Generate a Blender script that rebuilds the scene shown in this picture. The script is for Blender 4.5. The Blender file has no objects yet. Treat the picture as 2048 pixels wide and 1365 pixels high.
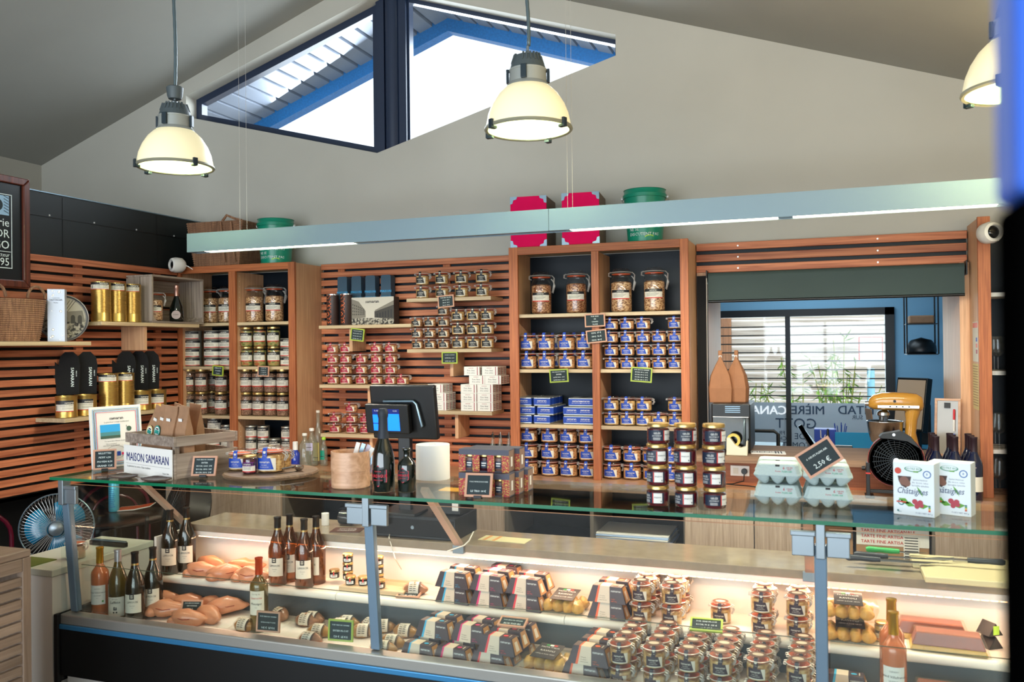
import bpy, math, random
from mathutils import Matrix, Vector
from mathutils.geometry import tessellate_polygon
random.seed(7)
S = bpy.context.scene
COL = S.collection
PI = math.pi
# ---------------------------------------------------------------- camera
F, YAW, CZ = 1690.0, math.radians(20), 1.75
_p, _r = math.atan(9.5 / F), 0.011
fw = Vector((-math.sin(YAW) * math.cos(_p), math.cos(YAW) * math.cos(_p), math.sin(_p)))
rt = Vector((math.cos(YAW), math.sin(YAW), 0))
up = rt.cross(fw)
rt, up = math.cos(_r) * rt - math.sin(_r) * up, math.cos(_r) * up + math.sin(_r) * rt
cam = bpy.data.objects.new('camera', bpy.data.cameras.new('camera'))
COL.objects.link(cam)
m3 = Matrix((rt, up, -fw)).transposed()
cam.matrix_world = Matrix.Translation((0, 0, CZ)) @ m3.to_4x4()
cam.data.sensor_width = 36
cam.data.lens = F / 2048 * 36
cam.data.clip_start = 0.02
cam.data.dof.use_dof = True
cam.data.dof.focus_distance = 4.9
cam.data.dof.aperture_fstop = 4.6
S.camera = cam
# ---------------------------------------------------------------- light and exposure
S.view_settings.view_transform = 'Standard'
S.view_settings.look = 'None'
S.view_settings.gamma = 1
S.view_settings.exposure = 0.68
S.view_settings.use_curve_mapping = False
S.cycles.max_bounces = 10
S.cycles.transparent_max_bounces = 24
S.cycles.sample_clamp_indirect = 6
S.cycles.caustics_reflective = False
S.cycles.caustics_refractive = False
W = bpy.data.worlds.new('sky'); S.world = W; W.use_nodes = True
bg = W.node_tree.nodes['Background']
bg.inputs[0].default_value = (0.80, 0.90, 1.0, 1); bg.inputs[1].default_value = 1.15

def area(name, loc, rot, sx, sy, e, col=(1, 1, 1), spread=PI):
    l = bpy.data.lights.new(name, 'AREA'); l.shape = 'RECTANGLE'; l.size = sx; l.size_y = sy
    l.energy = e; l.color = col; l.spread = spread
    o = bpy.data.objects.new(name, l); COL.objects.link(o); o.location = loc; o.rotation_euler = rot
    return o
sun = bpy.data.objects.new('sun', bpy.data.lights.new('sun', 'SUN')); COL.objects.link(sun)
sun.data.energy = 3.2; sun.data.angle = 0.01; sun.data.color = (1, 0.95, 0.88)
sun.rotation_euler = (math.radians(35), 0, math.radians(18))
area('shopfront_daylight', (-1.9, -2.35, 1.7), (math.radians(90), 0, 0), 6.4, 2.6, 240, (0.82, 0.92, 1.0))
area('case_front_fill', (-.78, 2.815, 1.16), (math.radians(28), 0, 0), 4.4, .015, 5.5, (1, .66, .45))  # added warm fill behind the front glass, brightens the lower deck; no fitting modelled
area('gable_daylight', (-2.7, 5.9, 3.62), (math.radians(-68), 0, 0), 3.0, 0.9, 90, (0.8, 0.9, 1.0))
area('right_ceiling_fill', (1.05, 2.2, 2.1), (math.radians(180), 0, 0), 1.0, 2.4, 55, (1, .76, .40))  # added uplight out of view, no fixture behind it; warms the right ceiling
area('kitchen_daylight', (-0.15, 8.75, 1.5), (math.radians(-90), 0, 0), 1.6, 1.2, 16, (0.75, 0.9, 1.0))
area('kitchen_ceiling_lamp', (-0.1, 6.6, 2.5), (0, 0, 0), 1.0, 1.0, 9, (0.7, 0.88, 1.0))

# ---------------------------------------------------------------- pixel rays of the photograph -> points on real planes
def ray(x, y): return (x - 1024) / F * rt - (y - 682.5) / F * up + fw
def pY(x, y, Y): r = ray(x, y); return Vector((0, 0, CZ)) + r * (Y / r.y)
def pX(x, y, X): r = ray(x, y); return Vector((0, 0, CZ)) + r * (X / r.x)
def pZ(x, y, Z): r = ray(x, y); return Vector((0, 0, CZ)) + r * ((Z - CZ) / r.z)

# ---------------------------------------------------------------- materials
def lin(c):
    if isinstance(c, str):
        c = [int(c[i:i + 2], 16) / 255 for i in (0, 2, 4)]
    return tuple((v / 12.92 if v <= 0.04045 else ((v + 0.055) / 1.055) ** 2.4) for v in c)
MATS = {}
def mat(name, col='808080', rough=0.5, metal=0, emit=0, ecol=None, spec=0.5, noise=0, nscale=20, bump=0, coat=0):
    if name in MATS: return MATS[name]
    m = bpy.data.materials.new(name); m.use_nodes = True; MATS[name] = m
    nt = m.node_tree; b = nt.nodes['Principled BSDF']
    c = lin(col)
    b.inputs['Base Color'].default_value = (*c, 1)
    b.inputs['Roughness'].default_value = rough
    b.inputs['Metallic'].default_value = metal
    b.inputs['Specular IOR Level'].default_value = spec
    if coat: b.inputs['Coat Weight'].default_value = coat
    if emit:
        b.inputs['Emission Color'].default_value = (*lin(ecol or col), 1)
        b.inputs['Emission Strength'].default_value = emit
    if noise or bump:
        tc = nt.nodes.new('ShaderNodeTexCoord'); n = nt.nodes.new('ShaderNodeTexNoise')
        n.inputs['Scale'].default_value = nscale; n.inputs['Detail'].default_value = 5
        nt.links.new(tc.outputs['Object'], n.inputs['Vector'])
        if noise:
            r = nt.nodes.new('ShaderNodeValToRGB')
            r.color_ramp.elements[0].position = 0.3; r.color_ramp.elements[1].position = 0.7
            r.color_ramp.elements[0].color = (*[v * (1 - noise) for v in c], 1)
            r.color_ramp.elements[1].color = (*[min(1, v * (1 + noise)) for v in c], 1)
            nt.links.new(n.outputs['Fac'], r.inputs['Fac']); nt.links.new(r.outputs['Color'], b.inputs['Base Color'])
        if bump:
            bp = nt.nodes.new('ShaderNodeBump'); bp.inputs['Strength'].default_value = bump; bp.inputs['Distance'].default_value = 0.01
            nt.links.new(n.outputs['Fac'], bp.inputs['Height']); nt.links.new(bp.outputs['Normal'], b.inputs['Normal'])
    return m
def wood(name, c1, c2, axis=0, rough=0.55, scale=1.0):
    """grain stretched along one object axis, tone varied per object"""
    if name in MATS: return MATS[name]
    m = bpy.data.materials.new(name); m.use_nodes = True; MATS[name] = m
    nt = m.node_tree; b = nt.nodes['Principled BSDF']; N = nt.nodes.new; L = nt.links.new
    tc = N('ShaderNodeTexCoord'); mp = N('ShaderNodeMapping'); inf = N('ShaderNodeObjectInfo')
    sc = [60 * scale] * 3; sc[axis] = 2.2 * scale
    mp.inputs['Scale'].default_value = sc
    ad = N('ShaderNodeVectorMath'); ad.operation = 'ADD'
    sm = N('ShaderNodeVectorMath'); sm.operation = 'SCALE'; sm.inputs['Scale'].default_value = 9.0
    cb = N('ShaderNodeCombineXYZ'); L(inf.outputs['Random'], cb.inputs[0]); L(inf.outputs['Random'], cb.inputs[1]); L(inf.outputs['Random'], cb.inputs[2])
    L(cb.outputs[0], sm.inputs[0]); L(tc.outputs['Object'], ad.inputs[0]); L(sm.outputs[0], ad.inputs[1]); L(ad.outputs[0], mp.inputs['Vector'])
    n = N('ShaderNodeTexNoise'); n.inputs['Scale'].default_value = 1; n.inputs['Detail'].default_value = 6; n.inputs['Distortion'].default_value = 0.6
    L(mp.outputs[0], n.inputs['Vector'])
    r = N('ShaderNodeValToRGB'); r.color_ramp.elements[0].position = 0.32; r.color_ramp.elements[1].position = 0.68
    r.color_ramp.elements[0].color = (*lin(c1), 1); r.color_ramp.elements[1].color = (*lin(c2), 1)
    L(n.outputs['Fac'], r.inputs['Fac'])
    h = N('ShaderNodeHueSaturation'); L(r.outputs['Color'], h.inputs['Color'])
    mr = N('ShaderNodeMapRange'); mr.inputs['To Min'].default_value = 0.82; mr.inputs['To Max'].default_value = 1.15
    L(inf.outputs['Random'], mr.inputs['Value']); L(mr.outputs[0], h.inputs['Value'])
    L(h.outputs['Color'], b.inputs['Base Color']); b.inputs['Roughness'].default_value = rough
    bp = N('ShaderNodeBump'); bp.inputs['Strength'].default_value = 0.15; bp.inputs['Distance'].default_value = 0.004
    L(n.outputs['Fac'], bp.inputs['Height']); L(bp.outputs['Normal'], b.inputs['Normal'])
    return m
def glassy(name, tint=(0.96, 0.98, 0.97), refl=0.05, rough=0.03, body=None, bodyf=0.0):
    """thin glass: tinted see-through shell with a fresnel reflection and, if asked, a share of body colour"""
    if name in MATS: return MATS[name]
    m = bpy.data.materials.new(name); m.use_nodes = True; MATS[name] = m
    nt = m.node_tree; nt.nodes.clear(); N = nt.nodes.new; L = nt.links.new
    o = N('ShaderNodeOutputMaterial'); t = N('ShaderNodeBsdfTransparent'); g = N('ShaderNodeBsdfGlossy')
    t.inputs[0].default_value = (*tint, 1); g.inputs['Roughness'].default_value = rough
    lw = N('ShaderNodeFresnel'); gm = N('ShaderNodeNewGeometry'); io = N('ShaderNodeMapRange'); io.inputs['To Min'].default_value = 1.45; io.inputs['To Max'].default_value = 1 / 1.45
    L(gm.outputs['Backfacing'], io.inputs['Value']); L(io.outputs[0], lw.inputs['IOR'])
    mx = N('ShaderNodeMixShader'); src = t
    if body:
        d = N('ShaderNodeBsdfPrincipled'); d.inputs['Base Color'].default_value = (*lin(body), 1); d.inputs['Roughness'].default_value = 0.2
        m2 = N('ShaderNodeMixShader'); m2.inputs[0].default_value = bodyf
        L(t.outputs[0], m2.inputs[1]); L(d.outputs[0], m2.inputs[2]); src = m2
    ma = N('ShaderNodeMath'); ma.operation = 'MULTIPLY_ADD'; ma.inputs[1].default_value = 0.8 if refl >= .045 else .5; ma.inputs[2].default_value = refl - 0.035; ma.use_clamp = True
    L(lw.outputs[0], ma.inputs[0]); L(ma.outputs[0], mx.inputs[0]); L(src.outputs[0], mx.inputs[1]); L(g.outputs[0], mx.inputs[2])
    L(mx.outputs[0], o.inputs[0])
    return m
def beans(name, c1, c2, c3, scale=90, rough=0.35):
    """voronoi blobs: beans, meat or spice seen in a jar"""
    if name in MATS: return MATS[name]
    m = bpy.data.materials.new(name); m.use_nodes = True; MATS[name] = m
    nt = m.node_tree; b = nt.nodes['Principled BSDF']; N = nt.nodes.new; L = nt.links.new
    tc = N('ShaderNodeTexCoord'); mp = N('ShaderNodeMapping'); mp.inputs['Scale'].default_value = (1, 1, 1.8)
    inf = N('ShaderNodeObjectInfo'); ad = N('ShaderNodeVectorMath'); ad.operation = 'ADD'
    L(tc.outputs['Object'], ad.inputs[0]); L(inf.outputs['Location'], ad.inputs[1]); L(ad.outputs[0], mp.inputs['Vector'])
    v = N('ShaderNodeTexVoronoi'); v.inputs['Scale'].default_value = scale; L(mp.outputs[0], v.inputs['Vector'])
    r = N('ShaderNodeValToRGB'); e = r.color_ramp.elements
    e[0].position = 0.25; e[0].color = (*lin(c1), 1); e[1].position = 0.75; e[1].color = (*lin(c3), 1)
    k = e.new(0.5); k.color = (*lin(c2), 1)
    L(v.outputs['Distance'], r.inputs['Fac']); L(r.outputs['Color'], b.inputs['Base Color'])
    b.inputs['Roughness'].default_value = rough
    return m

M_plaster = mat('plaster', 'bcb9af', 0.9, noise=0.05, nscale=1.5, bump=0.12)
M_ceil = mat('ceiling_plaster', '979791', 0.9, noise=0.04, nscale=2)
M_darkpanel = mat('dark_panel', '0a1212', 0.55, noise=0.25, nscale=3)
M_floor = mat('floor_tile', '4a4744', 0.5, noise=0.1)
M_black = mat('black_plastic', '08090a', 0.4)
M_blackmat = mat('black_matte', '0b0b0c', 0.8)
M_slat = wood('cedar_x', '9c5232', 'd4855a', 0)
M_slaty = wood('cedar_y', '924c30', 'c87a54', 1)
M_stile = wood('cedar_z', '96502c', 'b86c3e', 2, scale=2)
M_stilex = wood('cedar_fine_x', '96502c', 'b86c3e', 0, scale=2)
M_beech = wood('beech_z', 'c4946e', 'e0b28a', 2, rough=0.5, scale=1.5)
M_beechx = wood('beech_x', 'b59b78', 'd2bb95', 0, rough=0.5)
M_beechy = wood('beech_y', 'b59b78', 'd2bb95', 1, rough=0.5)
M_door = wood('ash_door', 'a08a78', 'bfa998', 2, scale=2.2)
M_backblue = mat('blue_black_gloss', '05121c', 0.4, spec=0.25)
M_alu = mat('brushed_aluminium', '8a949a', 0.35, 0.7)
M_alud = mat('aluminium_dark', '7f93a0', 0.3, 0.8)
M_white = mat('white_enamel', 'e9e4dc', 0.35)
M_whitem = mat('white_paper', 'e8e6e0', 0.7)
M_steel = mat('steel', 'c8c8c8', 0.18, 1)
M_wire = mat('wire_steel', 'dcdcda', 0.3, 0.6)
M_marble = mat('marble', '8f826f', 0.12, noise=0.12, nscale=14)
M_glass = glassy('window_glass')
M_case = glassy('display_glass', (0.90, 0.97, 0.94), 0.10)
M_caseside = glassy('display_glass_front', (0.97, 0.99, 0.98), 0.045)
M_edge = mat('green_glass_edge', '0a6a48', 0.15, emit=0)
M_jarg = glassy('jar_glass', (0.97, 0.98, 0.97), 0.06)
M_orange = mat('orange_rubber', 'd8562a', 0.45)
M_gold = mat('gold_tin', 'c2a058', 0.30, .85)
M_goldlid = mat('gold_lid', 'd0b070', 0.3, 0.9)
M_navy = mat('blue_label', '1a44a8', 0.5)
M_red = mat('crimson_label', '9c1233', 0.5)
M_blk = mat('black_label', '17181c', 0.5)
M_aub = mat('aubergine_label', '33242f', 0.5)
M_cream = mat('cream_label', 'ddd6c6', 0.6)
M_redstripe = mat('red_stripe', 'c8322c', 0.5)
M_ink = mat('dark_ink', '2a2a2c', 0.7)
M_chalk = mat('chalk_white', 'e4eeea', 0.8)
M_board = mat('chalk_board', '18282c', 0.7)
M_pinkframe = mat('pale_wood_frame', 'c8957a', 0.6)
M_greenframe = mat('lime_frame', '9fb13a', 0.5)
M_kraft = mat('kraft_paper', '9c7658', 0.75, noise=0.1, nscale=30)

# ---------------------------------------------------------------- mesh builder
_tc = {}
def text2d(s, size=1.0, bold=0.0, res=2, align='CENTER', sx=1.0):
    k = (s, round(size, 5), bold, res, align, sx)
    if k in _tc: return _tc[k]
    c = bpy.data.curves.new('t', 'FONT'); c.body = s; c.size = size; c.resolution_u = res
    c.align_x = align
    o = bpy.data.objects.new('t', c); COL.objects.link(o)
    me = bpy.data.meshes.new_from_object(o.evaluated_get(bpy.context.evaluated_depsgraph_get()))
    v = [(p.co.x * sx, p.co.y) for p in me.vertices]; f = [tuple(p.vertices) for p in me.polygons]
    if bold:      # heavier strokes: the outline struck twice, a hair apart
        d = min(bold, .014) * size; n = len(v); v = [(x - d, y) for x, y in v] + [(x + d, y) for x, y in v]; f = f + [tuple(i + n for i in q) for q in f]
    bpy.data.objects.remove(o); bpy.data.curves.remove(c); bpy.data.meshes.remove(me)
    _tc[k] = (v, f); return v, f
class G:
    def __init__(s): s.v = []; s.f = []; s.m = []; s.M = Matrix()
    def add(s, vs, fs, m=0):
        n = len(s.v); s.v += [tuple(s.M @ Vector(p)) for p in vs]
        s.f += [tuple(i + n for i in f) for f in fs]; s.m += [m] * len(fs); return s
    def box(s, x0, x1, y0, y1, z0, z1, m=0):
        v = [(x, y, z) for z in (z0, z1) for y in (y0, y1) for x in (x0, x1)]
        return s.add(v, [(0, 2, 3, 1), (4, 5, 7, 6), (0, 1, 5, 4), (2, 6, 7, 3), (0, 4, 6, 2), (1, 3, 7, 5)], m)
    def lathe(s, prof, seg=20, m=0, c=(0, 0, 0), ax='z', cap=True, sy=1.0):
        vs = []; n = len(prof)
        for r, z in prof:
            for i in range(seg):
                a = 2 * PI * i / seg; p = (r * math.cos(a), r * math.sin(a) * sy, z)
                if ax == 'y': p = (p[0], p[2], p[1])
                if ax == 'x': p = (p[2], p[0], p[1])
                vs.append((p[0] + c[0], p[1] + c[1], p[2] + c[2]))
        fl = (lambda q: q[::-1]) if ax == 'y' else (lambda q: q)
        fs = [fl((j * seg + i, j * seg + (i + 1) % seg, (j + 1) * seg + (i + 1) % seg, (j + 1) * seg + i)) for j in range(n - 1) for i in range(seg)]
        if cap:
            if prof[0][0] > 1e-5: fs.append(fl(tuple(range(seg))[::-1]))
            if prof[-1][0] > 1e-5: fs.append(fl(tuple(range((n - 1) * seg, n * seg))))
        return s.add(vs, fs, m)
    def tube(s, pts, r=0.002, seg=6, m=0, closed=False):
        pts = [Vector(p) for p in pts]; vs = []; n = len(pts); u = None
        for i, p in enumerate(pts):
            if closed: d = pts[(i + 1) % n] - pts[i - 1]
            else: d = pts[min(i + 1, n - 1)] - pts[max(i - 1, 0)]
            d.normalize()
            if u is None:
                u = d.cross(Vector((0, 0, 1))); u = u if u.length > 0.1 else d.cross(Vector((1, 0, 0)))
            u = (u - d * u.dot(d)).normalized(); w = d.cross(u)
            for k in range(seg):
                a = 2 * PI * k / seg; vs.append(p + (u * math.cos(a) + w * math.sin(a)) * (r[i] if isinstance(r, (list, tuple)) else r))
        fs = [(j * seg + k, j * seg + (k + 1) % seg, ((j + 1) % n) * seg + (k + 1) % seg, ((j + 1) % n) * seg + k) for j in range(n if closed else n - 1) for k in range(seg)]
        if not closed: fs += [tuple(range(seg))[::-1], tuple(range((n - 1) * seg, n * seg))]
        return s.add(vs, fs, m)
    def prism(s, poly, a0, a1, axis='y', m=0):
        """poly in the plane across the axis, extruded a0..a1"""
        def P(p, a): return (p[0], a, p[1]) if axis == 'y' else ((a, p[0], p[1]) if axis == 'x' else (p[0], p[1], a))
        n = len(poly); vs = [P(p, a0) for p in poly] + [P(p, a1) for p in poly]
        fs = [tuple(range(n)), tuple(range(n, 2 * n))[::-1]] + [(i, i + n, (i + 1) % n + n, (i + 1) % n) for i in range(n)]
        return s.add(vs, fs, m)
    def patch(s, r, a0, a1, z0, z1, m=0, n=8, c=(0, 0)):
        """piece of a cylinder wall facing -y; a0 may be (bottom, top)"""
        A0 = a0 if isinstance(a0, tuple) else (a0, a0); A1 = a1 if isinstance(a1, tuple) else (a1, a1); vs = []
        for k, z in enumerate((z0, z1)):
            for i in range(n + 1):
                a = A0[k] + (A1[k] - A0[k]) * i / n; vs.append((c[0] + r * math.sin(a), c[1] - r * math.cos(a), z))
        return s.add(vs, [(i, i + 1, n + 2 + i, n + 1 + i) for i in range(n)], m)
    def text(s, t, size, o, right=(1, 0, 0), upv=(0, 0, 1), m=0, bold=0.0, res=1, align='CENTER', sx=1.0):
        v, f = text2d(t, size, bold, res, align, sx); R = Vector(right); U = Vector(upv); o = Vector(o); N_ = R.cross(U); n = len(v) // 2 if bold else len(v)
        return s.add([o + R * x + U * y + N_ * (.0002 if i >= n else 0) for i, (x, y) in enumerate(v)], f, m)
    def ctext(s, t, size, r, a, z, m=0, bold=0.0, sx=1.0):
        v, f = text2d(t, size, bold, 1, 'CENTER', sx)
        n = len(v) // 2 if bold else len(v); q = [r + (.0002 if i >= n else 0) for i in range(len(v))]
        return s.add([(q[i] * math.sin(a + x / r), -q[i] * math.cos(a + x / r), z + y) for i, (x, y) in enumerate(v)], f, m)
    def mesh(s, name, mats, smooth=False):
        me = bpy.data.meshes.new(name); me.from_pydata(s.v, [], s.f)
        for k in (mats if isinstance(mats, (list, tuple)) else [mats]): me.materials.append(k)
        if len(me.materials) > 1: me.polygons.foreach_set('material_index', s.m)
        if smooth: me.polygons.foreach_set('use_smooth', [True] * len(me.polygons))
        me.update(); return me
    def build(s, name, mats, parent=None, smooth=False, auto=True, bevel=0):
        o = bpy.data.objects.new(name, s.mesh(name, mats, smooth)); COL.objects.link(o)
        if parent: o.parent = parent
        if smooth and auto:
            e = o.modifiers.new('es', 'EDGE_SPLIT'); e.split_angle = math.radians(40)
        if bevel:
            b = o.modifiers.new('b', 'BEVEL'); b.width = bevel; b.segments = 2
        return o
def tag(o, label=None, cat=None, group=None, kind=None):
    if label: o['label'] = label
    if cat: o['category'] = cat
    if group: o['group'] = group
    if kind: o['kind'] = kind
    return o
def struct(o): o['kind'] = 'structure'; return o
def thing(name, label, cat, loc=(0, 0, 0), rz=0, group=None):
    o = bpy.data.objects.new(name, None); COL.objects.link(o); o.empty_display_size = 0.05
    o.location = loc; o.rotation_euler = (0, 0, rz); return tag(o, label, cat, group)
KIDS = {}
def kids(o):
    return [c for c in o.children]
def dup(o, parent=None):
    c = o.copy(); COL.objects.link(c)
    if parent: c.parent = parent
    for k in o.children: dup(k, c)
    return c
class Proto:
    """first placement uses the built thing, later ones copy it with its parts"""
    def __init__(s, fn): s.fn = fn; s.o = None
    def put(s, loc, rz, label, group=None):
        if s.o is None: s.o = s.fn(); o = s.o
        else: o = dup(s.o)
        o.location = loc; o.rotation_euler = (0, 0, rz); o['label'] = label
        if group: o['group'] = group
        return o
ORD = ['first', 'second', 'third', 'fourth', 'fifth', 'sixth', 'seventh', 'eighth', 'ninth', 'tenth']
def rowname(k, n):
    if n == 1: return 'single row'
    if k == 0: return 'bottom row'
    if k == n - 1: return 'top row'
    return ORD[k] + ' row'
# ================================================================ STRUCTURE
RX, RZ, SL, SR, YB = -2.687, 4.305, 0.3545, 0.345, 5.0     # ridge line, roof pitches, gable wall plane
def zroof(x): return RZ - (RX - x) * SL if x < RX else RZ - (x - RX) * SR
XL, XR, YF = -5.76, 2.2, -2.5
def holed_wall(name, outer, holes, y0, y1, m):
    g = G(); loops = [outer] + holes
    flat = [p for l in loops for p in l]
    tris = tessellate_polygon([[Vector((x, z, 0)) for x, z in l] for l in loops])
    n = len(flat)
    g.add([(x, y0, z) for x, z in flat] + [(x, y1, z) for x, z in flat], [tuple(t) for t in tris] + [tuple(i + n for i in t[::-1]) for t in tris])
    k = 0
    for l in loops:
        q = len(l)
        g.add([(l[i][0], y, l[i][1]) for y in (y0, y1) for i in range(q)], [(i, (i + 1) % q, q + (i + 1) % q, q + i) for i in range(q)])
    return struct(g.build(name, m))
HEX = [(-4.342, 3.455), (-2.765, 3.05), (-1.134, 3.495), (-1.134, 3.622), (RX, 4.14), (-4.342, 3.609)]
PASS = [(-0.66, 1.12), (0.735, 1.12), (0.735, 2.17), (-0.66, 2.17)]
holed_wall('wall_back', [(XL, 0), (XR, 0), (XR, zroof(XR) + .1), (RX, RZ + .1), (XL, zroof(XL) + .1)], [HEX, PASS], YB, YB + 0.13, M_plaster)
def slab(name, p, t, m):
    g = G(); n = len(p); g.add([tuple(q) for q in p] + [(q[0], q[1], q[2] + t) for q in p], [tuple(range(n)), tuple(range(n, 2 * n))[::-1]] + [(i, i + n, (i + 1) % n + n, (i + 1) % n) for i in range(n)])
    return struct(g.build(name, m))
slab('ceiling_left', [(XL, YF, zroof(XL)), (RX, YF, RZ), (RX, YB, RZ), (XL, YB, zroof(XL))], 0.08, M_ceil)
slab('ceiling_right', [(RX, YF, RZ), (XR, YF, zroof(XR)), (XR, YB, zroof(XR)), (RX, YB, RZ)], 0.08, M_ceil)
slab('floor', [(XL, YF, -0.05), (XR, YF, -0.05), (XR, YB, -0.05), (XL, YB, -0.05)], 0.05, M_floor)
struct(G().box(XL - .1, XL, YF, YB, 0, zroof(XL) + .05).build('wall_far_left', M_plaster))
struct(G().box(XR, XR + .1, YF, YB, 0, zroof(XR) + .05).build('wall_right', M_plaster))
# shop front wall behind the camera: big glazed opening
holed_wall('wall_front', [(XL, 0), (XR, 0), (XR, zroof(XR)), (RX, RZ), (XL, zroof(XL))], [[(-5.2, 0.35), (1.4, 0.35), (1.4, 3.05), (-5.2, 3.05)]], YF - .12, YF, M_plaster)
# low partition on the left: dark board, recessed below
XP = -4.16
struct(G().box(XP - .05, XP, 0.5, YB, 0.93, 2.66).build('wall_left', M_darkpanel))
struct(G().box(XP - .45, XP - .40, 0.5, YB, 0.0, 0.94).box(XP - .45, XP, 0.5, YB, .93, .95).build('wall_left_recess', M_blackmat))
g = G().box(XP - .06, XP + .004, 0.5, YB, 2.657, 2.663); struct(g.build('trim_1', M_alud))
g = G()
for y in (3.0, 3.75, 4.5): g.box(XP, XP + .002, y, y + .004, 2.30, 2.645)
g.box(XP, XP + .003, .5, YB, 2.52, 2.524)
for y in (3.66, 3.98, 4.32, 4.66): g.lathe([(0.006, 0), (0.005, .004), (0.0, .006)], 8, 1, (XP, y, 2.53), 'x')
struct(g.build('trim_2', [M_black, M_wire]))

def slats(parent, n, top, pitch, h, x0, x1, y0, y1, m, name='slat'):
    """each board its own part; mesh shared"""
    g = G().box(x0, x1, y0, y1, -h, 0); me = g.mesh(name, m)
    for k in range(n):
        o = bpy.data.objects.new(name, me); COL.objects.link(o); o.parent = parent
        o.location = (random.uniform(-.001, .001), 0, top - k * pitch - parent.location.z)
        b = o.modifiers.new('b', 'BEVEL'); b.width = .002; b.segments = 1
g = thing('slat_cladding', 'red cedar slat cladding on the left wall under the dark panel', 'wall cladding', (0, 0, 0.965))
slats(g, 25, 2.292, 0.05375, 0.037, XP + .022, XP + .045, 0.9, 4.64, M_slaty)
for y in (2.2, 3.0, 3.82, 4.46):
    G().box(XP + .001, XP + .022, y, y + .05, 0, 1.32).build('batten', M_slaty, g)
g = thing('slat_cladding', 'red cedar slat cladding between the two tall shelf cabinets', 'wall cladding', (0, 0, 0.985))
slats(g, 25, 2.317, 0.0545, 0.038, -3.183, -1.712, 4.958, 4.978, M_slat)
for x in (-3.06, -2.28, -1.79):
    G().box(x, x + .05, 4.944 + .032, 4.99, 0, 1.32).build('batten', M_stile, g)
G().box(-3.18, -1.715, 4.990, 4.998, 0, 1.30).build('backing_board', M_backblue, g)
g = thing('slat_cladding', 'three wide cedar slats above the dark roller blind', 'wall cladding', (0, 0, 2.14))
slats(g, 3, 2.326, 0.0635, 0.042, -.664, .728, 4.95, 4.972, M_slat)
G().box(-.664, .728, 4.975, 4.998, .03, .18).build('backing_board', M_backblue, g)
pz = G()
for x in (-.43, .30):
    for k in range(3): pz.lathe([(0.005, -.0015), (0.004, .001)], 8, 0, (x, 4.949, .165 - k * .0635), 'y')
pz.build('screws', M_wire, g)

# gable window: frame, panes, post, soffit outside
def inset(p, c, d): v = Vector((p[0] - c[0], p[1] - c[1])); return (p[0] - v.x / v.length * d, p[1] - v.y / v.length * d)
YG = YB + .13
def frame_poly(poly, w, y0, y1, g):
    """bars along each side of a closed polygon (x,z)"""
    n = len(poly); c = (sum(p[0] for p in poly) / n, sum(p[1] for p in poly) / n); inn = []
    for i in range(n):
        a, b, d = Vector(poly[i - 1]), Vector(poly[i]), Vector(poly[(i + 1) % n])
        e1 = (b - a).normalized(); e2 = (d - b).normalized()
        n1 = Vector((-e1.y, e1.x)); n2 = Vector((-e2.y, e2.x))
        if n1.dot(Vector(c) - b) < 0: n1 = -n1
        if n2.dot(Vector(c) - b) < 0: n2 = -n2
        k = w / (1 + n1.dot(n2)); inn.append(tuple(b + (n1 + n2) * k))
    for i in range(n):
        j = (i + 1) % n; q = [poly[i], poly[j], inn[j], inn[i]]
        g.prism(q, y0, y1, 'y')
    return inn
M_frame = mat('anthracite_frame', '1b2a44', 0.35, spec=0.7)
LH = [(-4.342, 3.455), (-2.80, 3.058), (-2.80, 4.102), (-4.342, 3.609)]
RH = [(-2.60, 3.085), (-1.134, 3.495), (-1.134, 3.622), (-2.60, 4.112)]
w = thing('window_1', 'gable window', 'window', (0, 0, 3.05)); del w['category']; del w['label']; struct(w)
w2 = w
for k, h in enumerate((LH, RH)):
    h = [(x, z - 3.05) for x, z in h]; g = G(); inn = frame_poly(h, 0.05 if k == 0 else .028, YG - .02, YG + .04, g); g.build('frame', M_frame, w)
    frm = G(); n = len(inn); frm.add([(x, YG + .01, z) for x, z in inn], [tuple(range(n))]); frm.build('pane', M_glass, w)
g = G().box(-2.81, -2.75, YG - .05, YG + .05, 0.01, 1.08).box(-2.64, -2.585, YG - .05, YG + .05, .03, 1.08)
g.lathe([(0.055, -.01), (0.055, 1.10)], 20, 0, (-2.695, YG - .02, 0)); g.build('post', M_frame, w, smooth=True)

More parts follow.
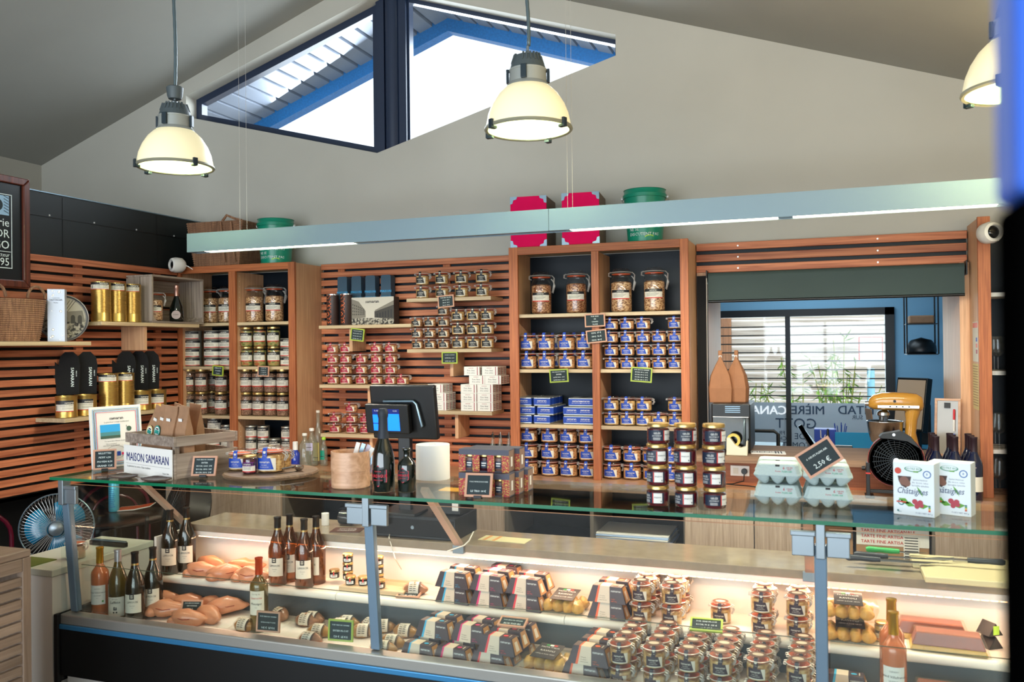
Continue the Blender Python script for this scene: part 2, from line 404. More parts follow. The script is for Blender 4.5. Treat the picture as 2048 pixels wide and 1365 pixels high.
# roof overhang outside: ribbed soffit and blue fascia
M_soffit = mat('soffit_metal', '707886', 0.5, noise=.05, nscale=6); M_fascia = mat('fascia_blue', '1268aa', 0.5, noise=.2, nscale=60)
for sgn, name in ((-1, 'left'), (1, 'right')):
    g = G(); s = SL if sgn < 0 else SR; n = 24; dx = 3.2 / n
    ribs = []
    for i in range(n):
        xa = RX + sgn * dx * i; xm = xa + sgn * dx * .8; xb = xa + sgn * dx
        for (a, b, da, db) in ((xa, xm, 0, 0), (xm, xm + sgn * .006, 0, .03), (xm + sgn * .006, xb, .03, .03), (xb, xb, .03, 0)):
            za = RZ + .0 - abs(a - RX) * s + da; zb = RZ + .0 - abs(b - RX) * s + db
            q = [(a, YB + .135, za), (b, YB + .135, zb), (b, 6.12, zb), (a, 6.12, za)]
            g.add(q, [(0, 1, 2, 3)])
    g.add([(RX, YB, RZ + .06), (RX + sgn * 3.2, YB, RZ + .06 - 3.2 * s), (RX + sgn * 3.2, 6.2, RZ + .06 - 3.2 * s), (RX, 6.2, RZ + .06)], [(0, 1, 2, 3)])
    o = g.build('roof_soffit', M_soffit); tag(o, 'ribbed metal soffit under the %s eave outside the gable window' % name, 'soffit')
    g = G(); g.prism([(RX, RZ + .06), (RX + sgn * 3.2, RZ + .06 - 3.2 * s), (RX + sgn * 3.2, RZ - .10 - 3.2 * s), (RX, RZ - .10)], 6.0, 6.1, 'y')
    tag(g.build('fascia_board', M_fascia), 'blue fascia along the %s roof edge outside the gable window' % name, 'fascia')

# pass-through: lining boards
g = G().box(-.66, -.60, 4.95, 5.6, 1.15, 2.16); struct(g.build('trim_3', M_beech))
g = G().box(.69, .735, 4.95, 5.6, 1.15, 2.16); struct(g.build('trim_4', M_beech))
g = G().box(-.60, .69, 4.98, 5.6, 2.11, 2.16); struct(g.build('trim_5', M_beechx))
struct(G().box(-.66, -.6, 4.94, 4.949, 1.0, 2.14).build('trim_6', M_blackmat))
# kitchen beyond
KM = mat('kitchen_wall', '86b4d0', 0.8)
KY = 7.5
holed_wall('wall_kitchen_back', [(-1.6, 0), (1.3, 0), (1.3, 2.7), (-1.6, 2.7)], [[(-1.2, .55), (.57, .55), (.57, 2.03), (-1.2, 2.03)]], KY, KY + .2, KM)
struct(G().box(-1.7, -1.6, 5.13, 7.7, 0, 2.7).build('wall_kitchen_left', KM))
struct(G().box(1.2, 1.3, 5.13, 7.7, 0, 2.7).build('wall_kitchen_right', KM))
struct(G().box(-1.7, 1.3, 5.13, 7.7, 2.7, 2.78).build('ceiling_kitchen', mat('kc', 'd8dcdc', .8)))
struct(G().box(-1.7, 1.3, 5.13, 7.7, -.05, 0).build('floor_kitchen', M_floor))
MF = mat('black_window_frame', '0e1216', 0.4)
w = thing('window_2', 'k', 'w', (0, 0, .55)); del w['category']; del w['label']; struct(w)
g = G()
g.box(-1.2, .57, KY - .03, KY + .06, 1.42, 1.48).box(.50, .57, KY - .03, KY + .06, 0, 1.48).box(-1.2, -1.13, KY - .03, KY + .06, 0, 1.48).box(-1.2, .57, KY - .03, KY + .06, 0, .06)
g.build('frame', MF, w)
G().box(-.272, -.232, KY - .02, KY + .05, .06, 1.42).build('mullion', MF, w)
for a, b in ((-1.13, -.272), (-.232, .50)):
    G().box(a, b, KY + .02, KY + .024, .06, 1.42).build('pane', M_glass, w)
me = G().box(-1.13, .50, KY + .05, KY + .065, -.005, .005).mesh('bar', MF)
for y in range(9):
    z = pY(1600, 653 + y * 17.4, KY + .05)[2]; o = bpy.data.objects.new('bar', me); COL.objects.link(o); o.parent = w; o.location.z = z - .55
# frosted film with the writing read from inside
MFR = glassy('frosted_film', (.75, .8, .85), .02, .4, 'd7e0e8', .85)
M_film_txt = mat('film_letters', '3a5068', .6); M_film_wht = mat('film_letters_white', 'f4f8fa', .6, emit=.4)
fz = pY(1600, 806, KY + .016)[2] - .55
fo = G().box(-1.13, .50, KY + .0155, KY + .0165, .06, fz).build('frosted_film', MFR, w)
def mtext(s, px, py, hpx, m, bold=.02):
    a = pY(px, py, KY + .012); k = (pY(px, py, KY) - pY(px, py + hpx, KY)).z / .7
    g = G().text(s, k, (a.x, KY + .012, a.z - .55), (-1, 0, 0), (0, 0, 1), 0, bold, 3)
    g.build('lettering', m, fo)
mtext('CANA', 1538, 829, 17, M_film_wht); mtext('MIÈRE', 1616, 829, 17, M_film_txt); mtext('NTAD', 1712, 829, 17, M_film_txt)
mtext('GOTT', 1592, 857, 20, M_film_txt, 0); mtext('ADE', 1606, 879, 12, M_film_txt, 0); mtext('FR', 1564, 870, 8, M_film_txt, 0); mtext('CH', 1565, 881, 8, M_film_txt, 0)
mtext('TOMAT', 1592, 896, 11, M_film_txt, 0); mtext('SUR', 1715, 839, 8, M_film_txt, 0)
# outside: slatted timber fence, bamboo, sign
g = thing('timber_fence', 'weathered pale board fence outside the kitchen window', 'fence', (0, 9.8, 0))
MW = wood('grey_fence', '8f8378', 'd8cfc6', 0, scale=.6)
me = G().box(-3.0, 3.5, 0, .03, 0, .088).mesh('board', MW)
for k in range(30):
    o = bpy.data.objects.new('board', me); COL.objects.link(o); o.parent = g; o.location = (random.uniform(-.3, .3), random.uniform(-.006, .006), .05 + k * .098)
for x in (-1.05, 1.9): G().box(x, x + .12, -.08, -.008, 0, 2.9).build('fence_post', wood('fpost', '6b4a34', '97694a', 2), g)
struct(G().box(-8, 8, 5.2, 14, -.1, -.06).build('ground', mat('gravel', '9a958c', .9, noise=.3, nscale=30)))
M_leaf = mat('bamboo_leaf', '7fae3c', .55, noise=.3, nscale=5)
for k, (px, hh, lab) in enumerate(((1503, 1.75, 'thin bamboo shoots behind the paper bags outside the window'), (1604, 1.6, 'bushy green bamboo outside the window left of the sign'), (1682, 1.85, 'tall arching bamboo outside the window beside the sign pole'))):
    b = pY(px, 800, 9.0); t = thing('bamboo_plant', lab, 'plant', (b.x, 9.0, -.06), 0, 'bamboo along the fence')
    gs = G(); gl = G(); rr = random.Random(k)
    for s in range(16 if k else 5):
        a = rr.uniform(0, 6.28); lean = rr.uniform(.05, .42); h = hh * rr.uniform(.6, 1.08)
        pts = [(lean * (q / 6) ** 1.5 * math.cos(a), .4 * lean * (q / 6) ** 1.5 * math.sin(a), h * q / 6) for q in range(7)]
        gs.tube(pts, .005, 4)
        for q in range(26):
            u = rr.uniform(.45, 1) ; i = min(5, int(u * 6)); p = Vector(pts[i]).lerp(Vector(pts[i + 1]), u * 6 - i)
            d = Vector((rr.uniform(-1, 1), rr.uniform(-.7, .7), rr.uniform(-.8, .5))).normalized(); e = d.cross(Vector((0, rr.uniform(.3, 1), 1))).normalized() * .010
            l = rr.uniform(.08, .15); gl.add([p, p + d * l * .4 + e, p + d * l, p + d * l * .4 - e], [(0, 1, 2, 3)])
    gs.build('stems', mat('bamboo_stem', '8a8f45', .5), t); f = gl.build('foliage', M_leaf, t); f['kind'] = 'stuff'
b = pY(1741, 698, 8.9); t = thing('road_sign', 'blank white square sign on a pale blue pole outside the window', 'sign', (b.x, 8.9, -.06))
G().lathe([(.035, 0), (.035, 1.55)], 12).build('pole', mat('pale_blue_paint', '8fc4dc', .4), t, smooth=True)
G().box(-.1, .1, -.05, -.036, b.z - .05, b.z + .17).build('sign_plate', M_white, t, bevel=.01)
G().box(-.108, .108, -.045, -.034, b.z - .058, b.z + .178).build('sign_rim', M_redstripe, t, bevel=.01)
# ================================================================ CABINETS
def cabinet(lab, x0, x1, sh, holes_side, xm0, xm1, top=2.325, w0=.055, w1=.045):
    c = thing('shelf_cabinet', lab, 'cabinet', (0, 0, .985))
    z0 = .985
    def B(n, a, b, y0, y1, c0, c1, m, bev=.0015): return G().box(a, b, y0, y1, c0 - z0, c1 - z0).build(n, m, c, bevel=bev)
    B('side_panel', x0 + .004, x0 + .022, 4.67, 4.99, z0, top - .004, M_beech); B('side_panel', x1 - .022, x1 - .001, 4.67, 4.99, z0, top - .004, M_beech)
    B('stile', x0, x0 + w0, 4.65, 4.67, z0, top, M_stile); B('stile', x1 - w1, x1, 4.65, 4.67, z0, top, M_stile)
    B('stile', xm0, xm1, 4.65, 4.67, z0, top - .045, M_stile)
    B('divider', xm0 + .012, xm1 - .012, 4.67, 4.975, z0, top - .045, M_beech)
    B('top_rail', x0 + w0, x1 - w1, 4.65, 4.67, top - .045, top, M_stilex); B('top_panel', x0 + .022, x1 - .022, 4.67, 4.99, top - .024, top - .004, M_beechx)
    B('back_panel', x0 + .022, x1 - .022, 4.976, 4.99, z0, top - .03, M_backblue)
    for k, z in enumerate(sh):
        B('shelf', x0 + .024, xm0 + .010, 4.672, 4.974, z - .02, z, M_beechx); B('shelf', xm1 - .010, x1 - .024, 4.672, 4.974, z - .02, z, M_beechx)
    g = G()
    for z in range(36):
        for x in (x0 + .0225, xm1 - .0115): g.lathe([(.003, 0), (.003, .0008)], 6, 0, (x, 4.71, .03 + z * .036), 'x')
    g.build('peg_holes', M_cream, c)
    return c
cabR = cabinet('tall cedar shelf cabinet with blue-labelled jars, left of the roller blind', -1.708, -.667, (1.933, 1.611, 1.290), 0, -1.211, -1.168)
cabL = cabinet('tall cedar shelf cabinet in the left corner below the wicker trunk', -4.129, -3.185, (1.926, 1.631, 1.300), 0, -3.702, -3.649, top=2.31, w0=.03, w1=.049)
# worktop running under the cabinets
M_work = wood('worktop', 'a87a58', 'cf9f7a', 0, rough=.3)
tag(G().box(-4.12, 1.4, 4.45, 4.995, .955, .985).build('worktop', M_work, bevel=.003), 'long light wood worktop under the shelf cabinets and the hatch', 'worktop')
# base cabinets below
bc = thing('base_cabinet', 'long base cabinet with pale ash doors and open niches behind the counter', 'cabinet', (0, 0, 0))
me = {}
for a, b in ((-4.1, -3.80), (-3.795, -3.2), (-1.95, -1.70), (-.68, -.33), (-.325, .10 - .2), (.51, .82)):
    G().box(a, b, 4.50, 4.52, .1, .953).build('door', M_door, bc, bevel=.0015)
for a in (-4.1, -3.2, -2.70, -1.96, -1.70, -1.20, -.69, -.11, .5, .81): G().box(a, a + .02, 4.52, 4.99, .02, .953).build('divider', mat('grey_board', '6a6258', .6), bc)
G().box(-4.1, .83, 4.97, 4.99, .02, .953).build('back_panel', M_blackmat, bc)
for a, b in ((-3.18, -1.96), (-1.68, -.70), (-.09, .50)):
    for z in (.1, .62): G().box(a, b, 4.52, 4.97, z, z + .02).build('shelf', mat('dark_shelf', '23211f', .5), bc)
# things in the niches
def stack_papers(lab, x, y, z, w, d, n, cols, cat='papers'):
    t = thing('paper_stack', lab, cat, (x, y, z))
    for k in range(n):
        G().box(-w / 2, w / 2, -d / 2, d / 2, 0, .008).build('folder', cols[k % len(cols)], t, bevel=.002); o = t.children[-1]
        o.location = (random.uniform(-.01, .01), random.uniform(-.01, .01), .0085 * k); o.rotation_euler.z = random.uniform(-.04, .04)
M_bluep = mat('pale_blue_folder', 'a9c4ec', .5)
stack_papers('stack of pale blue folders in the niche under the right cabinet', -.98, 4.72, .64, .42, .3, 8, [M_bluep, M_whitem])
stack_papers('black flat packs piled in the dark niche behind the till', -2.85 + .3, 4.7, .64, .5, .3, 14, [M_black, mat('dk', '22242a', .3)])
t = thing('cardboard_box', 'open brown carton on the niche shelf below the blue folders', 'box', (-.92, 4.70, .12))
MCB = mat('cardboard', 'a8825c', .8, noise=.06)
G().box(-.19, .19, -.16, .16, 0, .42).build('carton', MCB, t, bevel=.004); G().box(-.19, .19, -.165, .1, .422, .428).build('flap', MCB, t)
t = thing('cardboard_box', 'carton with red and white printed tape in the right niche', 'box', (.325, 4.72, .64))
G().box(-.165, .165, -.16, .16, 0, .20).build('carton', MCB, t, bevel=.004)
g = G().box(-.164, .164, -.1615, -.1605, .10, .198, 0)
for k in range(3): g.text('TARTE FINE ARTISANALE', .022, (-.02, -.1625, .165 - k * .027), m=1, bold=.01)
g.build('printed_tape', [M_whitem, M_redstripe], t)
g = G().box(.05, .12, -.1635, -.1625, .03, .17, 0)
for k in range(9): g.box(.055, .115, -.1645, -.1638, .04 + k * .013, .044 + k * .013, 1)
g.build('address_label', [M_whitem, M_ink], t)
t = thing('plank_stack', 'three brown wooden boards stacked in the right niche', 'boards', (0.04, 4.70, .79))
for k in range(3): G().box(-.105, .105, -.12, .12, k * .042, k * .042 + .026).build('board', M_kraft, t, bevel=.003)
G().box(-.105, .105, -.12, .12, -.15, -.003).build('block', MCB, t)
stack_papers('short pile of brown packs on the right niche shelf', -.02, 4.7, .1, .2, .2, 5, [MCB])

# right end: post and dark glass shelf
t = thing('end_post', 'cedar end post right of the hatch with papers pinned on', 'post', (0, 0, .985))
G().box(.73, .785, 4.65, 4.67, 0, 1.37).build('stile', M_stile, t, bevel=.0015); G().box(.735, .785, 4.67, 4.99, 0, 1.366).build('side_panel', M_beech, t)
g = G().box(.7335, .7345, 4.70, 4.85, .66, .86, 0).box(.7325, .7334, 4.71, 4.84, .83, .855, 2)
for k, m in enumerate((3, 2, 4)): g.box(.7325, .7334, 4.72, 4.755, .70 + k * .03, .72 + k * .03, m)
g.build('pinned_notice', [M_cream, M_ink, M_orange, M_red, M_navy], t)
g = G().box(.7335, .7345, 4.70, 4.86, .42, .65, 0)
for k in range(16): g.box(.7325, .7334, 4.71, 4.85, .44 + k * .013, .443 + k * .013, 1)
g.build('pinned_list', [mat('yellowed_paper', 'd8c488', .7), M_kraft], t)
t = thing('glass_cabinet', 'dark shelving with drinking glasses at the right edge beyond the end post', 'shelves', (0, 0, .985))
G().box(.79, 1.5, 4.97, 4.99, 0, 1.33).build('back_panel', M_backblue, t)
for z in (1.985, 1.60, 1.215): G().box(.79, 1.5, 4.70, 4.96, z - .985 - .02, z - .985).build('shelf', M_white, t)
def wineglass():
    o = thing('drinking_glass', 'x', 'glass'); G().lathe([(.03, 0), (.03, .003), (.004, .006), (.004, .07), (.03, .09), (.036, .13), (.03, .17)], 14, cap=False).build('bowl', M_jarg, o, smooth=True); return o
P_ = Proto(wineglass)
for z, n in ((1.60, 0), (1.215, 1), (.985, 2)):
    for k in range(3):
        for j in range(2): P_.put((.83 + k * .085, 4.76 + j * .1, z), 0, '%s stemmed glass of the %s row on the %s dark shelf' % (ORD[k], ('front', 'back')[j], ('upper', 'middle', 'bottom')[n]), 'glasses on the dark shelves')

# wall shelves with brackets
def wall_shelf(lab, x0, x1, y0, y1, z, br, ax='x'):
    t = thing('wall_shelf', lab, 'shelf', ((x0 + x1) / 2, (y0 + y1) / 2, z)); cx, cy = t.location.x, t.location.y
    G().box(x0 - cx, x1 - cx, y0 - cy, y1 - cy, -.022, 0).build('board', M_beechx if ax == 'x' else M_beechy, t, bevel=.0015)
    for b in br:
        if ax == 'x': G().box(b - cx, b + .022 - cx, y0 + .03 - cy, y1 - cy, -.17, -.0225).build('bracket', M_beech, t, bevel=.001)
        else: G().box(x0 - cx, x1 - .03 - cx, b - cy, b + .022 - cy, -.17, -.0225).build('bracket', M_beech, t, bevel=.001)
YS0, YS1 = 4.75, 4.957
wall_shelf('pale shelf board holding gift boxes and cylinders, upper left of the centre wall', -3.07, -2.40, YS0, YS1, 1.895, (-2.86,))
wall_shelf('pale top shelf holding eight black-labelled jars on the centre wall', -2.43, -1.862, YS0, YS1, 2.052, ())
wall_shelf('pale shelf with the big group of black-labelled jars on the centre wall', -2.43, -1.862, YS0, YS1, 1.735, (-2.15,))
wall_shelf('pale shelf holding four rows of red-labelled jars behind the till', -3.07, -2.30, YS0, YS1, 1.51, (-2.73,))
wall_shelf('lowest left pale shelf holding a few red-labelled jars', -3.065, -2.43, YS0, YS1, 1.192, (-2.72,))
wall_shelf('pale shelf with stacked white boxes right of the till', -2.43, -1.862, YS0, YS1, 1.352, (-2.12,))
XS0, XS1 = XP + .046, -3.90
wall_shelf('pale left wall shelf carrying the basket and the round tray', XS0, XS1, 2.6, 3.705, 1.80, (3.10,), 'y')
wall_shelf('pale left wall shelf carrying tall gold tins and the crate', XS0, XS1, 3.78, 4.60, 1.917, (4.14,), 'y')
wall_shelf('pale left wall shelf carrying short gold tins and oven mitts', XS0, XS1, 3.52, 4.37, 1.375, (), 'y')

# ================================================================ JARS AND TINS
def clip_jar(nm, cat, r, h, mlab, mcont, k=1.0, big=False, labz=(.10, .50), ribbon=True, detail=True, contf=.70):
    """clip-top jar: glass body, filling, lid, rubber ring, wire clasp, label and seal ribbon; h is the full height"""
    o = thing(nm, 'x', cat); sg = 20
    zr = h * (.80 if not big else .87); zb = zr - h * .05
    body = [(r * .86, 0), (r * .97, h * .02), (r, h * .07), (r, zb - h * .14), (r * .96, zb - h * .05), (r * .82, zb), (r * .84, zr - h * .01)]
    if big: body = [(r * .8, 0), (r * .95, h * .02), (r, h * .06), (r, h * .66), (r * .96, h * .73), (r * .84, h * .80), (r * .76, zb), (r * .78, zr - .002)]
    G().lathe(body, sg, cap=False).build('glass_body', M_jarg, o, smooth=True, auto=False)
    q = .95; top = h * contf
    cont = [(r * .8, h * .02), (r * .93, h * .05), (r * q, h * .1), (r * q, top - h * .03), (r * .80 * q, top)]
    G().lathe(cont, sg).build('filling', mcont, o, smooth=True)
    G().lathe([(r * .80, zr - h * .012), (r * .97, zr - h * .008), (r * .99, zr + h * .006), (r * .97, zr + h * .02), (r * .80, zr + h * .024)] if not big else [(r * .80, zr - h * .008), (r * .88, zr), (r * .88, zr + h * .010), (r * .8, zr + h * .016)], sg).build('rubber_ring', M_orange, o, smooth=True)
    lr = r * (.97 if not big else .86)
    G().lathe([(lr, zr + h * .025), (lr, zr + h * .06), (lr * .93, zr + h * .10), (lr * .90, h - h * .03), (lr * .8, h), (lr * .2, h - h * .015)], sg, cap=False).build('lid', M_jarg, o, smooth=True)
    wr = .0019 if not big else .0022; g = G(); zz = zr + h * .01; e = r * 1.02
    g.tube([(e * math.cos(a), e * math.sin(a), zz + h * .035) for a in [2 * PI * i / 16 for i in range(16)]], wr, 4, closed=True)
    for y in (-.010, .010):
        g.tube([(e, y, zz + h * .04), (r * 1.25, y, zz - h * .02), (r * 1.22, y, zz - h * .16), (r * 1.10, y, zz - h * .34), (r * 1.02, 0, zz - h * .36)], wr, 4)
        g.tube([(r * .98, y * 1.2, zz - h * .05), (r * 1.15, y * 1.2, zz - h * .10), (r * 1.32, y, zz - h * .20), (r * 1.12, y * .4, zz - h * .38)], wr, 4)
        g.tube([(-r * .95, y, zz + h * .05), (-r * 1.16, y, zz + h * .03), (-r * 1.18, y, zz - h * .04), (-r * .96, y, zz - h * .05)], wr, 4)
    g.build('wire_clasp', M_wire, o)
    R = r * 1.006
    if big:
        g = G().patch(R, -.85, .95, h * .30, h * .51, 1).patch(R + .0004, -.85, .95, h * .45, h * .51, 0).patch(R + .0004, -.85, .95, h * .30, h * .322, 3)
        g.ctext('samaran', h * .05, R + .0009, .05, h * .467, 1, .02)
        g.ctext('HARICOTS TARBAIS', h * .020, R + .0009, 0, h * .425, 2, .01)
        for i in range(4): g.patch(R + .0006, -.6, .6 - .1 * i, h * (.405 - .018 * i), h * (.410 - .018 * i), 2, 4)
        g.build('label', [M_blk, M_cream, M_ink, M_redstripe], o)
    else:
        z0, z1 = h * labz[0], h * labz[1]
        g = G().patch(R, -.72, .78, z0, z1, 1).patch(R + .0004, (-.74, -.74), (.62, .38), z0 + h * .045, z1 + h * .01, 0, 8)
        g.ctext('samaran', h * .135, R + .001, -.08, z0 + (z1 - z0) * .62, 1, .02)
        g.ctext('FOIE GRAS', h * .055, R + .001, -.10, z0 + (z1 - z0) * .42, 1, .0); g.ctext('DE CANARD ENTIER', h * .045, R + .001, -.08, z0 + (z1 - z0) * .26, 1, .0, .9)
        g.build('label', [mlab, M_cream, M_ink], o)
        if ribbon:
            g = G(); a0, a1 = -.20, .16; m = 0
            g.patch(R * 1.005, a0 - .05, a1 - .03, z1, zb - h * .10, 0, 3)
            vs = []
            for a in (a0, a1):
                for (rr, z) in ((R * 1.003, zb - h * .10), (r * 1.035, zr - h * .01), (r * 1.035, zr + h * .045), (r * .985, zr + h * .105), (r * .93, h - h * .02), (r * .6, h + h * .004)):
                    vs.append((rr * math.sin(a), -rr * math.cos(a), z))
            g.add(vs, [(i, 6 + i, 7 + i, i + 1) for i in range(5)])
            g.lathe([(h * .055, 0), (h * .052, h * .006)], 12, 1, (-.02 * r * 1.04, -r * 1.05, zr + h * .02), 'y')
            g.ctext('100g', h * .05, r * 1.02, -.03, zb - h * .075, 1, .01)
            g.build('seal_ribbon', [mlab, M_cream], o)
    return o
C_foie = beans('foie_filling', '8a5a3c', 'c58a58', 'd9a878', 60)
C_foie2 = beans('foie_filling_pale', 'a87a4a', 'cda064', 'dcb87e', 50)
C_bean = beans('bean_filling', '6b3d22', 'b98a5e', 'd9b48c', 75)
C_bean2 = beans('bean_filling_red', '5a2a18', '9a5f3c', 'c99a70', 85)
C_meat = beans('meat_filling', '5a3c2e', '8c6450', 'b08c74', 120)
def jar_fn(*a, **k): return Proto(lambda: clip_jar(*a, **k))
def Xat(px, py, Y): return pY(px, py, Y).x
def stack(proto, cols, z0, hs, Y, py, desc, where, group, rz=0, jit=.12, full=None):
    """cols: (pixel x, rows); one jar per place"""
    n = max(c[1] for c in cols)
    for i, c in enumerate(cols):
        for k in range(c[1]):
            x = Xat(c[0], py, Y)
            side = '' if len(cols) == 1 else ' leftmost,' if i == 0 else ' rightmost,' if i == len(cols) - 1 else ' %s from left,' % ORD[i]
            proto.put((x, Y + random.uniform(-.003, .003), z0 + k * hs + .0005 * (k + 1)), rz + random.uniform(-jit, jit), ('%s,%s %s, %s' % (desc, side, rowname(k, n), where)), group)
FZ = .36   # labels face the counter, turned a little towards the shop
# --- right cabinet
big = jar_fn('preserve_jar', 'jar', .062, .252, M_blk, C_bean, big=True)
big2 = jar_fn('preserve_jar', 'jar', .062, .252, M_blk, C_bean2, big=True)
for k, (px, P) in enumerate(((1083, big2), (1153, big2), (1243, big), (1309, big))):
    P.put((Xat(px, 600, 4.80), 4.80, 1.934), .15 - .05 * k, 'large clip-top jar of beans, %s from left, top shelf of right cabinet' % ORD[k], 'large bean jars in the right cabinet')
bl350 = jar_fn('foie_gras_jar', 'jar', .051, .1065, M_navy, C_foie, labz=(.12, .52))
bl180 = jar_fn('foie_gras_jar', 'jar', .042, .0715, M_navy, C_foie, labz=(.10, .52))
bl250 = jar_fn('foie_gras_jar', 'jar', .046, .082, M_navy, C_foie2, labz=(.12, .52))
bl300 = jar_fn('foie_gras_jar', 'jar', .053, .096, M_navy, C_foie, labz=(.12, .54))
GR = 'blue-labelled jars in the right cabinet'
stack(bl350, [(1057, 2), (1093, 2), (1134, 2), (1170, 2)], 1.612, .1065, 4.745, 720, 'tall blue-labelled clip jar', 'second shelf left bay', GR)
stack(bl350, [(1072, 2), (1112, 2), (1152, 2)], 1.612, .1065, 4.86, 720, 'tall blue-labelled clip jar behind', 'second shelf left bay', GR)
stack(bl180, [(1223, 4), (1255, 4), (1287, 4), (1318, 3), (1351, 4)], 1.612, .0735, 4.735, 700, 'small blue-labelled clip jar', 'second shelf right bay', GR)
stack(bl250, [(1223, 2), (1256, 2), (1288, 2), (1319, 1), (1352, 2)], 1.291, .083, 4.74, 830, 'blue-labelled clip jar', 'third shelf right bay', GR)
stack(bl300, [(1059, 3), (1100, 3), (1138, 3), (1176, 3)], .986, .097, 4.75, 930, 'wide blue-labelled clip jar', 'bottom shelf left bay', GR)
stack(bl300, [(1225, 2), (1265, 2), (1304, 2), (1344, 2)], .986, .097, 4.75, 940, 'wide blue-labelled clip jar', 'bottom shelf right bay', GR)
def blue_tin():
    o = thing('foie_gras_tin', 'x', 'tin')
    G().box(-.05, .05, -.03, .03, .0, .05).build('tin_body', mat('tinplate', 'c9ccca', .3, .6), o, bevel=.004)
    g = G()
    g.box(-.0505, .0505, -.0306, .0306, .008, .044, 0); g.text('samaran', .017, (0, -.0312, .027), m=1, bold=.02); g.text('BLOC DE FOIE GRAS', .0065, (0, -.0312, .018), m=1)
    g.build('sleeve', [M_navy, M_whitem], o); return o
bt = Proto(blue_tin)
for nm, base, rows, col, shift in (('left pile', (1052, 1087), 3, 2, (0, 8, 0)), ('right pile', (1146, 1178), 3, 2, (0, 0, 12))):
    for k in range(rows):
        for i in range(col):
            for d in range(4 if nm[0] == 'l' else 2):
                Y = 4.73 + d * .063; x = Xat(base[i], 830, 4.73) + shift[k] * .0027 + d * .001
                if nm[0] == 'l' and i == 0: x -= .006
                if x > -1.265 or (nm[0] == 'r' and x > -1.24): x = min(x, -1.268)
                bt.put((x, Y, 1.291 + k * .052), random.uniform(-.03, .03), 'blue sleeved tin, %s of two, %s, %s, depth row %s, right cabinet' % (ORD[i], rowname(k, rows), nm, ORD[d]), 'blue tins on the third shelf')
# --- left cabinet
GL = 'large bean jars in the left cabinet'
for k, px in enumerate((421, 455, 509.5, 549)):
    big.put((Xat(px, 610, 4.80), 4.80, 1.927), .3, 'large clip-top bean jar, %s from left on the top shelf of the left cabinet' % ORD[k], GL)
big.put((-3.285, 4.912, 1.927), .3, 'large bean jar half hidden by the right stile, left cabinet top shelf', GL)
def wrap_jar(nm, cat, r, h, cont, glass=True, lid='gold', lz=(.22, .66), lidh=.07, mbody=None):
    o = thing(nm, 'x', cat); 
    if glass:
        G().lathe([(r * .9, 0), (r, h * .04), (r, h * .82), (r * .9, h * .88), (r * .9, h * .93)], 20, cap=False).build('glass_body', M_jarg, o, smooth=True, auto=False)
        G().lathe([(r * .85, h * .02), (r * .95, h * .06), (r * .95, h * .80), (r * .8, h * .82)], 20).build('filling', cont, o, smooth=True)
        G().lathe([(r * .93, h * (1 - lidh) - h * .03), (r * .95, h * (1 - lidh)), (r * .95, h * .985), (r * .9, h)], 20).build('lid', M_goldlid if lid == 'gold' else mat('silver_lid', 'c0c0bc', .3, .8), o, smooth=True)
    else:
        G().lathe([(r * .98, 0), (r, h * .03), (r * .985, h * .06), (r * .985, h * .92), (r, h * .96), (r * .98, h), (r * .93, h - .002)], 24).build('tin_body', mbody or M_gold, o, smooth=True)
    R = r * 1.006
    a0, a1 = -1.15, 1.15
    g = G().patch(R, a0, a1, h * lz[0], h * lz[1], 1, 14).patch(R + .0004, a0, a1, h * lz[1] - (lz[1] - lz[0]) * h * .32, h * lz[1], 0, 14).patch(R + .0004, a0, a1, h * lz[0], h * lz[0] + (lz[1] - lz[0]) * h * .10, 3, 14)
    t = (lz[1] - lz[0]) * h
    g.ctext('samaran', min(t * .28, r * .5), R + .0009, -.1, h * lz[1] - t * .25, 1, .02); g.ctext('CASSOULET AU CANARD', t * .09, R + .0009, 0, h * lz[1] - t * .46, 2, .01)
    for i in range(3): g.patch(R + .0006, -.6, .5, h * lz[1] - t * (.56 + .1 * i), h * lz[1] - t * (.53 + .1 * i), 2, 6)
    g.box(R * .72, R * .72 + .0002, -R * .7, -R * .68, h * lz[0] + t * .15, h * lz[0] + t * .5, 2)
    g.build('label', [M_blk, M_cream, M_ink, M_redstripe], o); return o
GLc = 'jars and cans in the left cabinet'
can = Proto(lambda: wrap_jar('pate_tin', 'tin', .060, .0605, None, False, mbody=mat('tin_grey', 'bdb8a8', .3, .7), lz=(.08, .92)))
stack(can, [(386, 4), (427, 4), (457, 4)], 1.632, .0608, 4.76, 700, 'flat cream-labelled tin', 'second shelf left bay', GLc, .3)
ter = Proto(lambda: wrap_jar('terrine_jar', 'jar', .0435, .130, beans('veg_filling', '6a7038', 'a8a060', 'b0603c', 30), lz=(.25, .72)))
stack(ter, [(494, 2), (520, 2), (548, 2)], 1.632, .1303, 4.75, 700, 'tall glass jar with gold lid', 'second shelf right bay', GLc, .3)
stack(can, [(579, 3)], 1.632, .0608, 4.78, 700, 'flat cream-labelled tin', 'behind the left cabinet right stile', GLc, .3)
rill = Proto(lambda: wrap_jar('rillettes_jar', 'jar', .0435, .155, C_meat, lz=(.25, .66)))
stack(rill, [(379, 2), (404, 2), (443, 2)], 1.301, .1553, 4.75, 790, 'tall jar with white and red label', 'third shelf left bay', GLc, .3)
stack(rill, [(424, 2), (456, 2)], 1.301, .1553, 4.87, 790, 'tall red-striped jar in back', 'third shelf left bay', GLc, .3)
stack(rill, [(493, 2), (518, 2), (542, 2), (567, 2)], 1.301, .1553, 4.75, 790, 'tall jar with white and red label', 'third shelf right bay', GLc, .3)
can2 = Proto(lambda: wrap_jar('pate_tin', 'tin', .0405, .0815, None, False, mbody=mat('tin_grey', 'bdb8a8', .3, .7), lz=(.06, .88)))
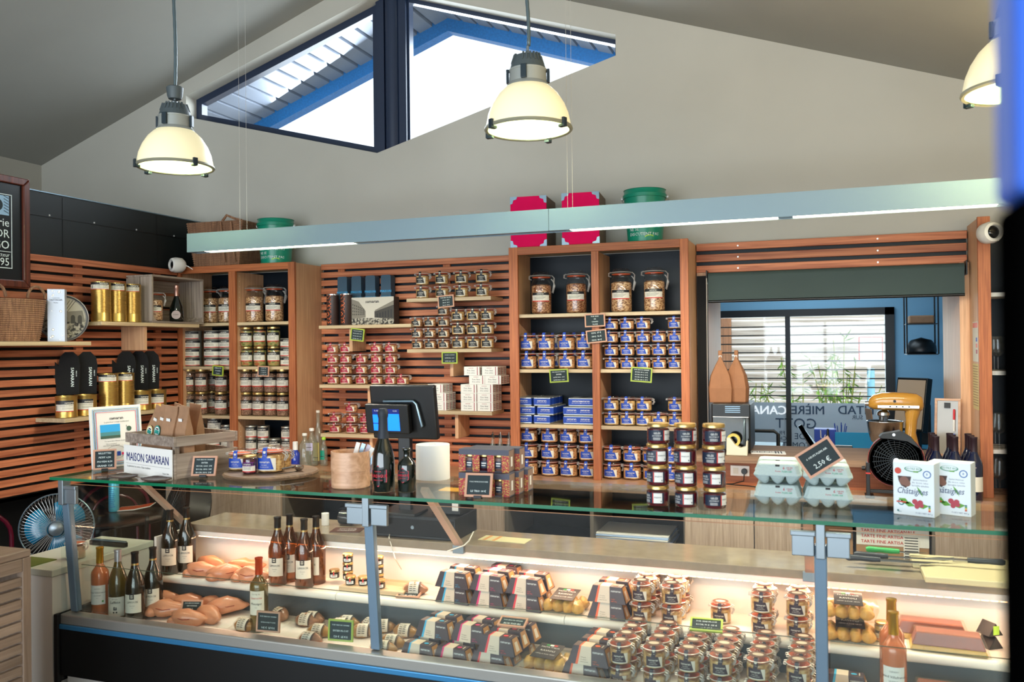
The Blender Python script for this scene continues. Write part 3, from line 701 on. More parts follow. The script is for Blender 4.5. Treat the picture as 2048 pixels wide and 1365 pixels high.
stack(can2, [(504, 3), (528, 3), (550, 2), (575, 3)], .986, .0818, 4.75, 900, 'labelled can with red stripe', 'bottom shelf right bay', GLc, .3)
stack(can2, [(376, 3), (400, 3), (455, 3)], .986, .0818, 4.75, 900, 'labelled can with red stripe', 'bottom shelf left bay', GLc, .3)
can3 = Proto(lambda: wrap_jar('pate_tin', 'tin', .049, .098, None, False, mbody=mat('tin_grey', 'bdb8a8', .3, .7), lz=(.06, .88)))
stack(can3, [(430, 3)], .986, .0983, 4.76, 900, 'wide labelled can with red stripe', 'bottom shelf left bay', GLc, .3)
# --- centre wall
bk = jar_fn('foie_gras_jar', 'jar', .043, .084, M_blk, C_foie2, labz=(.10, .55)); bks = jar_fn('foie_gras_jar', 'jar', .039, .0685, M_blk, C_foie, labz=(.10, .55))
GB = 'black-labelled jars on the centre wall'
stack(bk, [(845, 2), (884, 2), (923, 2), (965, 2)], 2.053, .0843, 4.82, 570, 'black-labelled clip jar', 'top centre shelf', GB, .2)
stack(bks, [(835, 3), (861, 3), (888, 4)], 1.736, .0688, 4.82, 670, 'small black-labelled clip jar', 'left group, middle centre shelf', GB, .2)
stack(bk, [(917, 3), (947, 3), (975, 3)], 1.736, .0803 + .004, 4.82, 670, 'black-labelled clip jar', 'right group, middle centre shelf', GB, .2)
rd = jar_fn('foie_gras_jar', 'jar', .0415, .067, M_red, C_foie, labz=(.10, .55))
GRD = 'red-labelled jars on the centre wall'
stack(rd, [(667, 4), (693, 4), (724, 3), (754, 4), (783, 4), (806, 1)], 1.511, .0675, 4.82, 730, 'red-labelled clip jar', 'shelf above the till', GRD, .2)
stack(rd, [(671, 2), (704, 3), (732, 2)], 1.193, .0675, 4.82, 840, 'red-labelled clip jar', 'lowest left centre shelf', GRD, .2)
def white_box():
    o = thing('foie_gras_box', 'x', 'box'); G().box(-.052, .052, -.024, .024, 0, .054).build('carton', M_whitem, o, bevel=.0015)
    g = G().text('samaran', .010, (-.005, -.0246, .042), m=1).text('Foie Gras', .013, (-.005, -.0246, .026), m=0, bold=.01).text('d\'oie entier', .012, (-.005, -.0246, .012), m=0)
    g.box(.036, .040, -.0250, -.0243, .002, .052, 1); g.box(.0522, .0526, -.02, -.013, .006, .048, 1)
    for k in range(4): g.box(.0522, .0526, -.008, .018, .010 + k * .01, .013 + k * .01, 0)
    g.build('print', [M_ink, M_red], o); return o
wb = Proto(white_box)
def boxes(rows, z0, hs, Y0, where):
    for k, r in enumerate(rows):
        for i, px in enumerate(r):
            for d in range(3): wb.put((Xat(px, 790, Y0), Y0 + d * .05, z0 + k * hs), random.uniform(-.02, .02), 'white foie gras carton, %s from left, %s, depth row %s, %s' % (ORD[i], rowname(k, len(rows)), ORD[d], where), 'white cartons right of the till')
boxes([(940, 973), (940, 973), (940, 973), (957, 990 - 1), (947, 983)], 1.353, .0545, 4.80, 'right pile')
boxes([(880,), (880,), (874,)], 1.353, .0545, 4.80, 'left pile')
# ================================================================ LEFT WALL AND ABOVE
def pic():
    t = thing('framed_picture', 'black framed poster with white coffee roaster lettering in a worn mahogany frame', 'picture', (XP + .05, 3.16, 2.096))
    H = .60; y0, y1 = -.33, .31; fr = wood('mahogany', '4a2014', '7a3a26', 2, rough=.3)
    for q in (((y0, 0), (y1, 0), (y1 - .04, .04), (y0 + .04, .04)), ((y0, H), (y1, H), (y1 - .04, H - .04), (y0 + .04, H - .04)), ((y1, 0), (y1, H), (y1 - .04, H - .04), (y1 - .04, .04)), ((y0, 0), (y0, H), (y0 + .04, H - .04), (y0 + .04, .04))):
        G().prism(q, 0, .028, 'x').build('frame_side', fr, t, bevel=.005)
    G().box(.004, .012, y0 + .03, y1 - .03, .03, H - .03).build('poster', mat('poster_black', '0e1418', .25), t)
    g = G(); R = (0, 1, 0); X = .0135; e = y1 - .105
    g.box(X - .001, X, -.2, e, .495, .499).box(X - .001, X, e, e + .004, .10, .499).box(X - .001, X, -.2, e, .10, .104).box(X - .001, X, -.2, e - .004, .188, .191)
    def T(s, size, z, bold=0): g.text(s, size, (X, e - .012, z), R, m=0, bold=bold, align='RIGHT', res=2)
    T('Brûlerie', .062, .325, .005); T('MOKADOR', .062, .265); T('DOMINGO', .062, .205, .008); T('Artisan torréfacteur', .030, .162); T('1995', .058, .115)
    g.box(X - .001, X, -.12, e - .014, .385, .490, 1)
    for k in range(6):
        z = .395 + k * .016; g.add([(X + .0005, e - .016, z), (X + .0005, e - .016, z + .004), (X + .0005, e - .045, z + .016), (X + .0005, e - .045, z + .012)], [(0, 1, 2, 3)], 2)
    g.lathe([(.034, 0), (.034, .001)], 20, 2, (X, e - .085, .437), 'x'); g.box(X + .001, X + .002, e - .088, e - .083, .41, .464, 1)
    g.build('print', [M_chalk, mat('sky_print', '9cc0d8', .6), M_board], t)
pic()
M_rope = wood('seagrass', '6a4a36', 'a87c5c', 2, rough=.8, scale=2.5)
def ribbed(rb, rt, h, n=20, amp=.006):
    p = []
    for k in range(n):
        for q in (0, .5):
            u = (k + q) / n; p.append((rb + (rt - rb) * u ** .8 + (amp if q else 0), h * u))
    p.append((rt, h)); return p
t = thing('wicker_basket', 'oval seagrass basket with two rope handles on the left wall shelf', 'basket', (-4.01, 3.31, 1.80))
g = G(); pr = ribbed(.13, .172, .225); g.M = Matrix.Diagonal((.58, 1, 1, 1)); g.lathe(pr, 28, cap=True); g.lathe([(.165, .225), (.12, .02)], 28, cap=False); g.build('woven_body', M_rope, t)
for s in (-1, 1):
    pts = [(.02 * s, .17 * s - .05 * s, .20)] + [(.015, .12 * s + .055 * math.cos(a), .235 + .065 * math.sin(a)) for a in [PI * i / 8 for i in range(9)]] + ([(.07, .12 * s + .055 * math.cos(PI), .16), (.09, -.165, .02)] if s < 0 else [])
    G().tube(pts[1:], .008, 6).build('rope_handle', M_rope, t, smooth=True)
t = thing('champagne_carton', 'silver champagne carton with printed bubbles between basket and tray', 'box', (-3.965, 3.535, 1.80), math.radians(38))
G().box(-.043, .043, -.03, .03, 0, .29).build('carton', mat('silver_card', 'b7bcc6', .4, .3), t, bevel=.001)
g = G().text('CHAMPAGNE', .006, (0, -.0308, .238), m=0).text('TAITTINGER', .0115, (0, -.0308, .226), m=0, bold=.01).text('Reims', .009, (0, -.0308, .212), m=0)
for k in range(14):
    r = random.uniform(.002, .007); g.lathe([(r, 0), (r * .6, -.0008)], 8, 1, (random.uniform(-.034, .034), -.0305, random.choice((random.uniform(.01, .19), random.uniform(.25, .28)))), 'y')
g.build('print', [M_ink, mat('bubble_foil', 'e8e2c8', .15, .8)], t)
t = thing('round_tray', 'round metal tray printed with an old street photograph, leaning on the slats', 'tray', (-4.03, 3.63, 1.802), math.radians(52))
g = G().lathe([(.128, .0), (.132, -.022), (.127, -.024), (.122, -.004), (0, -.004)], 36, 0, (0, 0, .132), 'y'); g.build('rim', mat('grey_metal', '8b8a8c', .35, .6), t, smooth=True)
def photo_mat(name, c1, c2, sc):
    m = mat(name, c1, .6, noise=0, bump=0); 
    if m.get('d'): return m
    m['d'] = 1; nt = m.node_tree; n = nt.nodes.new('ShaderNodeTexNoise'); n.inputs['Scale'].default_value = sc; n.inputs['Detail'].default_value = 8
    tc = nt.nodes.new('ShaderNodeTexCoord'); nt.links.new(tc.outputs['Object'], n.inputs['Vector']); r = nt.nodes.new('ShaderNodeValToRGB')
    r.color_ramp.elements[0].position = .42; r.color_ramp.elements[1].position = .58; r.color_ramp.elements[0].color = (*lin(c1), 1); r.color_ramp.elements[1].color = (*lin(c2), 1)
    nt.links.new(n.outputs['Fac'], r.inputs['Fac']); nt.links.new(r.outputs['Color'], nt.nodes['Principled BSDF'].inputs['Base Color']); return m
M_ph = photo_mat('photo_crowd', '15120f', 'a8a090', 70); M_phs = mat('photo_sky', 'b5ad9e', .6); M_phd = mat('photo_dark', '3a3630', .6); M_phm = mat('photo_mid', '7b7468', .6)
def disc_clip(poly, r):
    out = []
    for x, z in poly:
        l = math.hypot(x, z); out.append((x * r / l, z * r / l) if l > r else (x, z))
    return out
g = G(); R0 = .119; N_ = 32
top = [(R0 * math.cos(a), R0 * math.sin(a)) for a in [PI * i / N_ for i in range(N_ + 1)]]; bot = [(R0 * math.cos(a), R0 * math.sin(a)) for a in [PI + PI * i / N_ for i in range(N_ + 1)]]
def fl(poly, y, m): g.add([(x, y, z + .132) for x, z in poly], [tuple(range(len(poly)))], m)
fl(top, -.006, 0); fl(bot, -.006, 1)
fl(disc_clip([(-.05, -.02), (.112, -.02), (.10, .045), (-.05, .03)], R0), -.0068, 2)
for x in (-.035, .0, .04, .075):
    fl([(x, -.03), (x + .022, -.03), (x + .022, .005)] + [(x + .011 + .011 * math.cos(a), .005 + .014 * math.sin(a)) for a in (.6, 1.2, 1.9, 2.5)] + [(x, .005)], -.0072, 3)
for k in range(4): g.tube([(-.02 + .012 * k, -.007, .16), (.02 + .016 * k, -.007, .235)], .0012, 4, 3)
g.build('photo_print', [M_phs, M_ph, M_phm, M_phd], t)

def gold_tin(r, h, tall):
    o = thing('gold_tin', 'x', 'tin'); p = [(r * .97, 0), (r, .002), (r, .006), (r * .98, .009)]
    z = .05 if tall else h - .01
    if tall:
        p += [(r * .98, .045)]
        n = 15; zt = h * .80
        for k in range(n): u = .05 + (zt - .05) * k / n; d = (zt - .05) / n; p += [(r * .95, u + d * .10), (r * .95, u + d * .35), (r * .985, u + d * .55), (r * .985, u + d * .85)]
        p += [(r * .98, zt)]
    p += [(r * .98, h - .009), (r, h - .006), (r, h - .001), (r * .95, h), (r * .93, h - .004)]
    G().lathe(p, 28).build('tin_body', M_gold, o, smooth=True)
    R = r * .99; z1 = h * .985 if tall else h * .80; z0 = h * .80 if tall else h * .28; t = z1 - z0; a0, a1 = (-1.2, 1.0) if tall else (-.95, .85)
    g = G().patch(R, a0, a1, z0, z1, 1, 14).patch(R + .0004, a0, a1, z1 - t * .34, z1, 0, 14).patch(R + .0004, a0, a1, z0, z0 + t * .07, 3, 14)
    g.ctext('samaran', .015, R + .001, .45, z1 - t * .27, 1, .02); g.ctext('8 CUISSES DE CANARD', .0065, R + .001, .2, z1 - t * .50, 2, .01)
    for i in range(2): g.patch(R + .0008, -.2, .8, z1 - t * (.66 + .1 * i), z1 - t * (.64 + .1 * i), 2, 5)
    g.patch(R + .0008, -.85, -.77, z0 + t * .15, z0 + t * .55, 2, 2)
    g.build('label', [M_blk, M_cream, M_ink, M_redstripe], o); return o
tall = Proto(lambda: gold_tin(.0555, .235, True)); short = Proto(lambda: gold_tin(.0575, .120, False))
FT = math.radians(38)
for k, (px, py) in enumerate(((212, 641), (247, 642), (282, 643))):
    q = pZ(px, py - 3, 1.917); tall.put((-3.975, 3.85 + .118 * k, 1.918), FT, 'tall ribbed gold tin, %s of three on the upper left wall shelf' % ORD[k], 'tall gold tins')
for k, (px, py) in enumerate(((197, 815), (232, 813))): tall.put((-3.98, 3.905 + .125 * k, 1.376), FT, 'tall ribbed gold tin, %s of two between the black mitts' % ORD[k], 'tall gold tins')
for y, k in ((3.60, 0), (3.735, 1), (4.16, 2), (4.29, 3)): short.put((-3.975, y, 1.376), FT, ('short gold tin with label, %s on the lower left wall shelf' % ('far left', 'second from left', 'second from right', 'far right')[k]), 'short gold tins')
M_mitt = mat('black_cotton', '0d0d0f', .95, bump=.3, nscale=300)
def mitt():
    o = thing('oven_mitt', 'x', 'mitt')
    out = [(-.055, 0), (.06, 0), (.062, .08), (.066, .17), (.058, .215), (.03, .245), (-.01, .245), (-.035, .22), (-.045, .165), (-.062, .19), (-.088, .195), (-.10, .175), (-.09, .14), (-.066, .10), (-.058, .06)]
    G().prism(out, -.014, .014, 'y').build('mitt_body', M_mitt, o, bevel=.010, smooth=True)
    g = G().text('SAMARAN', .024, (.020, -.0152, .10), (0, 0, -1), (1, 0, 0), 0, .02).text('MAISON', .009, (.046, -.0152, .12), (0, 0, -1), (1, 0, 0), 0, .01)
    g.build('lettering', M_chalk, o); return o
mp = Proto(mitt)
for (x, y, a, l) in ((-4.06, 3.72, .62, 'front mitt of the left pair'), (-4.08, 3.86, 1.0, 'rear mitt of the left pair'), (-4.06, 4.20, .62, 'front mitt of the right group'), (-4.08, 4.295, .95, 'middle mitt of the right group'), (-4.085, 4.345, 1.25, 'rear mitt of the right group')):
    pass
mp.put((-4.075, 3.70, 1.497), .66, 'black oven mitt with white lettering, front one of the left pair', 'black oven mitts')
mp.put((-4.05, 3.80, 1.497), .85, 'black oven mitt behind the left pair, only its side showing', 'black oven mitts')
mp.put((-4.07, 4.12, 1.497), .66, 'black oven mitt of the right group beside the tall gold tins', 'black oven mitts')
mp.put((-4.06, 4.215, 1.497), .80, 'black oven mitt of the right group, middle one', 'black oven mitts')
mp.put((-4.05, 4.30, 1.497), .95, 'black oven mitt of the right group, nearest the cabinet', 'black oven mitts')
# wooden crate with jar and bottle
def crate(lab, loc, rz, w, d, h, mt, front=False, nslat=3):
    """w along local x, open towards -y unless front"""
    t = thing('wooden_crate', lab, 'crate', loc, rz)
    return t
MC = wood('crate_wood', '7a6a5e', 'a8988a', 1, rough=.75); MCz = wood('crate_wood_z', '7a6a5e', 'a8988a', 2, rough=.75)
t = thing('wooden_crate', 'grey wooden crate lying open beside the left cabinet', 'crate', (-4.005, 4.41, 1.918))
L_ = .235
for z in (0, .29): G().box(-.10, .105, -L_, L_, z, z + .012).build('slat_panel_board', MC, t, bevel=.001)
for z in (.02, .115, .21): G().box(-.10, -.088, -L_, L_, z, z + .075).build('board', MC, t, bevel=.001)
for s in (-1, 1):
    for a in (0, 1): G().box(-.087 + a * .10, .005 + a * .10, s * L_ - (.012 if s > 0 else 0), s * L_ + (.012 if s < 0 else 0), .0125, .2895).build('end_board', MCz, t, bevel=.001)
for s in (-1, 1): G().prism([(s * (L_ - .013), .0125), (s * (L_ - .045), .0125), (s * (L_ - .013), .045)], -.08, .10, 'x').build('corner_post', MC, t)
cj = jar_fn('preserve_jar', 'jar', .052, .195, M_blk, C_bean, big=True)
cj.put((-3.975, 4.275, 1.931), FT, 'clip-top bean jar standing inside the grey crate')
def lathe_bottle(lab, prof, mg, loc, rz=0, cap=None, nm='wine_bottle', liquid=None):
    o = thing(nm, lab, 'bottle', loc, rz); G().lathe(prof, 24).build('glass', mg, o, smooth=True, auto=False)
    if cap: G().lathe(cap[0], 20).build('capsule', cap[1], o, smooth=True)
    return o
M_dark = mat('dark_green_glass', '0a1410', .06, spec=.8, coat=.6)
b = lathe_bottle('pear-shaped dark champagne bottle with pink foil inside the crate', [(.040, 0), (.044, .01), (.047, .05), (.040, .10), (.022, .145), (.014, .17), (.013, .235)], M_dark, (-3.965, 4.46, 1.931), FT, ([(.0142, .165), (.0145, .215), (.017, .22), (.016, .238), (.008, .245)], mat('pink_foil', 'c89888', .25, .7)), 'champagne_bottle')
g = G(); g.lathe([(.028, 0), (.028, .0015)], 24, 0, (0, -.0475, .045), 'y'); g.text('RUINART', .008, (0, -.0485, .043), m=1, bold=.02); g.build('label', [mat('rose_label', 'a89088', .4), M_ink], b)

# things on top of the cabinets
t = thing('wicker_hamper', 'brown woven seagrass hamper on top of the left cabinet behind the light', 'basket', (-3.83, 4.80, 2.311), .05)
g = G(); n = 20
for k in range(n):
    u0, u1 = k / n, (k + 1) / n
    for (a, b, e) in ((u0, (u0 + u1) / 2, 1), ((u0 + u1) / 2, u1, -1)):
        w0_, w1_ = .175 + .045 * a, .175 + .045 * b; q0, q1 = (0, .005) if e > 0 else (.005, 0)
        v = []
        for (w, q, z) in ((w0_, q0, a), (w1_, q1, b)):
            W_ = w + q; D_ = .115 + q + .02 * z; v += [(-W_, -D_, z * .30), (W_, -D_, z * .30), (W_, D_, z * .30), (-W_, D_, z * .30)]
        g.add(v, [(i, (i + 1) % 4, 4 + (i + 1) % 4, 4 + i) for i in range(4)])
g.box(-.218, .218, -.13, .13, .29, .298); g.build('woven_body', M_rope, t)
g = G().tube([(.06, -.13, .30), (.10, -.14, .335), (.16, -.135, .31), (.20, -.11, .30)], .009, 6).tube([(.08, -.138, .02), (.07, -.145, .15), (.06, -.15, .29)], .005, 5).tube([(.16, -.138, .02), (.15, -.145, .15), (.14, -.15, .29)], .005, 5)
g.build('rope_handle', M_rope, t, smooth=True)
M_green = mat('green_plastic', '06876a', .3); M_lime = mat('lime_print', 'a8d840', .5)
def bucket():
    o = thing('paint_bucket', 'x', 'bucket')
    G().lathe([(.098, 0), (.118, .255), (.124, .256), (.124, .275), (.119, .28), (.117, .30), (.121, .302), (.112, .303), (.095, .01), (0, .008)], 32).build('bucket_body', M_green, o, smooth=True)
    g = G()
    for i, s in enumerate(('LES GOÛTS', '& LES COULEURS', 'NE SE', 'DISCUTENT PAS')):
        v, f = text2d(s, .0245, 0, 1, 'LEFT')
        z = .118 - i * .0275; r = .098 + .02 * (z + .02) / .255 + .0022
        g.add([(r * math.sin(x / r - .80), -r * math.cos(x / r - .80), z + y) for x, y in v], f, 0)
    r = .1015
    g.add([((r + .0004) * math.sin(.15 + q * .055), -(r + .0004) * math.cos(.15 + q * .055), .024 + (.010 - .0004 * (q - 4) ** 2) + d) for d in (0, .006) for q in range(-1, 9)], [(i, i + 1, 11 + i, 10 + i) for i in range(9)], 1)
    g.build('print', [M_chalk, M_lime], o)
    g = G()
    for s in (-1, 1): g.lathe([(.010, 0), (.010, .01)], 10, 0, (s * .124 - (0 if s > 0 else .01), 0, .262), 'x')
    g.tube([(.134 * math.cos(a), .134 * math.sin(a), .262 - .06 * math.sin(a)) for a in [PI * i / 14 for i in range(15)]], .002, 5); g.build('wire_handle', M_wire, o)
    return o
bp = Proto(bucket)
bp.put((Xat(552, 500, 4.80), 4.80, 2.311), .25, 'green paint bucket on top of the left cabinet beside the wicker trunk', 'green buckets')
bp.put((Xat(1290, 450, 4.80), 4.80, 2.326), .08, 'green paint bucket on top of the right cabinet beside the pink boxes', 'green buckets')
M_pink = mat('hot_pink_card', 'e00056', .7, spec=.15, noise=.06, nscale=8); M_pbk = mat('box_back', '7b6a5c', .7)
def pbox():
    o = thing('storage_box', 'x', 'box'); G().box(-.108, .108, -.001, .0, 0, .30).box(-.108, .108, -.011, -.002, 0, .30).build('pink_front', M_pink, o, bevel=.001)
    G().box(-.108, .108, .001, .26, 0, .30).build('cardboard_sides', M_pbk, o, bevel=.001)
    for sx in (-1, 1):
        for z, s in ((0, 1), (.30, -1)):
            G().prism([(sx * .1095, z - s * .001), (sx * .066, z - s * .001), (sx * .07, z + s * .014), (sx * .09, z + s * .020), (sx * .095, z + s * .040), (sx * .1095, z + s * .044)], -.0135, -.011, 'y').build('metal_corner', M_alud, o)
    return o
pb = Proto(pbox)
pb.put((Xat(1058, 480, 4.70), 4.70, 2.326), .10, 'hot pink storage box with metal corners, left one on the right cabinet', 'pink boxes')
pb.put((Xat(1162, 480, 4.70), 4.70, 2.326), .10, 'hot pink storage box with metal corners, right one beside the green bucket', 'pink boxes')
def dome(lab, loc, rz):
    t = thing('security_camera', lab, 'camera', loc, rz)
    G().lathe([(.035, .03), (.05, .01), (.052, -.03), (.045, -.055), (.033, -.062), (.030, -.045)], 28, 0, ax='y').build('housing', M_white, t, smooth=True)
    G().lathe([(.030, -.045), (.026, -.052), (.014, -.057), (0, -.058)], 24, 0, ax='y').build('lens', mat('lens_black', '07080a', .05), t, smooth=True)
    G().tube([(.03, .02, 0), (.06, .03, -.01), (.08, .05, -.03)], .003, 5).build('cable', M_white, t)
q = pY(359, 531, 4.58); dome('white dome camera at the top left corner of the left cabinet', q, -.35)
q = pY(1975, 467, 4.58); dome('white dome camera on top of the end post at the right', q, .35)

# gift boxes on the centre shelf
M_gb = mat('slate_blue_card', '2f4a5e', .6); M_cy = mat('cyan_print', '2aa4e0', .5); M_br = mat('brown_tube', '33201c', .5); M_or = mat('orange_print', 'e06a34', .5)
def gbox():
    o = thing('gift_carton', 'x', 'box'); n = 8; r = .014; w = .036; h = .325
    out = [(-w, 0), (w, 0)] + [(w - r + r * math.cos(a), h - r + r * math.sin(a)) for a in [PI / 2 * i / 4 for i in range(5)]] + [(-w + r + r * math.cos(a), h - r + r * math.sin(a)) for a in [PI / 2 + PI / 2 * i / 4 for i in range(5)]]
    G().prism(out, -.03, .03, 'y').build('carton', M_gb, o)
    G().text('MAISON', .022, (-.0, -.0306, .212), m=0, bold=.015).text('SAMARAN', .0185, (0, -.0306, .176), m=0, bold=.015).build('lettering', M_cy, o); return o
gb = Proto(gbox)
for k, px in enumerate((687, 715, 743, 774)): gb.put((Xat(px, 600, 4.90), 4.915, 1.896), 0, 'slate blue gift carton, %s of four on the upper left centre shelf' % ORD[k], 'slate blue gift cartons')
def tube_():
    o = thing('gift_tube', 'x', 'tube'); G().lathe([(.038, 0), (.040, .003), (.040, .195), (.037, .198)], 24).build('tube_body', M_br, o, smooth=True)
    G().lathe([(.0405, .197), (.0405, .203), (.037, .205), (.036, .202)], 24).build('rim', mat('silver_rim', 'c8c8cc', .2, .9), o, smooth=True)
    v, f = text2d('SAMARAN', .043, 0, 1, 'CENTER', .95); R = .0408
    G().add([(R * math.sin(-(y - .015) / R - .1), -R * math.cos(-(y - .015) / R - .1), .105 + x) for x, y in v], f, 0).build('lettering', M_or, o); return o
tb = Proto(tube_)
for k, px in enumerate((666, 693)): tb.put((Xat(px, 640, 4.80), 4.80, 1.896), 0, 'brown gift tube with orange upright lettering, %s on the upper left shelf' % ('left one', 'right one'), 'brown gift tubes') if False else tb.put((Xat(px, 640, 4.80), 4.80, 1.896), 0, 'brown gift tube with orange upright lettering, %s on the upper left shelf' % ('left one', 'right one')[k], 'brown gift tubes')
x0, x1 = Xat(703, 640, 4.80), Xat(788, 640, 4.80); w = x1 - x0
t = thing('photo_gift_box', 'wide gift box printed with a sepia street photograph', 'box', ((x0 + x1) / 2, 4.80, 1.896))
G().box(-w / 2, w / 2, -.0, .075, 0, .178).build('carton', mat('dark_card', '2c2826', .5), t, bevel=.003)
g = G(); fy = -.0012
def fq(poly, m, d=0): g.add([(-w / 2 + u * w, fy - d, v * .176 + .001) for u, v in poly], [tuple(range(len(poly)))], m)
fq([(0, 0), (1, 0), (1, 1), (0, 1)], 0); fq([(0, 0), (1, 0), (1, .22), (0, .25)], 1, .0003); fq([(0, .22), (.34, .26), (.34, .5), (.18, .85), (0, .95)], 2, .0005)
fq([(.55, .25), (.95, .2), (1, .2), (1, .8), (.62, .52), (.55, .48)], 3, .0005); fq([(.56, .47), (1, .70), (1, .86), (.56, .52)], 2, .0008)
for i in range(7):
    for j in range(4): fq([(.03 + i * .043, .35 + j * .12 * (1 - i * .08)), (.05 + i * .043, .35 + j * .12 * (1 - i * .08)), (.05 + i * .043, .41 + j * .12 * (1 - i * .08)), (.03 + i * .043, .41 + j * .12 * (1 - i * .08))], 3, .0008)
for i in range(6): fq([(.60 + i * .065, .25), (.63 + i * .065, .25), (.63 + i * .065, .40 + i * .03), (.60 + i * .065, .38 + i * .03)], 4, .001)
g.text('samaran', .030, (.0, fy - .002, .140), m=4, bold=.015)
g.build('photo_print', [mat('sepia_sky', 'c4bcae', .6), M_ph, M_phm, M_phd, M_ink], t)

# chalk signs hung on shelf edges
def sign(lab, w, h, frame, lines, loc, rx=0, ry=0, rz=0, foot=False, group='chalk price signs', fw_=.007, ts=1.0):
    t = thing('chalk_sign', lab, 'price sign', loc, 0, group); t.rotation_euler = (rx, ry, rz)
    g = G()
    for a, b, c, d in ((-w / 2, w / 2, h / 2 - fw_, h / 2), (-w / 2, w / 2, -h / 2, -h / 2 + fw_), (-w / 2, -w / 2 + fw_, -h / 2 + fw_, h / 2 - fw_), (w / 2 - fw_, w / 2, -h / 2 + fw_, h / 2 - fw_)): g.box(a, b, -.004, .004, c, d)
    g.build('frame', frame, t)
    sl_ = G().box(-w / 2 + fw_, w / 2 - fw_, -.001, .002, -h / 2 + fw_, h / 2 - fw_).build('slate', M_board, t)
    n = len(lines); g = G(); hh = (h - 2 * fw_) / n
    for i, s in enumerate(lines):
        sz = min(hh * .62, (w - 2 * fw_) * .92 / max(1, len(s)) * 1.55) * ts
        g.text(s, sz, (0, -.0018, h / 2 - fw_ - hh * (i + .72)), m=0, bold=.01)
    g.build('chalk_writing', M_chalk, sl_)
    if foot: G().box(-w * .14, w * .14, -.010, .012, -h / 2 - .006, -h / 2 + .004).build('foot_clip', M_black, t)
    return t
def hang(lab, px, py, Y, w, h, fr, lines, ry=0): q = pY(px, py, Y); return sign(lab, w, h, fr, lines, q, ry=ry)
hang('lime-framed chalk sign on the left cabinet under the flat tins', 436, 742, 4.64, .088, .068, M_greenframe, ['HARICOTS', 'CUISINÉS', '7,00 €'], .08)
hang('pale-framed chalk sign in the middle of the left cabinet', 527, 743, 4.64, .088, .068, M_pinkframe, ['CONFIT DE', 'CANARD 3P', '1 CUISSE 7€', '2 CUISSES 14€'], .04)
hang('lime-framed chalk sign under the gift box shelf', 715, 670, 4.738, .098, .080, M_greenframe, ['FOIE GRAS D\'OIE ENTIER', 'BOCAL 180G  35 €', 'BOCAL 125G  25 €', 'BOCAL 90G  19 €'], .12)
hang('pale-framed chalk sign on the top centre shelf', 892, 603, 4.738, .108, .075, M_pinkframe, ['FOIE GRAS TRUFFÉ', '120 G  37 €', '180 G  52 €', '320 G  80 €'], -.06)
hang('lime-framed chalk sign under the black-labelled jars', 899.5, 716, 4.738, .105, .072, M_greenframe, ['FOIE GRAS D\'OIE ENTIER', 'BOÎTE PAR 2  25 €', 'BOÎTE PAR 3  42 €'], 0)
hang('pale-framed chalk sign, upper one on the middle stile of the right cabinet', 1190, 641, 4.638, .118, .074, M_pinkframe, ['FOIE GRAS', 'DE', 'CANARD', 'TRUFFÉ'], -.03)
hang('pale-framed chalk sign, lower one on the middle stile of the right cabinet', 1193, 673, 4.638, .118, .074, M_pinkframe, ['120G  37 €', '180G  52 €', '320G  80 €'], -.09)
hang('lime-framed chalk sign in the right cabinet left bay', 1118, 752, 4.638, .112, .076, M_greenframe, ['FOIE GRAS DE CANARD', 'ENTIER', 'BOÎTE PAR 2  18 €', 'BOÎTE PAR 3  34 €'], -.06)
hang('lime-framed chalk sign in the right cabinet right bay', 1283, 750, 4.638, .118, .082, M_greenframe, ['FOIE GRAS DE CANARD', 'BOCAL 400 G  64 €', 'BOCAL 300 G  51 €', 'BOCAL 180 G  34 €', 'BOCAL 125 G  27 €'], .07)

# roller blind
t = thing('roller_blind', 'dark roller blind rolled down a little above the hatch', 'blind', (0, 0, 1.99))
x0, x1 = -.60, .715; MBl = mat('blind_fabric', '34423f', .75, noise=.08, nscale=4)
G().lathe([(.028, x0 + .01), (.028, x1 - .01)], 20, 0, (0, 4.90, .135), 'x').build('roll', MBl, t, smooth=True)
G().prism([(4.871, .14), (4.874, .14), (4.872, .0), (4.868, .0)], x0 + .012, x1 - .012, 'x').build('fabric', MBl, t)
G().lathe([(.008, x0 + .012), (.008, x1 - .012)], 10, 0, (0, 4.868, -.003), 'x').build('bottom_bar', M_black, t, smooth=True)
for x in (x0, x1 - .004): G().box(x, x + .006, 4.865, 4.94, .10, .175).build('end_bracket', M_black, t, bevel=.002)
G().tube([(x0 + .004, 4.862, .13), (x0 + .003, 4.860, -.4), (x0 + .004, 4.862, -.90)], .003, 5).build('bead_chain', M_wire, t)

# long hanging light
t = thing('linear_pendant_light', 'long brushed aluminium light beam hanging above the counter', 'lamp', (0, 3.6, 2.262))
def bx(x0, x1, nm): G().box(x0, x1, 0, .004, 0, .098).box(x0, x1, .076, .08, 0, .098).box(x0, x1, 0.004, .076, .092, .098).build(nm, mat('beam_alu', '71848e', .45, .3), t)
xm = Xat(1097, 430, 3.6); bx(-3.127, xm - .001, 'beam_section'); bx(xm + .001, 1.6, 'beam_section')
G().box(-3.129, -3.127, 0, .08, 0, .098).build('end_cap', M_alu, t)
M_tube = mat('light_tube', 'fff4d8', .5, emit=9, ecol='fff0cc')
segs = [(Xat(400, 500, 3.6), Xat(697, 485, 3.6)), (Xat(1135, 450, 3.6), Xat(1555, 425, 3.6)), (Xat(1585, 425, 3.6), Xat(2000, 405, 3.6))]
last = -3.12
for a, b in segs:
    G().box(last, a, .005, .075, .004, .012).build('louvre_blank', M_alud, t)
    G().box(a, b, .008, .072, .004, .012).build('diffuser', M_tube, t); last = b
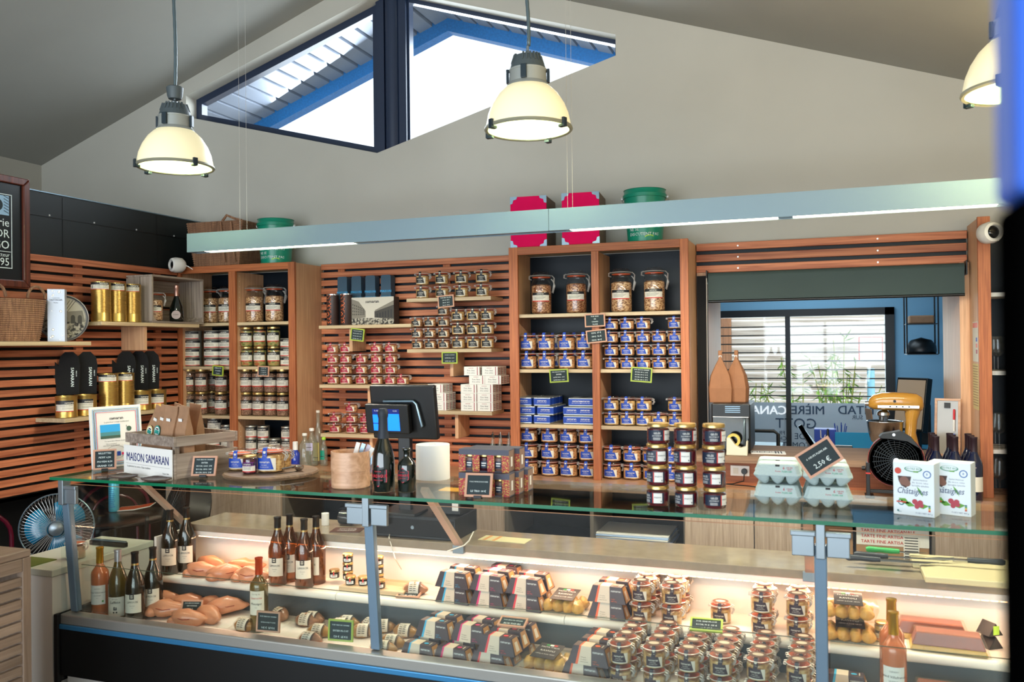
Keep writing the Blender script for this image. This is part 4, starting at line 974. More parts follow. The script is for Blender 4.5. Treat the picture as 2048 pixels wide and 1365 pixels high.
for x in (Xat(470, 450, 3.6), Xat(484, 450, 3.6), Xat(1130, 400, 3.6), Xat(1140, 400, 3.6)):
    G().tube([(x, .04, .098), (x, .04, zroof(x) - 2.262 - .002)], .0009, 4).build('suspension_wire', M_wire, t)
for a, b in segs: area('beam_light_%d' % segs.index((a, b)), ((a + b) / 2, 3.64, 2.255), (0, 0, 0), b - a, .06, 14 * (b - a), (1, .93, .78))

# bell pendants
M_shade = mat('opal_shade', 'efe6c4', .35, emit=.30, ecol='f2e4b0'); M_hous = mat('lamp_housing', '4a5458', .5)
M_shin = mat('shade_inner', 'e8f0c8', .5)
M_cov = glassy('cover_glass', (.86, 1.0, .70), .05); M_clipb = mat('clip_dark', '1a2a34', .35); M_col = mat('lamp_collar', 'a8aca8', .4, .35)
def pendant():
    o = thing('bell_pendant_lamp', 'x', 'lamp')
    pr = [(.175, 0), (.174, .02), (.166, .06), (.150, .10), (.125, .14), (.100, .165), (.085, .175)]
    G().lathe(pr, 40, cap=False).build('shade', M_shade, o, smooth=True, auto=False)
    G().lathe([(r - .004, z) for r, z in pr][::-1] + [(.170, -.001)], 40, cap=False).build('shade_lining', M_shin, o, smooth=True, auto=False)
    G().lathe([(.168, -.006), (.178, -.008), (.183, -.002), (.181, .006), (.175, .008)], 40, cap=False).build('rim_ring', mat('rim_grey', '9a9a86', .4, .3), o, smooth=True)
    G().lathe([(.168, -.004), (0, -.0045)], 40, cap=False).build('cover_glass', M_cov, o)
    G().lathe([(.092, .172), (.086, .182), (.078, .19), (.076, .235), (.079, .238), (.079, .244)], 32, cap=False).build('collar', M_col, o, smooth=True)
    g = G().lathe([(.078, .243), (.075, .246), (.066, .275), (.056, .30), (.0, .302)], 32)
    for i in range(24):
        a = 2 * PI * i / 24; c, s = math.cos(a), math.sin(a)
        if i % 8 in (0, 1): continue
        g.add([(c * .060 - s * .003, s * .060 + c * .003, .272), (c * .060 + s * .003, s * .060 - c * .003, .272), (c * .070 + s * .003, s * .070 - c * .003, .272), (c * .070 - s * .003, s * .070 + c * .003, .272),
               (c * .050 - s * .003, s * .050 + c * .003, .306), (c * .050 + s * .003, s * .050 - c * .003, .306), (c * .059 + s * .003, s * .059 - c * .003, .306), (c * .059 - s * .003, s * .059 + c * .003, .306)],
              [(0, 1, 2, 3), (4, 7, 6, 5), (0, 4, 5, 1), (1, 5, 6, 2), (2, 6, 7, 3), (3, 7, 4, 0)])
    g.build('lamp_housing', M_hous, o)
    for a in (-1.45, .25, 1.95, 3.5):
        c, s = math.cos(a), math.sin(a); g = G(); g.M = Matrix.Rotation(a, 4, 'Z')
        g.box(.078, .090, -.012, .012, .19, .245); g.build('housing_clip', M_clipb, o, bevel=.002)
    for a in (-2.2, -.35, 1.4, 3.1):
        g = G(); g.M = Matrix.Rotation(a, 4, 'Z'); g.box(.178, .190, -.011, .011, -.020, .018).box(.160, .188, -.011, .011, -.020, -.009); g.build('rim_clip', M_clipb, o, bevel=.002)
    G().lathe([(.0, .04), (.022, .05), (.026, .075), (.018, .11), (.014, .14)], 16).build('bulb', mat('bulb', 'ffffff', .5, emit=14, ecol='fffbe8'), o, smooth=True)
    G().lathe([(.012, .302), (.012, .318), (.006, .325), (.006, .345)], 12).build('hook', M_alu, o)
    return o
pp = Proto(pendant); PY = 3.3; LP = []
for k, (px, py, zc) in enumerate(((351, 334, 0), (1057, 259, 0), (2040, 180, 0))):
    q = pY(px, py, PY); o = pp.put(q, (.0, 0.0, 1.1)[k], ('bell pendant lamp with cream shade, left one beside the gable window', 'bell pendant lamp with cream shade in front of the gable window', 'bell pendant lamp cut off by the dark post at the right')[k], 'bell pendant lamps')
    LP.append((o, q, k))
for o, q, k in LP:
    zt = zroof(q.x) - q.z - .002; g = G(); pts = []
    for i in range(40): u = i / 39; pts.append((.006 * math.sin(u * 9 + k), 0, .345 + (zt - .345) * u))
    g.tube(pts, [.0085 if i % 2 else .0075 for i in range(40)], 8); c = g.build('conduit', mat('grey_conduit', '5a6a70', .45, .4), o, smooth=True, auto=False)
    if k == 0: G().lathe([(.03, .33), (.036, .345), (.040, .385), (.034, .39)], 20).build('canopy_cup', M_hous, o, smooth=True)
    l = bpy.data.lights.new('pendant_bulb', 'POINT'); l.energy = 7; l.shadow_soft_size = .03; l.color = (1, .96, .80)
    lo = bpy.data.objects.new('pendant_bulb', l); COL.objects.link(lo); lo.location = (q.x, q.y, q.z + .03)
# ================================================================ DISPLAY COUNTER
XA, XZ = -3.13, 1.5
ZD, ZS, YSF, ZG = .555, .685, 3.18, 1.204
t = thing('display_counter', 'long glass refrigerated display counter with aluminium posts', 'counter', (0, 0, 0))
def P(n, x0, x1, y0, y1, z0, z1, m, bev=0): return G().box(x0, x1, y0, y1, z0, z1).build(n, m, t, bevel=bev)
tg = P('glass_top', XA, XZ, 2.752, 3.25, ZG - .012, ZG, M_case)
G().box(XA, XZ, 2.748, 2.7518, ZG - .012, ZG).box(XA - .004, XA - .0002, 2.748, 3.25, ZG - .012, ZG).build('glass_edge', M_edge, tg)
g = G()
for a, b in ((-3.08, -1.615), (-1.585, -.03), (.02, XZ)):
    q = G().prism([(2.800, 1.168), (2.804, 1.168), (2.848, .605), (2.844, .605)], a, b, 'x').build('front_glass', M_caseside, t)
    G().box(a, b, 2.7995, 2.8045, 1.168, 1.1695).build('glass_edge', mat('edge_line', 'b07a55', .3), q)
    q = G().box(a, b, 2.862, 2.866, .60, .802).build('inner_glass', M_caseside, t)
    G().box(a, b, 2.8615, 2.8665, .802, .8035).build('glass_edge', mat('edge_line_dark', '3a4a38', .3), q)
G().box(XA, XA + .004, 2.80, 3.40, .60, 1.17).build('end_glass', M_caseside, t)
def post(x, nm='post'):
    o = G().prism([(2.792, 1.12), (2.822, 1.12), (2.868, .60), (2.838, .60)], x - .019, x + .019, 'x').build(nm, mat('post_alu', '8098ac', .3, .5), t, bevel=.004)
    q = G().box(x - .014, x + .014, 2.772, 2.815, 1.08, 1.192).build('glass_clamp', M_alu, o, bevel=.003)
    return o
for k, x in enumerate((-3.10, -1.60, -.005)):
    o = post(x)
    for a, b in (((x - .085, x - .018), (x + .018, x + .085)) if k else ((x + .006, x + .075),)):
        G().box(a, b, 2.782, 2.80, 1.085, 1.160).box(a - .004, b + .004, 2.776, 2.796, 1.148, 1.164).build('hinge_clamp', M_alu, o, bevel=.003)
for x in (-2.92, -1.465, -.045, 1.3):
    g = G(); a, b = Vector((x, 3.00, 1.190)), Vector((x, 3.335, .895)); d = (b - a).normalized(); n = Vector((0, d.z, -d.y)) * .010
    g.add([a + n + Vector((s, 0, 0)) for s in (-.016, .016)] + [a - n + Vector((s, 0, 0)) for s in (-.016, .016)] + [b + n + Vector((s, 0, 0)) for s in (-.016, .016)] + [b - n + Vector((s, 0, 0)) for s in (-.016, .016)],
          [(0, 1, 3, 2), (4, 6, 7, 5), (0, 4, 5, 1), (2, 3, 7, 6), (0, 2, 6, 4), (1, 5, 7, 3)])
    o = g.build('support_arm', mat('warm_alu', 'b59c8c', .4, .3), t); G().box(x - .025, x + .025, 3.318, 3.345, .862, .898).build('arm_foot', M_alu, o, bevel=.002)
P('front_rail', XA - .01, XZ, 2.80, 2.862, .552, .597, mat('rail_alu', '9c9a94', .35, .4), .006)
P('front_rail_lip', XA - .01, XZ, 2.79, 2.80, .535, .556, mat('rail_blue', '3f86b8', .3, .4), .003)
P('front_panel', XA - .01, XZ, 2.792, 2.80, .335, .535, M_black)
P('plinth', XA, XZ, 2.83, 2.84, .0, .334, M_white)
P('end_panel', XA - .02, XA - .011, 2.795, 3.4, .30, .60, M_black, .003)
P('end_trim', XA - .024, XA - .002, 2.78, 2.80, .30, .60, M_blackmat, .003)
P('deck', XA + .005, XZ, 2.868, 3.44, ZD - .02, ZD, M_white)
P('deck_riser', XA + .005, XZ, YSF + .03, YSF + .04, ZD, ZS - .02, mat('riser_grey', '4a5258', .5))
xs = [-2.955, Xat(672, 1215, YSF), Xat(1129, 1270, YSF), XZ]
for a, b in zip(xs[:-1], xs[1:]):
    G().box(a + .001, b - .001, YSF + .012, 3.44, ZS - .02, ZS).build('upper_shelf', M_white, t)
    G().lathe([(.017, a + .001), (.017, b - .001)], 16, 0, (0, YSF + .012, ZS - .017), 'x').build('shelf_lip', M_white, t, smooth=True)
P('back_panel', -2.955, XZ, 3.44, 3.45, ZS, .864, M_white); P('end_board', -2.970, -2.957, YSF, 3.60, ZD, .864, M_white)
P('rear_cabinet', -2.955, XZ, 3.46, 3.60, .05, .864, M_white)
P('fascia', -2.90, XZ, 3.345, 3.352, .842, .866, M_white)
P('led_housing', -2.88, XZ, 3.352, 3.375, .846, .866, M_alu)
M_led = mat('warm_led', 'ffd9a8', .5, emit=4.5, ecol='ffc890')
g = G(); n = 150
for k in range(n):
    x = -2.86 + (XZ + 2.84) * k / n; g.box(x, x + .020, 3.354, 3.366, .836, .8455)
o = g.build('led_strip', M_led, t); o['kind'] = 'stuff'
P('led_channel', -2.87, XZ, 3.366, 3.378, .832, .846, M_white)
MT = P('marble_top', -2.915, XZ, 3.335, 3.625, .866, .90, M_marble, .003)
area('case_led', (-.68, 3.335, .842), (math.radians(-22), 0, 0), 4.2, .02, 6, (1, .60, .40))
G().box(-2.76 + .43, -2.71 + .43, 3.338, 3.346, .850 - .006, .862).build('thermometer', M_board, t)
# cables hanging inside the case
tag(G().tube([tuple(pY(785, 1048, 3.50)), tuple(pY(778, 1075, 3.34)), tuple(pY(790, 1118, 3.32)), tuple(pZ(810, 1152, ZS + .004)), tuple(pZ(835, 1158, ZS + .004))], .0024, 6).build('power_cable', M_cream), 'pale cable hanging over the counter edge into the case beside the till drawer', 'cable')

# left service counter
t = thing('side_counter', 'low white side counter beyond the left glass end', 'counter', (-3.33, 3.1, 0))
G().box(-.17, .17, -.32, .28, .76, .79).build('worktop', mat('pale_green_white', 'cfd0c0', .3), t, bevel=.003); G().box(-.165, .165, -.315, .275, .0, .759).build('body', M_white, t)
G().box(-.12, -.02, -.317, -.315, .60, .66).build('label_holder', M_cream, t)
t = thing('document_tray', 'black document rail lying on the white side counter', 'rail', (-3.30, 3.22, .79), .0)
G().box(-.10, .12, -.012, .012, 0, .022).build('rail', M_black, t, bevel=.002); G().box(-.10, .12, -.004, .004, .0221, .030).build('rail_top', M_alud, t)
wj = jar_fn('storage_jar', 'jar', .042, .085, M_cream, mat('clear_fill', 'b8a890', .4), ribbon=False)
wj.put((-3.24, 2.98, .791), .3, 'small clip-top glass jar on the white side counter'); 
tag(G().box(-.08, .08, -.07, .07, 0, .004).build('leaflet', mat('green_leaflet', '5f6b2a', .6)), 'green printed leaflet on the near end of the side counter', 'leaflet'); bpy.data.objects['leaflet'].location = (-3.38, 2.86, .79)

# slatted bench unit at lower left
t = thing('slatted_cabinet', 'grey-beige slatted wooden cabinet at the lower left corner', 'cabinet', (-2.774, 2.35, 0))
MSC = wood('taupe_wood_y', '7d6654', '9a8472', 1); MSCz = wood('taupe_wood_z', '7d6654', '9a8472', 2)
G().box(-.60, 0, -1.0, 0, .985, 1.012).build('top_panel', MSC, t, bevel=.004)
G().box(-.03, 0, -.035, 0, 0, .984).build('frame_post', MSCz, t, bevel=.003); G().box(-.03, 0, -1.0, -.036, .935, .984).build('top_rail', MSC, t, bevel=.003)
G().box(-.60, -.03, -.02, 0, .0, .984).build('end_panel', MSCz, t)
me = G().box(-.022, -.006, -1.0, -.036, 0, .031).mesh('slat', MSC)
for k in range(22): o = bpy.data.objects.new('slat', me); COL.objects.link(o); o.parent = t; o.location.z = .022 + k * .041
G().box(-.60, -.55, -1.0, -.03, 0, .98).build('back_panel', M_blackmat, t)

# blue desk fan
q = Vector((-3.86, 3.43, .80)); t = thing('desk_fan', 'round desk fan with turquoise blades behind the left counter post', 'fan', (q.x, q.y, 0), math.radians(42))
M_bl = mat('turquoise_blade', '0a6f94', .25, spec=.8); g = G()
R_ = .18
for s in (-1, 1):
    for i in range(60):
        a = 2 * PI * i / 60; c, sn = math.cos(a), math.sin(a)
        g.tube([(.045 * c, s * .052, .045 * sn + q.z), (.11 * c, s * .050, .11 * sn + q.z), (.165 * c, s * .030, .165 * sn + q.z), (R_ * c, 0, R_ * sn + q.z)], .0007, 3)
g.build('wire_guard', M_wire, t)
g = G()
g.tube([(R_ * math.cos(a), 0, R_ * math.sin(a) + q.z) for a in [2 * PI * i / 48 for i in range(48)]], .004, 6, closed=True)
g.tube([(.045 * math.cos(a), -.053, .045 * math.sin(a) + q.z) for a in [2 * PI * i / 24 for i in range(24)]], .003, 5, closed=True); g.build('guard_ring', M_alud, t)
for k in range(3):
    g = G(); a0 = 2 * PI * k / 3 + .9; vs = []
    for i in range(9):
        a = a0 + (i / 8 - .5) * 1.5; e = math.sin(PI * min(max(i / 8, .04), .96)) ** .4
        for r in (.035, .09, .12 + .035 * e): vs.append((r * math.cos(a), (i / 8 - .5) * -.03, r * math.sin(a) + q.z))
    fs = [(i * 3 + j, i * 3 + j + 1, (i + 1) * 3 + j + 1, (i + 1) * 3 + j) for i in range(8) for j in range(2)]
    o = g.add(vs, fs).build('blade', M_bl, t, smooth=True, auto=False); sm = o.modifiers.new('s', 'SOLIDIFY'); sm.thickness = .002
G().lathe([(.0, -.058), (.020, -.056), (.038, -.045), (.038, .05), (.03, .11), (0, .12)], 24, 0, (0, 0, q.z), 'y').build('hub', M_alu, t, smooth=True)
G().lathe([(.014, .02), (.014, q.z - .03)], 14, 0, (0, .07, 0)).build('stem', mat('pale_blue_plastic', 'a8c4cc', .4), t, smooth=True); G().lathe([(.15, 0), (.15, .015), (.02, .03)], 28, 0, (0, .07, 0)).build('base', mat('pale_blue_plastic', 'a8c4cc', .4), t, smooth=True)
# round table, can, magazine, chairs
t = thing('bistro_table', 'dark round bistro table behind the left end of the counter', 'table', (-4.02, 4.00, 0))
G().lathe([(.0, .722), (.30, .722), (.31, .73), (.31, .74), (.30, .745), (0, .745)], 40).build('tabletop', mat('dark_top', '2a2624', .25), t, smooth=True)
G().lathe([(.22, 0), (.22, .01), (.03, .02), (.025, .72)], 20).build('pedestal', M_black, t, smooth=True)
q = pZ(228, 1023, .746); t = thing('spray_can', 'tall pale blue spray can on the dark round table', 'can', (q.x, q.y, .746), .5)
G().lathe([(.029, 0), (.031, .004), (.031, .175), (.026, .185)], 24).build('can_body', mat('can_blue', '52b8d0', .3, .2), t, smooth=True); G().lathe([(.025, .185), (.026, .19), (.026, .205), (.02, .21)], 20).build('cap', M_white, t, smooth=True)
g = G()
for k in range(10): g.patch(.0316, -.7, .5 - .1 * (k % 3), .03 + k * .012, .033 + k * .012, 0, 5)
g.build('print', M_navy, t)
q = pZ(268, 1018, .746); t = thing('magazine', 'open orange magazine on the dark round table', 'magazine', (q.x + .02, q.y, .746), .5)
G().prism([(-.11, 0), (0, .004), (.10, .022), (.10, .026), (0, .010), (-.11, .004)], -.07, .07, 'y').build('pages', M_whitem, t); G().prism([(-.105, .0045), (0, .0105), (.095, .0265), (.095, .028), (0, .012), (-.105, .006)], -.066, .05, 'y').build('cover', M_orange, t)
M_burg = mat('burgundy_lacquer', '5c0f24', .2)
def chair():
    o = thing('bistro_chair', 'x', 'chair')
    def arch(w, h, r, nm): G().tube([(-w, 0, .44)] + [(-w * math.cos(a) , .02, h - w * .8 + w * .8 * math.sin(a)) for a in [PI * i / 12 for i in range(13)]] + [(w, 0, .44)], r, 8).build(nm, M_burg, o, smooth=True)
    arch(.20, .88, .012, 'back_frame'); arch(.13, .80, .009, 'back_hoop')
    G().lathe([(.0, .43), (.2, .43), (.21, .44), (.2, .455), (0, .46)], 28, 0, (0, -.19, 0)).build('seat', M_black, o, smooth=True)
    for x in (-.15, .15):
        for y in (-.04, -.34): G().tube([(x, y, .43), (x * 1.15, y + (.04 if y > -.1 else -.03), 0)], .011, 8).build('leg', M_burg, o, smooth=True)
    return o
ch = Proto(chair)
q = pY(20, 1075, 3.62); ch.put((-4.34, 3.30, 0), math.radians(60), 'burgundy bentwood chair left of the desk fan', 'bistro chairs'); ch.put((-4.33, 4.30, 0), math.radians(50), 'burgundy bentwood chair behind the dark round table', 'bistro chairs')
# black drum fan
q = pY(372, 1030, 3.98); t = thing('drum_fan', 'large black floor fan tilted behind the counter', 'fan', (q.x, q.y, 0), math.radians(25))
T0 = Matrix.Translation((0, 0, q.z)) @ Matrix.Rotation(math.radians(-28), 4, 'X') @ Matrix.Rotation(math.radians(-55), 4, 'Z')
g = G(); g.M = T0; g.lathe([(.20, -.07), (.215, -.06), (.215, .06), (.20, .07), (.195, .06), (.195, -.06)], 40, ax='y'); g.build('drum', M_black, t, smooth=True)
g = G(); g.M = T0
for s in (-1, 1):
    for r in [.03 + .017 * i for i in range(10)]: g.tube([(r * math.cos(a), s * (.075 + .02 * (1 - r / .2)), r * math.sin(a)) for a in [2 * PI * i / 28 for i in range(28)]], .0013, 3, closed=True)
    for i in range(16): a = 2 * PI * i / 16; g.tube([(.02 * math.cos(a), s * .095, .02 * math.sin(a)), (.2 * math.cos(a), s * .072, .2 * math.sin(a))], .0015, 3)
g.build('wire_guard', mat('dark_wire', '5a5e60', .3, .6), t)
for k in range(4):
    g = G(); g.M = T0 @ Matrix.Rotation(k * PI / 2, 4, 'Y'); g.add([(.03, -.02, -.02), (.18, -.03, -.06), (.18, .03, .06), (.03, .02, .02)], [(0, 1, 2, 3)]); o = g.build('blade', M_black, t); o.modifiers.new('s', 'SOLIDIFY').thickness = .003
g = G(); g.M = T0; g.lathe([(.05, -.03), (.05, .06)], 20, ax='y'); g.build('motor', M_black, t, smooth=True)
G().tube([(-.22, 0, q.z), (-.23, 0, .3), (-.2, 0, .02), (.2, 0, .02), (.23, 0, .3), (.22, 0, q.z)], .012, 8).build('stand', M_black, t, smooth=True)

# ---------------------------------------------------------------- bottles in the case
M_amb = glassy('amber_glass', (.62, .34, .16), .07, .03, '3a1e08', .45); M_ambd = glassy('dark_amber_glass', (.20, .13, .05), .07, .03, '1a1408', .7)
M_rose = glassy('rose_glass', (.95, .72, .52), .06, .03, 'd98a5a', .5); M_oliv = glassy('olive_glass', (.6, .5, .2), .07, .03, '5a4a1c', .55)
BUR = [(.038, 0), (.0415, .004), (.042, .15), (.040, .17), (.030, .20), (.019, .228), (.0145, .25), (.0142, .295), (.0155, .296), (.0155, .300), (.012, .301)]
BOR = [(.034, 0), (.0375, .004), (.0378, .19), (.035, .203), (.022, .220), (.0148, .232), (.0142, .30), (.0155, .301), (.0155, .306), (.012, .307)]
CAPB = [(.0152, .250), (.0150, .292), (.0166, .294), (.0166, .303), (.010, .3045)]
CAPO = [(.0160, .238), (.0150, .300), (.0166, .302), (.0166, .309), (.010, .3105)]
def bottle(prof, glass, capp, capm, band, lz, lines, lm=M_cream, logo=None, green=False, strip=False, fillm=None):
    o = thing('wine_bottle', 'x', 'bottle'); G().lathe(prof, 24).build('glass', glass, o, smooth=True, auto=False)
    if fillm: G().lathe([(.034, .004), (.0362, .01), (.0362, .185), (.033, .200), (.018, .218)], 20).build('wine', fillm, o, smooth=True)
    g = G().lathe(capp, 20, 0)
    if band: r = capp[0][0] + .0006; g.lathe([(r, capp[0][1] - .004), (r, capp[0][1] + .004)], 20, 1)
    g.build('capsule', [capm, M_goldlid], o, smooth=True)
    R = prof[2][0] + .0006; z0, z1 = lz
    g = G().patch(R, -.95, .85, z0, z1, 0, 12)
    for (s, sz, z, b, mi) in lines: g.ctext(s, sz, R + .0006, -.05, z, mi, b)
    if logo: g.patch(R + .0006, -.33, .13, z1 - .020, z1 + .004, 1, 4); g.patch(R + .001, -.22, .02, z1 - .006, z1 - .002, 0, 3); g.patch(R + .001, -.22, .02, z1 - .014, z1 - .010, 0, 3)
    if green: g.patch(R + .0006, .45, .65, z0 + .010, z0 + .018, 3, 2)
    if strip: g.patch(R + .0003, -.5, .4, z0 - .012, z0 - .006, 2, 6)
    g.build('label', [lm, M_ink, M_redstripe, mat('organic_green', '4a9a3a', .5)], o); return o
limd = Proto(lambda: bottle(BUR, M_ambd, CAPB, M_black, True, (.045, .125), [('LIMOUX', .013, .088, .01, 1), ('Domaine', .006, .075, 0, 1), ('2019', .005, .066, 0, 1)], logo=True))
lima = Proto(lambda: bottle(BUR, M_amb, CAPB, M_black, True, (.045, .125), [('LIMOUX', .013, .088, .01, 1), ('Domaine', .006, .075, 0, 1), ('2019', .005, .066, 0, 1)], logo=True))
GW = 'wine bottles in the display case'; RB = math.radians(30)
def onz(px, py, z): q = pZ(px, py, z); return (q.x, q.y, z + .0005)
for k, (px, Y, z) in enumerate(((270, 2.935, ZD), (306, 3.03, ZD), (341, 3.225, ZS), (374, 3.29, ZS))):
    limd.put((Xat(px, 1150, Y), Y, z + .0005), RB, 'dark wine bottle with black capsule and cream label, %s of four at the left end' % ORD[k], GW)
for k, (px, Y) in enumerate(((556, 3.225), (580, 3.295), (609, 3.225), (633, 3.295))):
    lima.put((Xat(px, 1150, Y), Y, ZS + .0005), (.30, .45, .45, .0)[k], 'amber wine bottle with black capsule, %s of four in the middle cluster' % ORD[k], GW)
ros = Proto(lambda: bottle(BOR, M_rose, CAPO, mat('gold_foil', 'c8962c', .25, .7), False, (.06, .145), [('CHÂTEAU', .0065, .128, 0, 1), ('Grand Villefranche', .0115, .110, .0, 1), ('SAUTERNES', .006, .098, 0, 1), ('2018', .005, .088, 0, 1)], M_whitem, green=True, fillm=mat('rose_wine', 'd9804a', .1)))
ros.put((Xat(200, 1150, 2.94), 2.94, ZD + .0005), RB, 'rosé wine bottle with gold foil, first bottle at the left end of the case', GW)
ros.put((Xat(1787, 1260, 2.93), 2.93, ZD + .0005 + .03), -.05, 'rosé wine bottle with gold foil, front one at the right end of the case', GW)
ros.put((Xat(1783, 1240, 3.02), 3.02, ZD + .0005 + .045), -.05, 'rosé wine bottle with gold foil, rear one at the right end of the case', GW)
for x, y, h in ((Xat(1787, 1260, 2.93), 2.93, .03), (Xat(1783, 1240, 3.02), 3.02, .045)): tag(G().lathe([(.04, ZD), (.04, ZD + h)], 20, 0, (x, y, 0)).build('bottle_riser', M_white), 'small round riser under the %s rosé bottle at the right end' % ('front' if h < .04 else 'rear'), 'riser')
b = Proto(lambda: bottle(BUR, M_oliv, [(.0150, .250), (.0148, .292), (.0166, .294), (.0166, .303), (.010, .3045)], mat('silver_foil', 'b8b8bc', .3, .7), False, (.015, .10), [('Domaine', .007, .088, 0, 1), ('Laffitte', .016, .072, .01, 1)]))
o = b.put((Xat(236, 1150, 2.95), 2.95, ZD + .0005), RB, 'olive wine bottle with silver foil and cyclists on its label, left end', GW)
g = G()
for s in (-1, 1):
    for dz in (0,): 
        g.add([(.043 * math.sin(a0), -.043 * math.cos(a0), z) for a0, z in [(-.05 + s * .14 + .09 * math.cos(a), .033 + .0040 * math.sin(a)) for a in [2 * PI * i / 10 for i in range(10)]]], [tuple(range(10))])
g.patch(.0432, -.22, .12, .043, .047, 0, 4).patch(.0432, -.2, -.08, .045, .058, 0, 2).patch(.0432, .0, .10, .045, .056, 0, 2); g.build('cyclist_print', M_ink, o)
b = Proto(lambda: bottle(BOR, M_oliv, CAPO, mat('copper_foil', 'c0441c', .25, .5), False, (.075, .175), [('Le Cep de', .008, .160, 0, 1), ('Laurenta', .014, .142, 0, 2), ('Monsigot', .013, .118, .01, 1), ('2020', .005, .105, 0, 1)], M_cream))
b.put((Xat(518, 1180, 3.0), 3.0, ZD + .0005), .35, 'white wine bottle with copper red capsule standing beside the raw livers', GW)

# ---------------------------------------------------------------- raw livers
def skin(name, col, c2):
    m = mat(name, col, .28, spec=.6, noise=.12, nscale=14, bump=.25); return m
M_liv = skin('raw_liver', 'cc8a68', 0); M_liv.node_tree.nodes['Principled BSDF'].inputs['Subsurface Weight'].default_value = .0
import mathutils.noise as mn
def blob(L, Wd, H, seed, seg=20, rings=12, lump=.22, groove=True):
    vs = []; fs = []; off = Vector((seed * 7.3, 1, 2))
    for j in range(rings + 1):
        th = PI * j / rings
        for i in range(seg):
            a = 2 * PI * i / seg; d = Vector((math.cos(th), math.sin(th) * math.cos(a), math.sin(th) * math.sin(a)))
            k = 1 + lump * mn.noise(d * 1.3 + off) + lump * .5 * mn.noise(d * 3 + off)
            if groove: k *= 1 - .12 * math.exp(-((d.x - .25) / .16) ** 2)
            x = d.x * L * k; wy = 1 - .35 * max(0, d.x) ; y = d.y * Wd * k * wy; z = d.z * H * k * wy
            vs.append((x, y, max(z, -H * .62) + H * .62))
    for j in range(rings):
        for i in range(seg): fs.append((j * seg + i, j * seg + (i + 1) % seg, (j + 1) * seg + (i + 1) % seg, (j + 1) * seg + i))
    return vs, fs
def liver(seed):
    def f():
        o = thing('raw_liver', 'x', 'meat'); v, fc = blob(.082, .045, .038, seed); G().add(v, fc).build('lobe', M_liv, o, smooth=True, auto=False)
        v, fc = blob(.030, .028, .020, seed + 3, 14, 8, .15, False); g = G(); g.M = Matrix.Translation((-.055, -.02, .0)); g.add(v, fc).build('small_lobe', M_liv, o, smooth=True, auto=False)
        g = G().tube([(-.03, -.041, .035), (0, -.046, .030), (.03, -.040, .032)], .0016, 5); g.build('vein', mat('vein_red', '8a3020', .4), o); o.scale = (1.08, 1.1, 1.12); return o
    return Proto(f)
LV = [liver(k) for k in range(4)]
spots = [(268, 1224, 0, .1), (302, 1206, 0, .2), (327, 1190, 0, -.1), (368, 1190, 0, .0), (410, 1197, 0, .3), (335, 1228, 0, .3), (378, 1242, 0, .1), (418, 1236, 0, -.5), (455, 1222, 0, .6), (462, 1200, 0, .2),
         (392, 1145, 1, .1), (424, 1128, 1, -.2), (450, 1146, 1, .7), (486, 1157, 1, .1), (492, 1132, 1, .5)]
for k, (px, py, s, a) in enumerate(spots):
    z = ZS if s else ZD; q = pZ(px, py + (4 if s else -2), z + .02); q.y = min(max(q.y, 2.915), 3.39 if s else 3.16); 
    if s: q.y = max(q.y, 3.235)
    o = LV[k % 4].put((q.x, q.y, z + .0005 + (0 if s or k not in (2, 5, 8) else .012)), a, ('raw duck liver, %s on the upper shelf' % ORD[k - 10]) if s else ('raw duck liver, %s in the pile on the lower deck at left' % ORD[k]), 'raw duck livers')
# vacuum packed livers
M_pk = mat('cooked_liver', '9a6a4e', .3, noise=.3, nscale=40, bump=.2); M_pky = mat('yellow_liver', 'a87a3c', .3, noise=.2, nscale=20); M_film = glassy('clear_film', (.98, .97, .95), .03, .15, 'd8c8b8', .04)
def pack(seed, mm):
    def f():
        o = thing('packed_liver', 'x', 'meat'); v, fc = blob(.055, .035, .032, seed, 18, 10, .10, False); G().add(v, fc).build('meat', mm, o, smooth=True, auto=False)
        w, fc2 = blob(.060, .038, .034, seed, 14, 8, .12, False); G().add(w, fc2).build('film', M_film, o, smooth=True, auto=False)
        g = G(); g.add([(.055, -.012, .012), (.085, -.03, .004), (.09, .02, .006), (.055, .014, .014)], [(0, 1, 2, 3)]).add([(-.055, -.012, .012), (-.082, -.022, .003), (-.085, .02, .008), (-.055, .014, .014)], [(0, 1, 2, 3)]); g.build('film_end', M_film, o)
        g = G(); n = 10
        for (xa, xb, m, d) in [(-.024, .020, 0, .0), (.020, .0235, 1, .0), (.0255, .0275, 1, 0)] + [(-.020, .016 - .004 * (i % 3), 1, .0006) for i in range(0)]:
            vs = []
            for i in range(n + 1):
                a = -.35 + 2.0 * i / n; r = .0365 + d
                for x in (xa, xb): sx_ = math.sqrt(max(.2, 1 - (x / .062) ** 2)); vs.append((x, -r * math.cos(a) * sx_ * 1.04, r * .93 * math.sin(a) * sx_ + .0205))
            g.add(vs, [(2 * i, 2 * i + 1, 2 * i + 3, 2 * i + 2) for i in range(n)], m)
        for j in range(5):
            a = .1 + j * .24; r = .0372
            for xx in (-.018, -.002): g.add([(x, -r * math.cos(a + b) * 1.04, r * .93 * math.sin(a + b) + .0205) for x, b in ((xx, 0), (xx + .012, 0), (xx + .012, .07), (xx, .07))], [(0, 1, 2, 3)], 1)
        g.build('label', [M_cream, M_ink], o); return o
    return Proto(f)
PK = [pack(5, M_pk), pack(8, M_pk), pack(11, M_pky)]
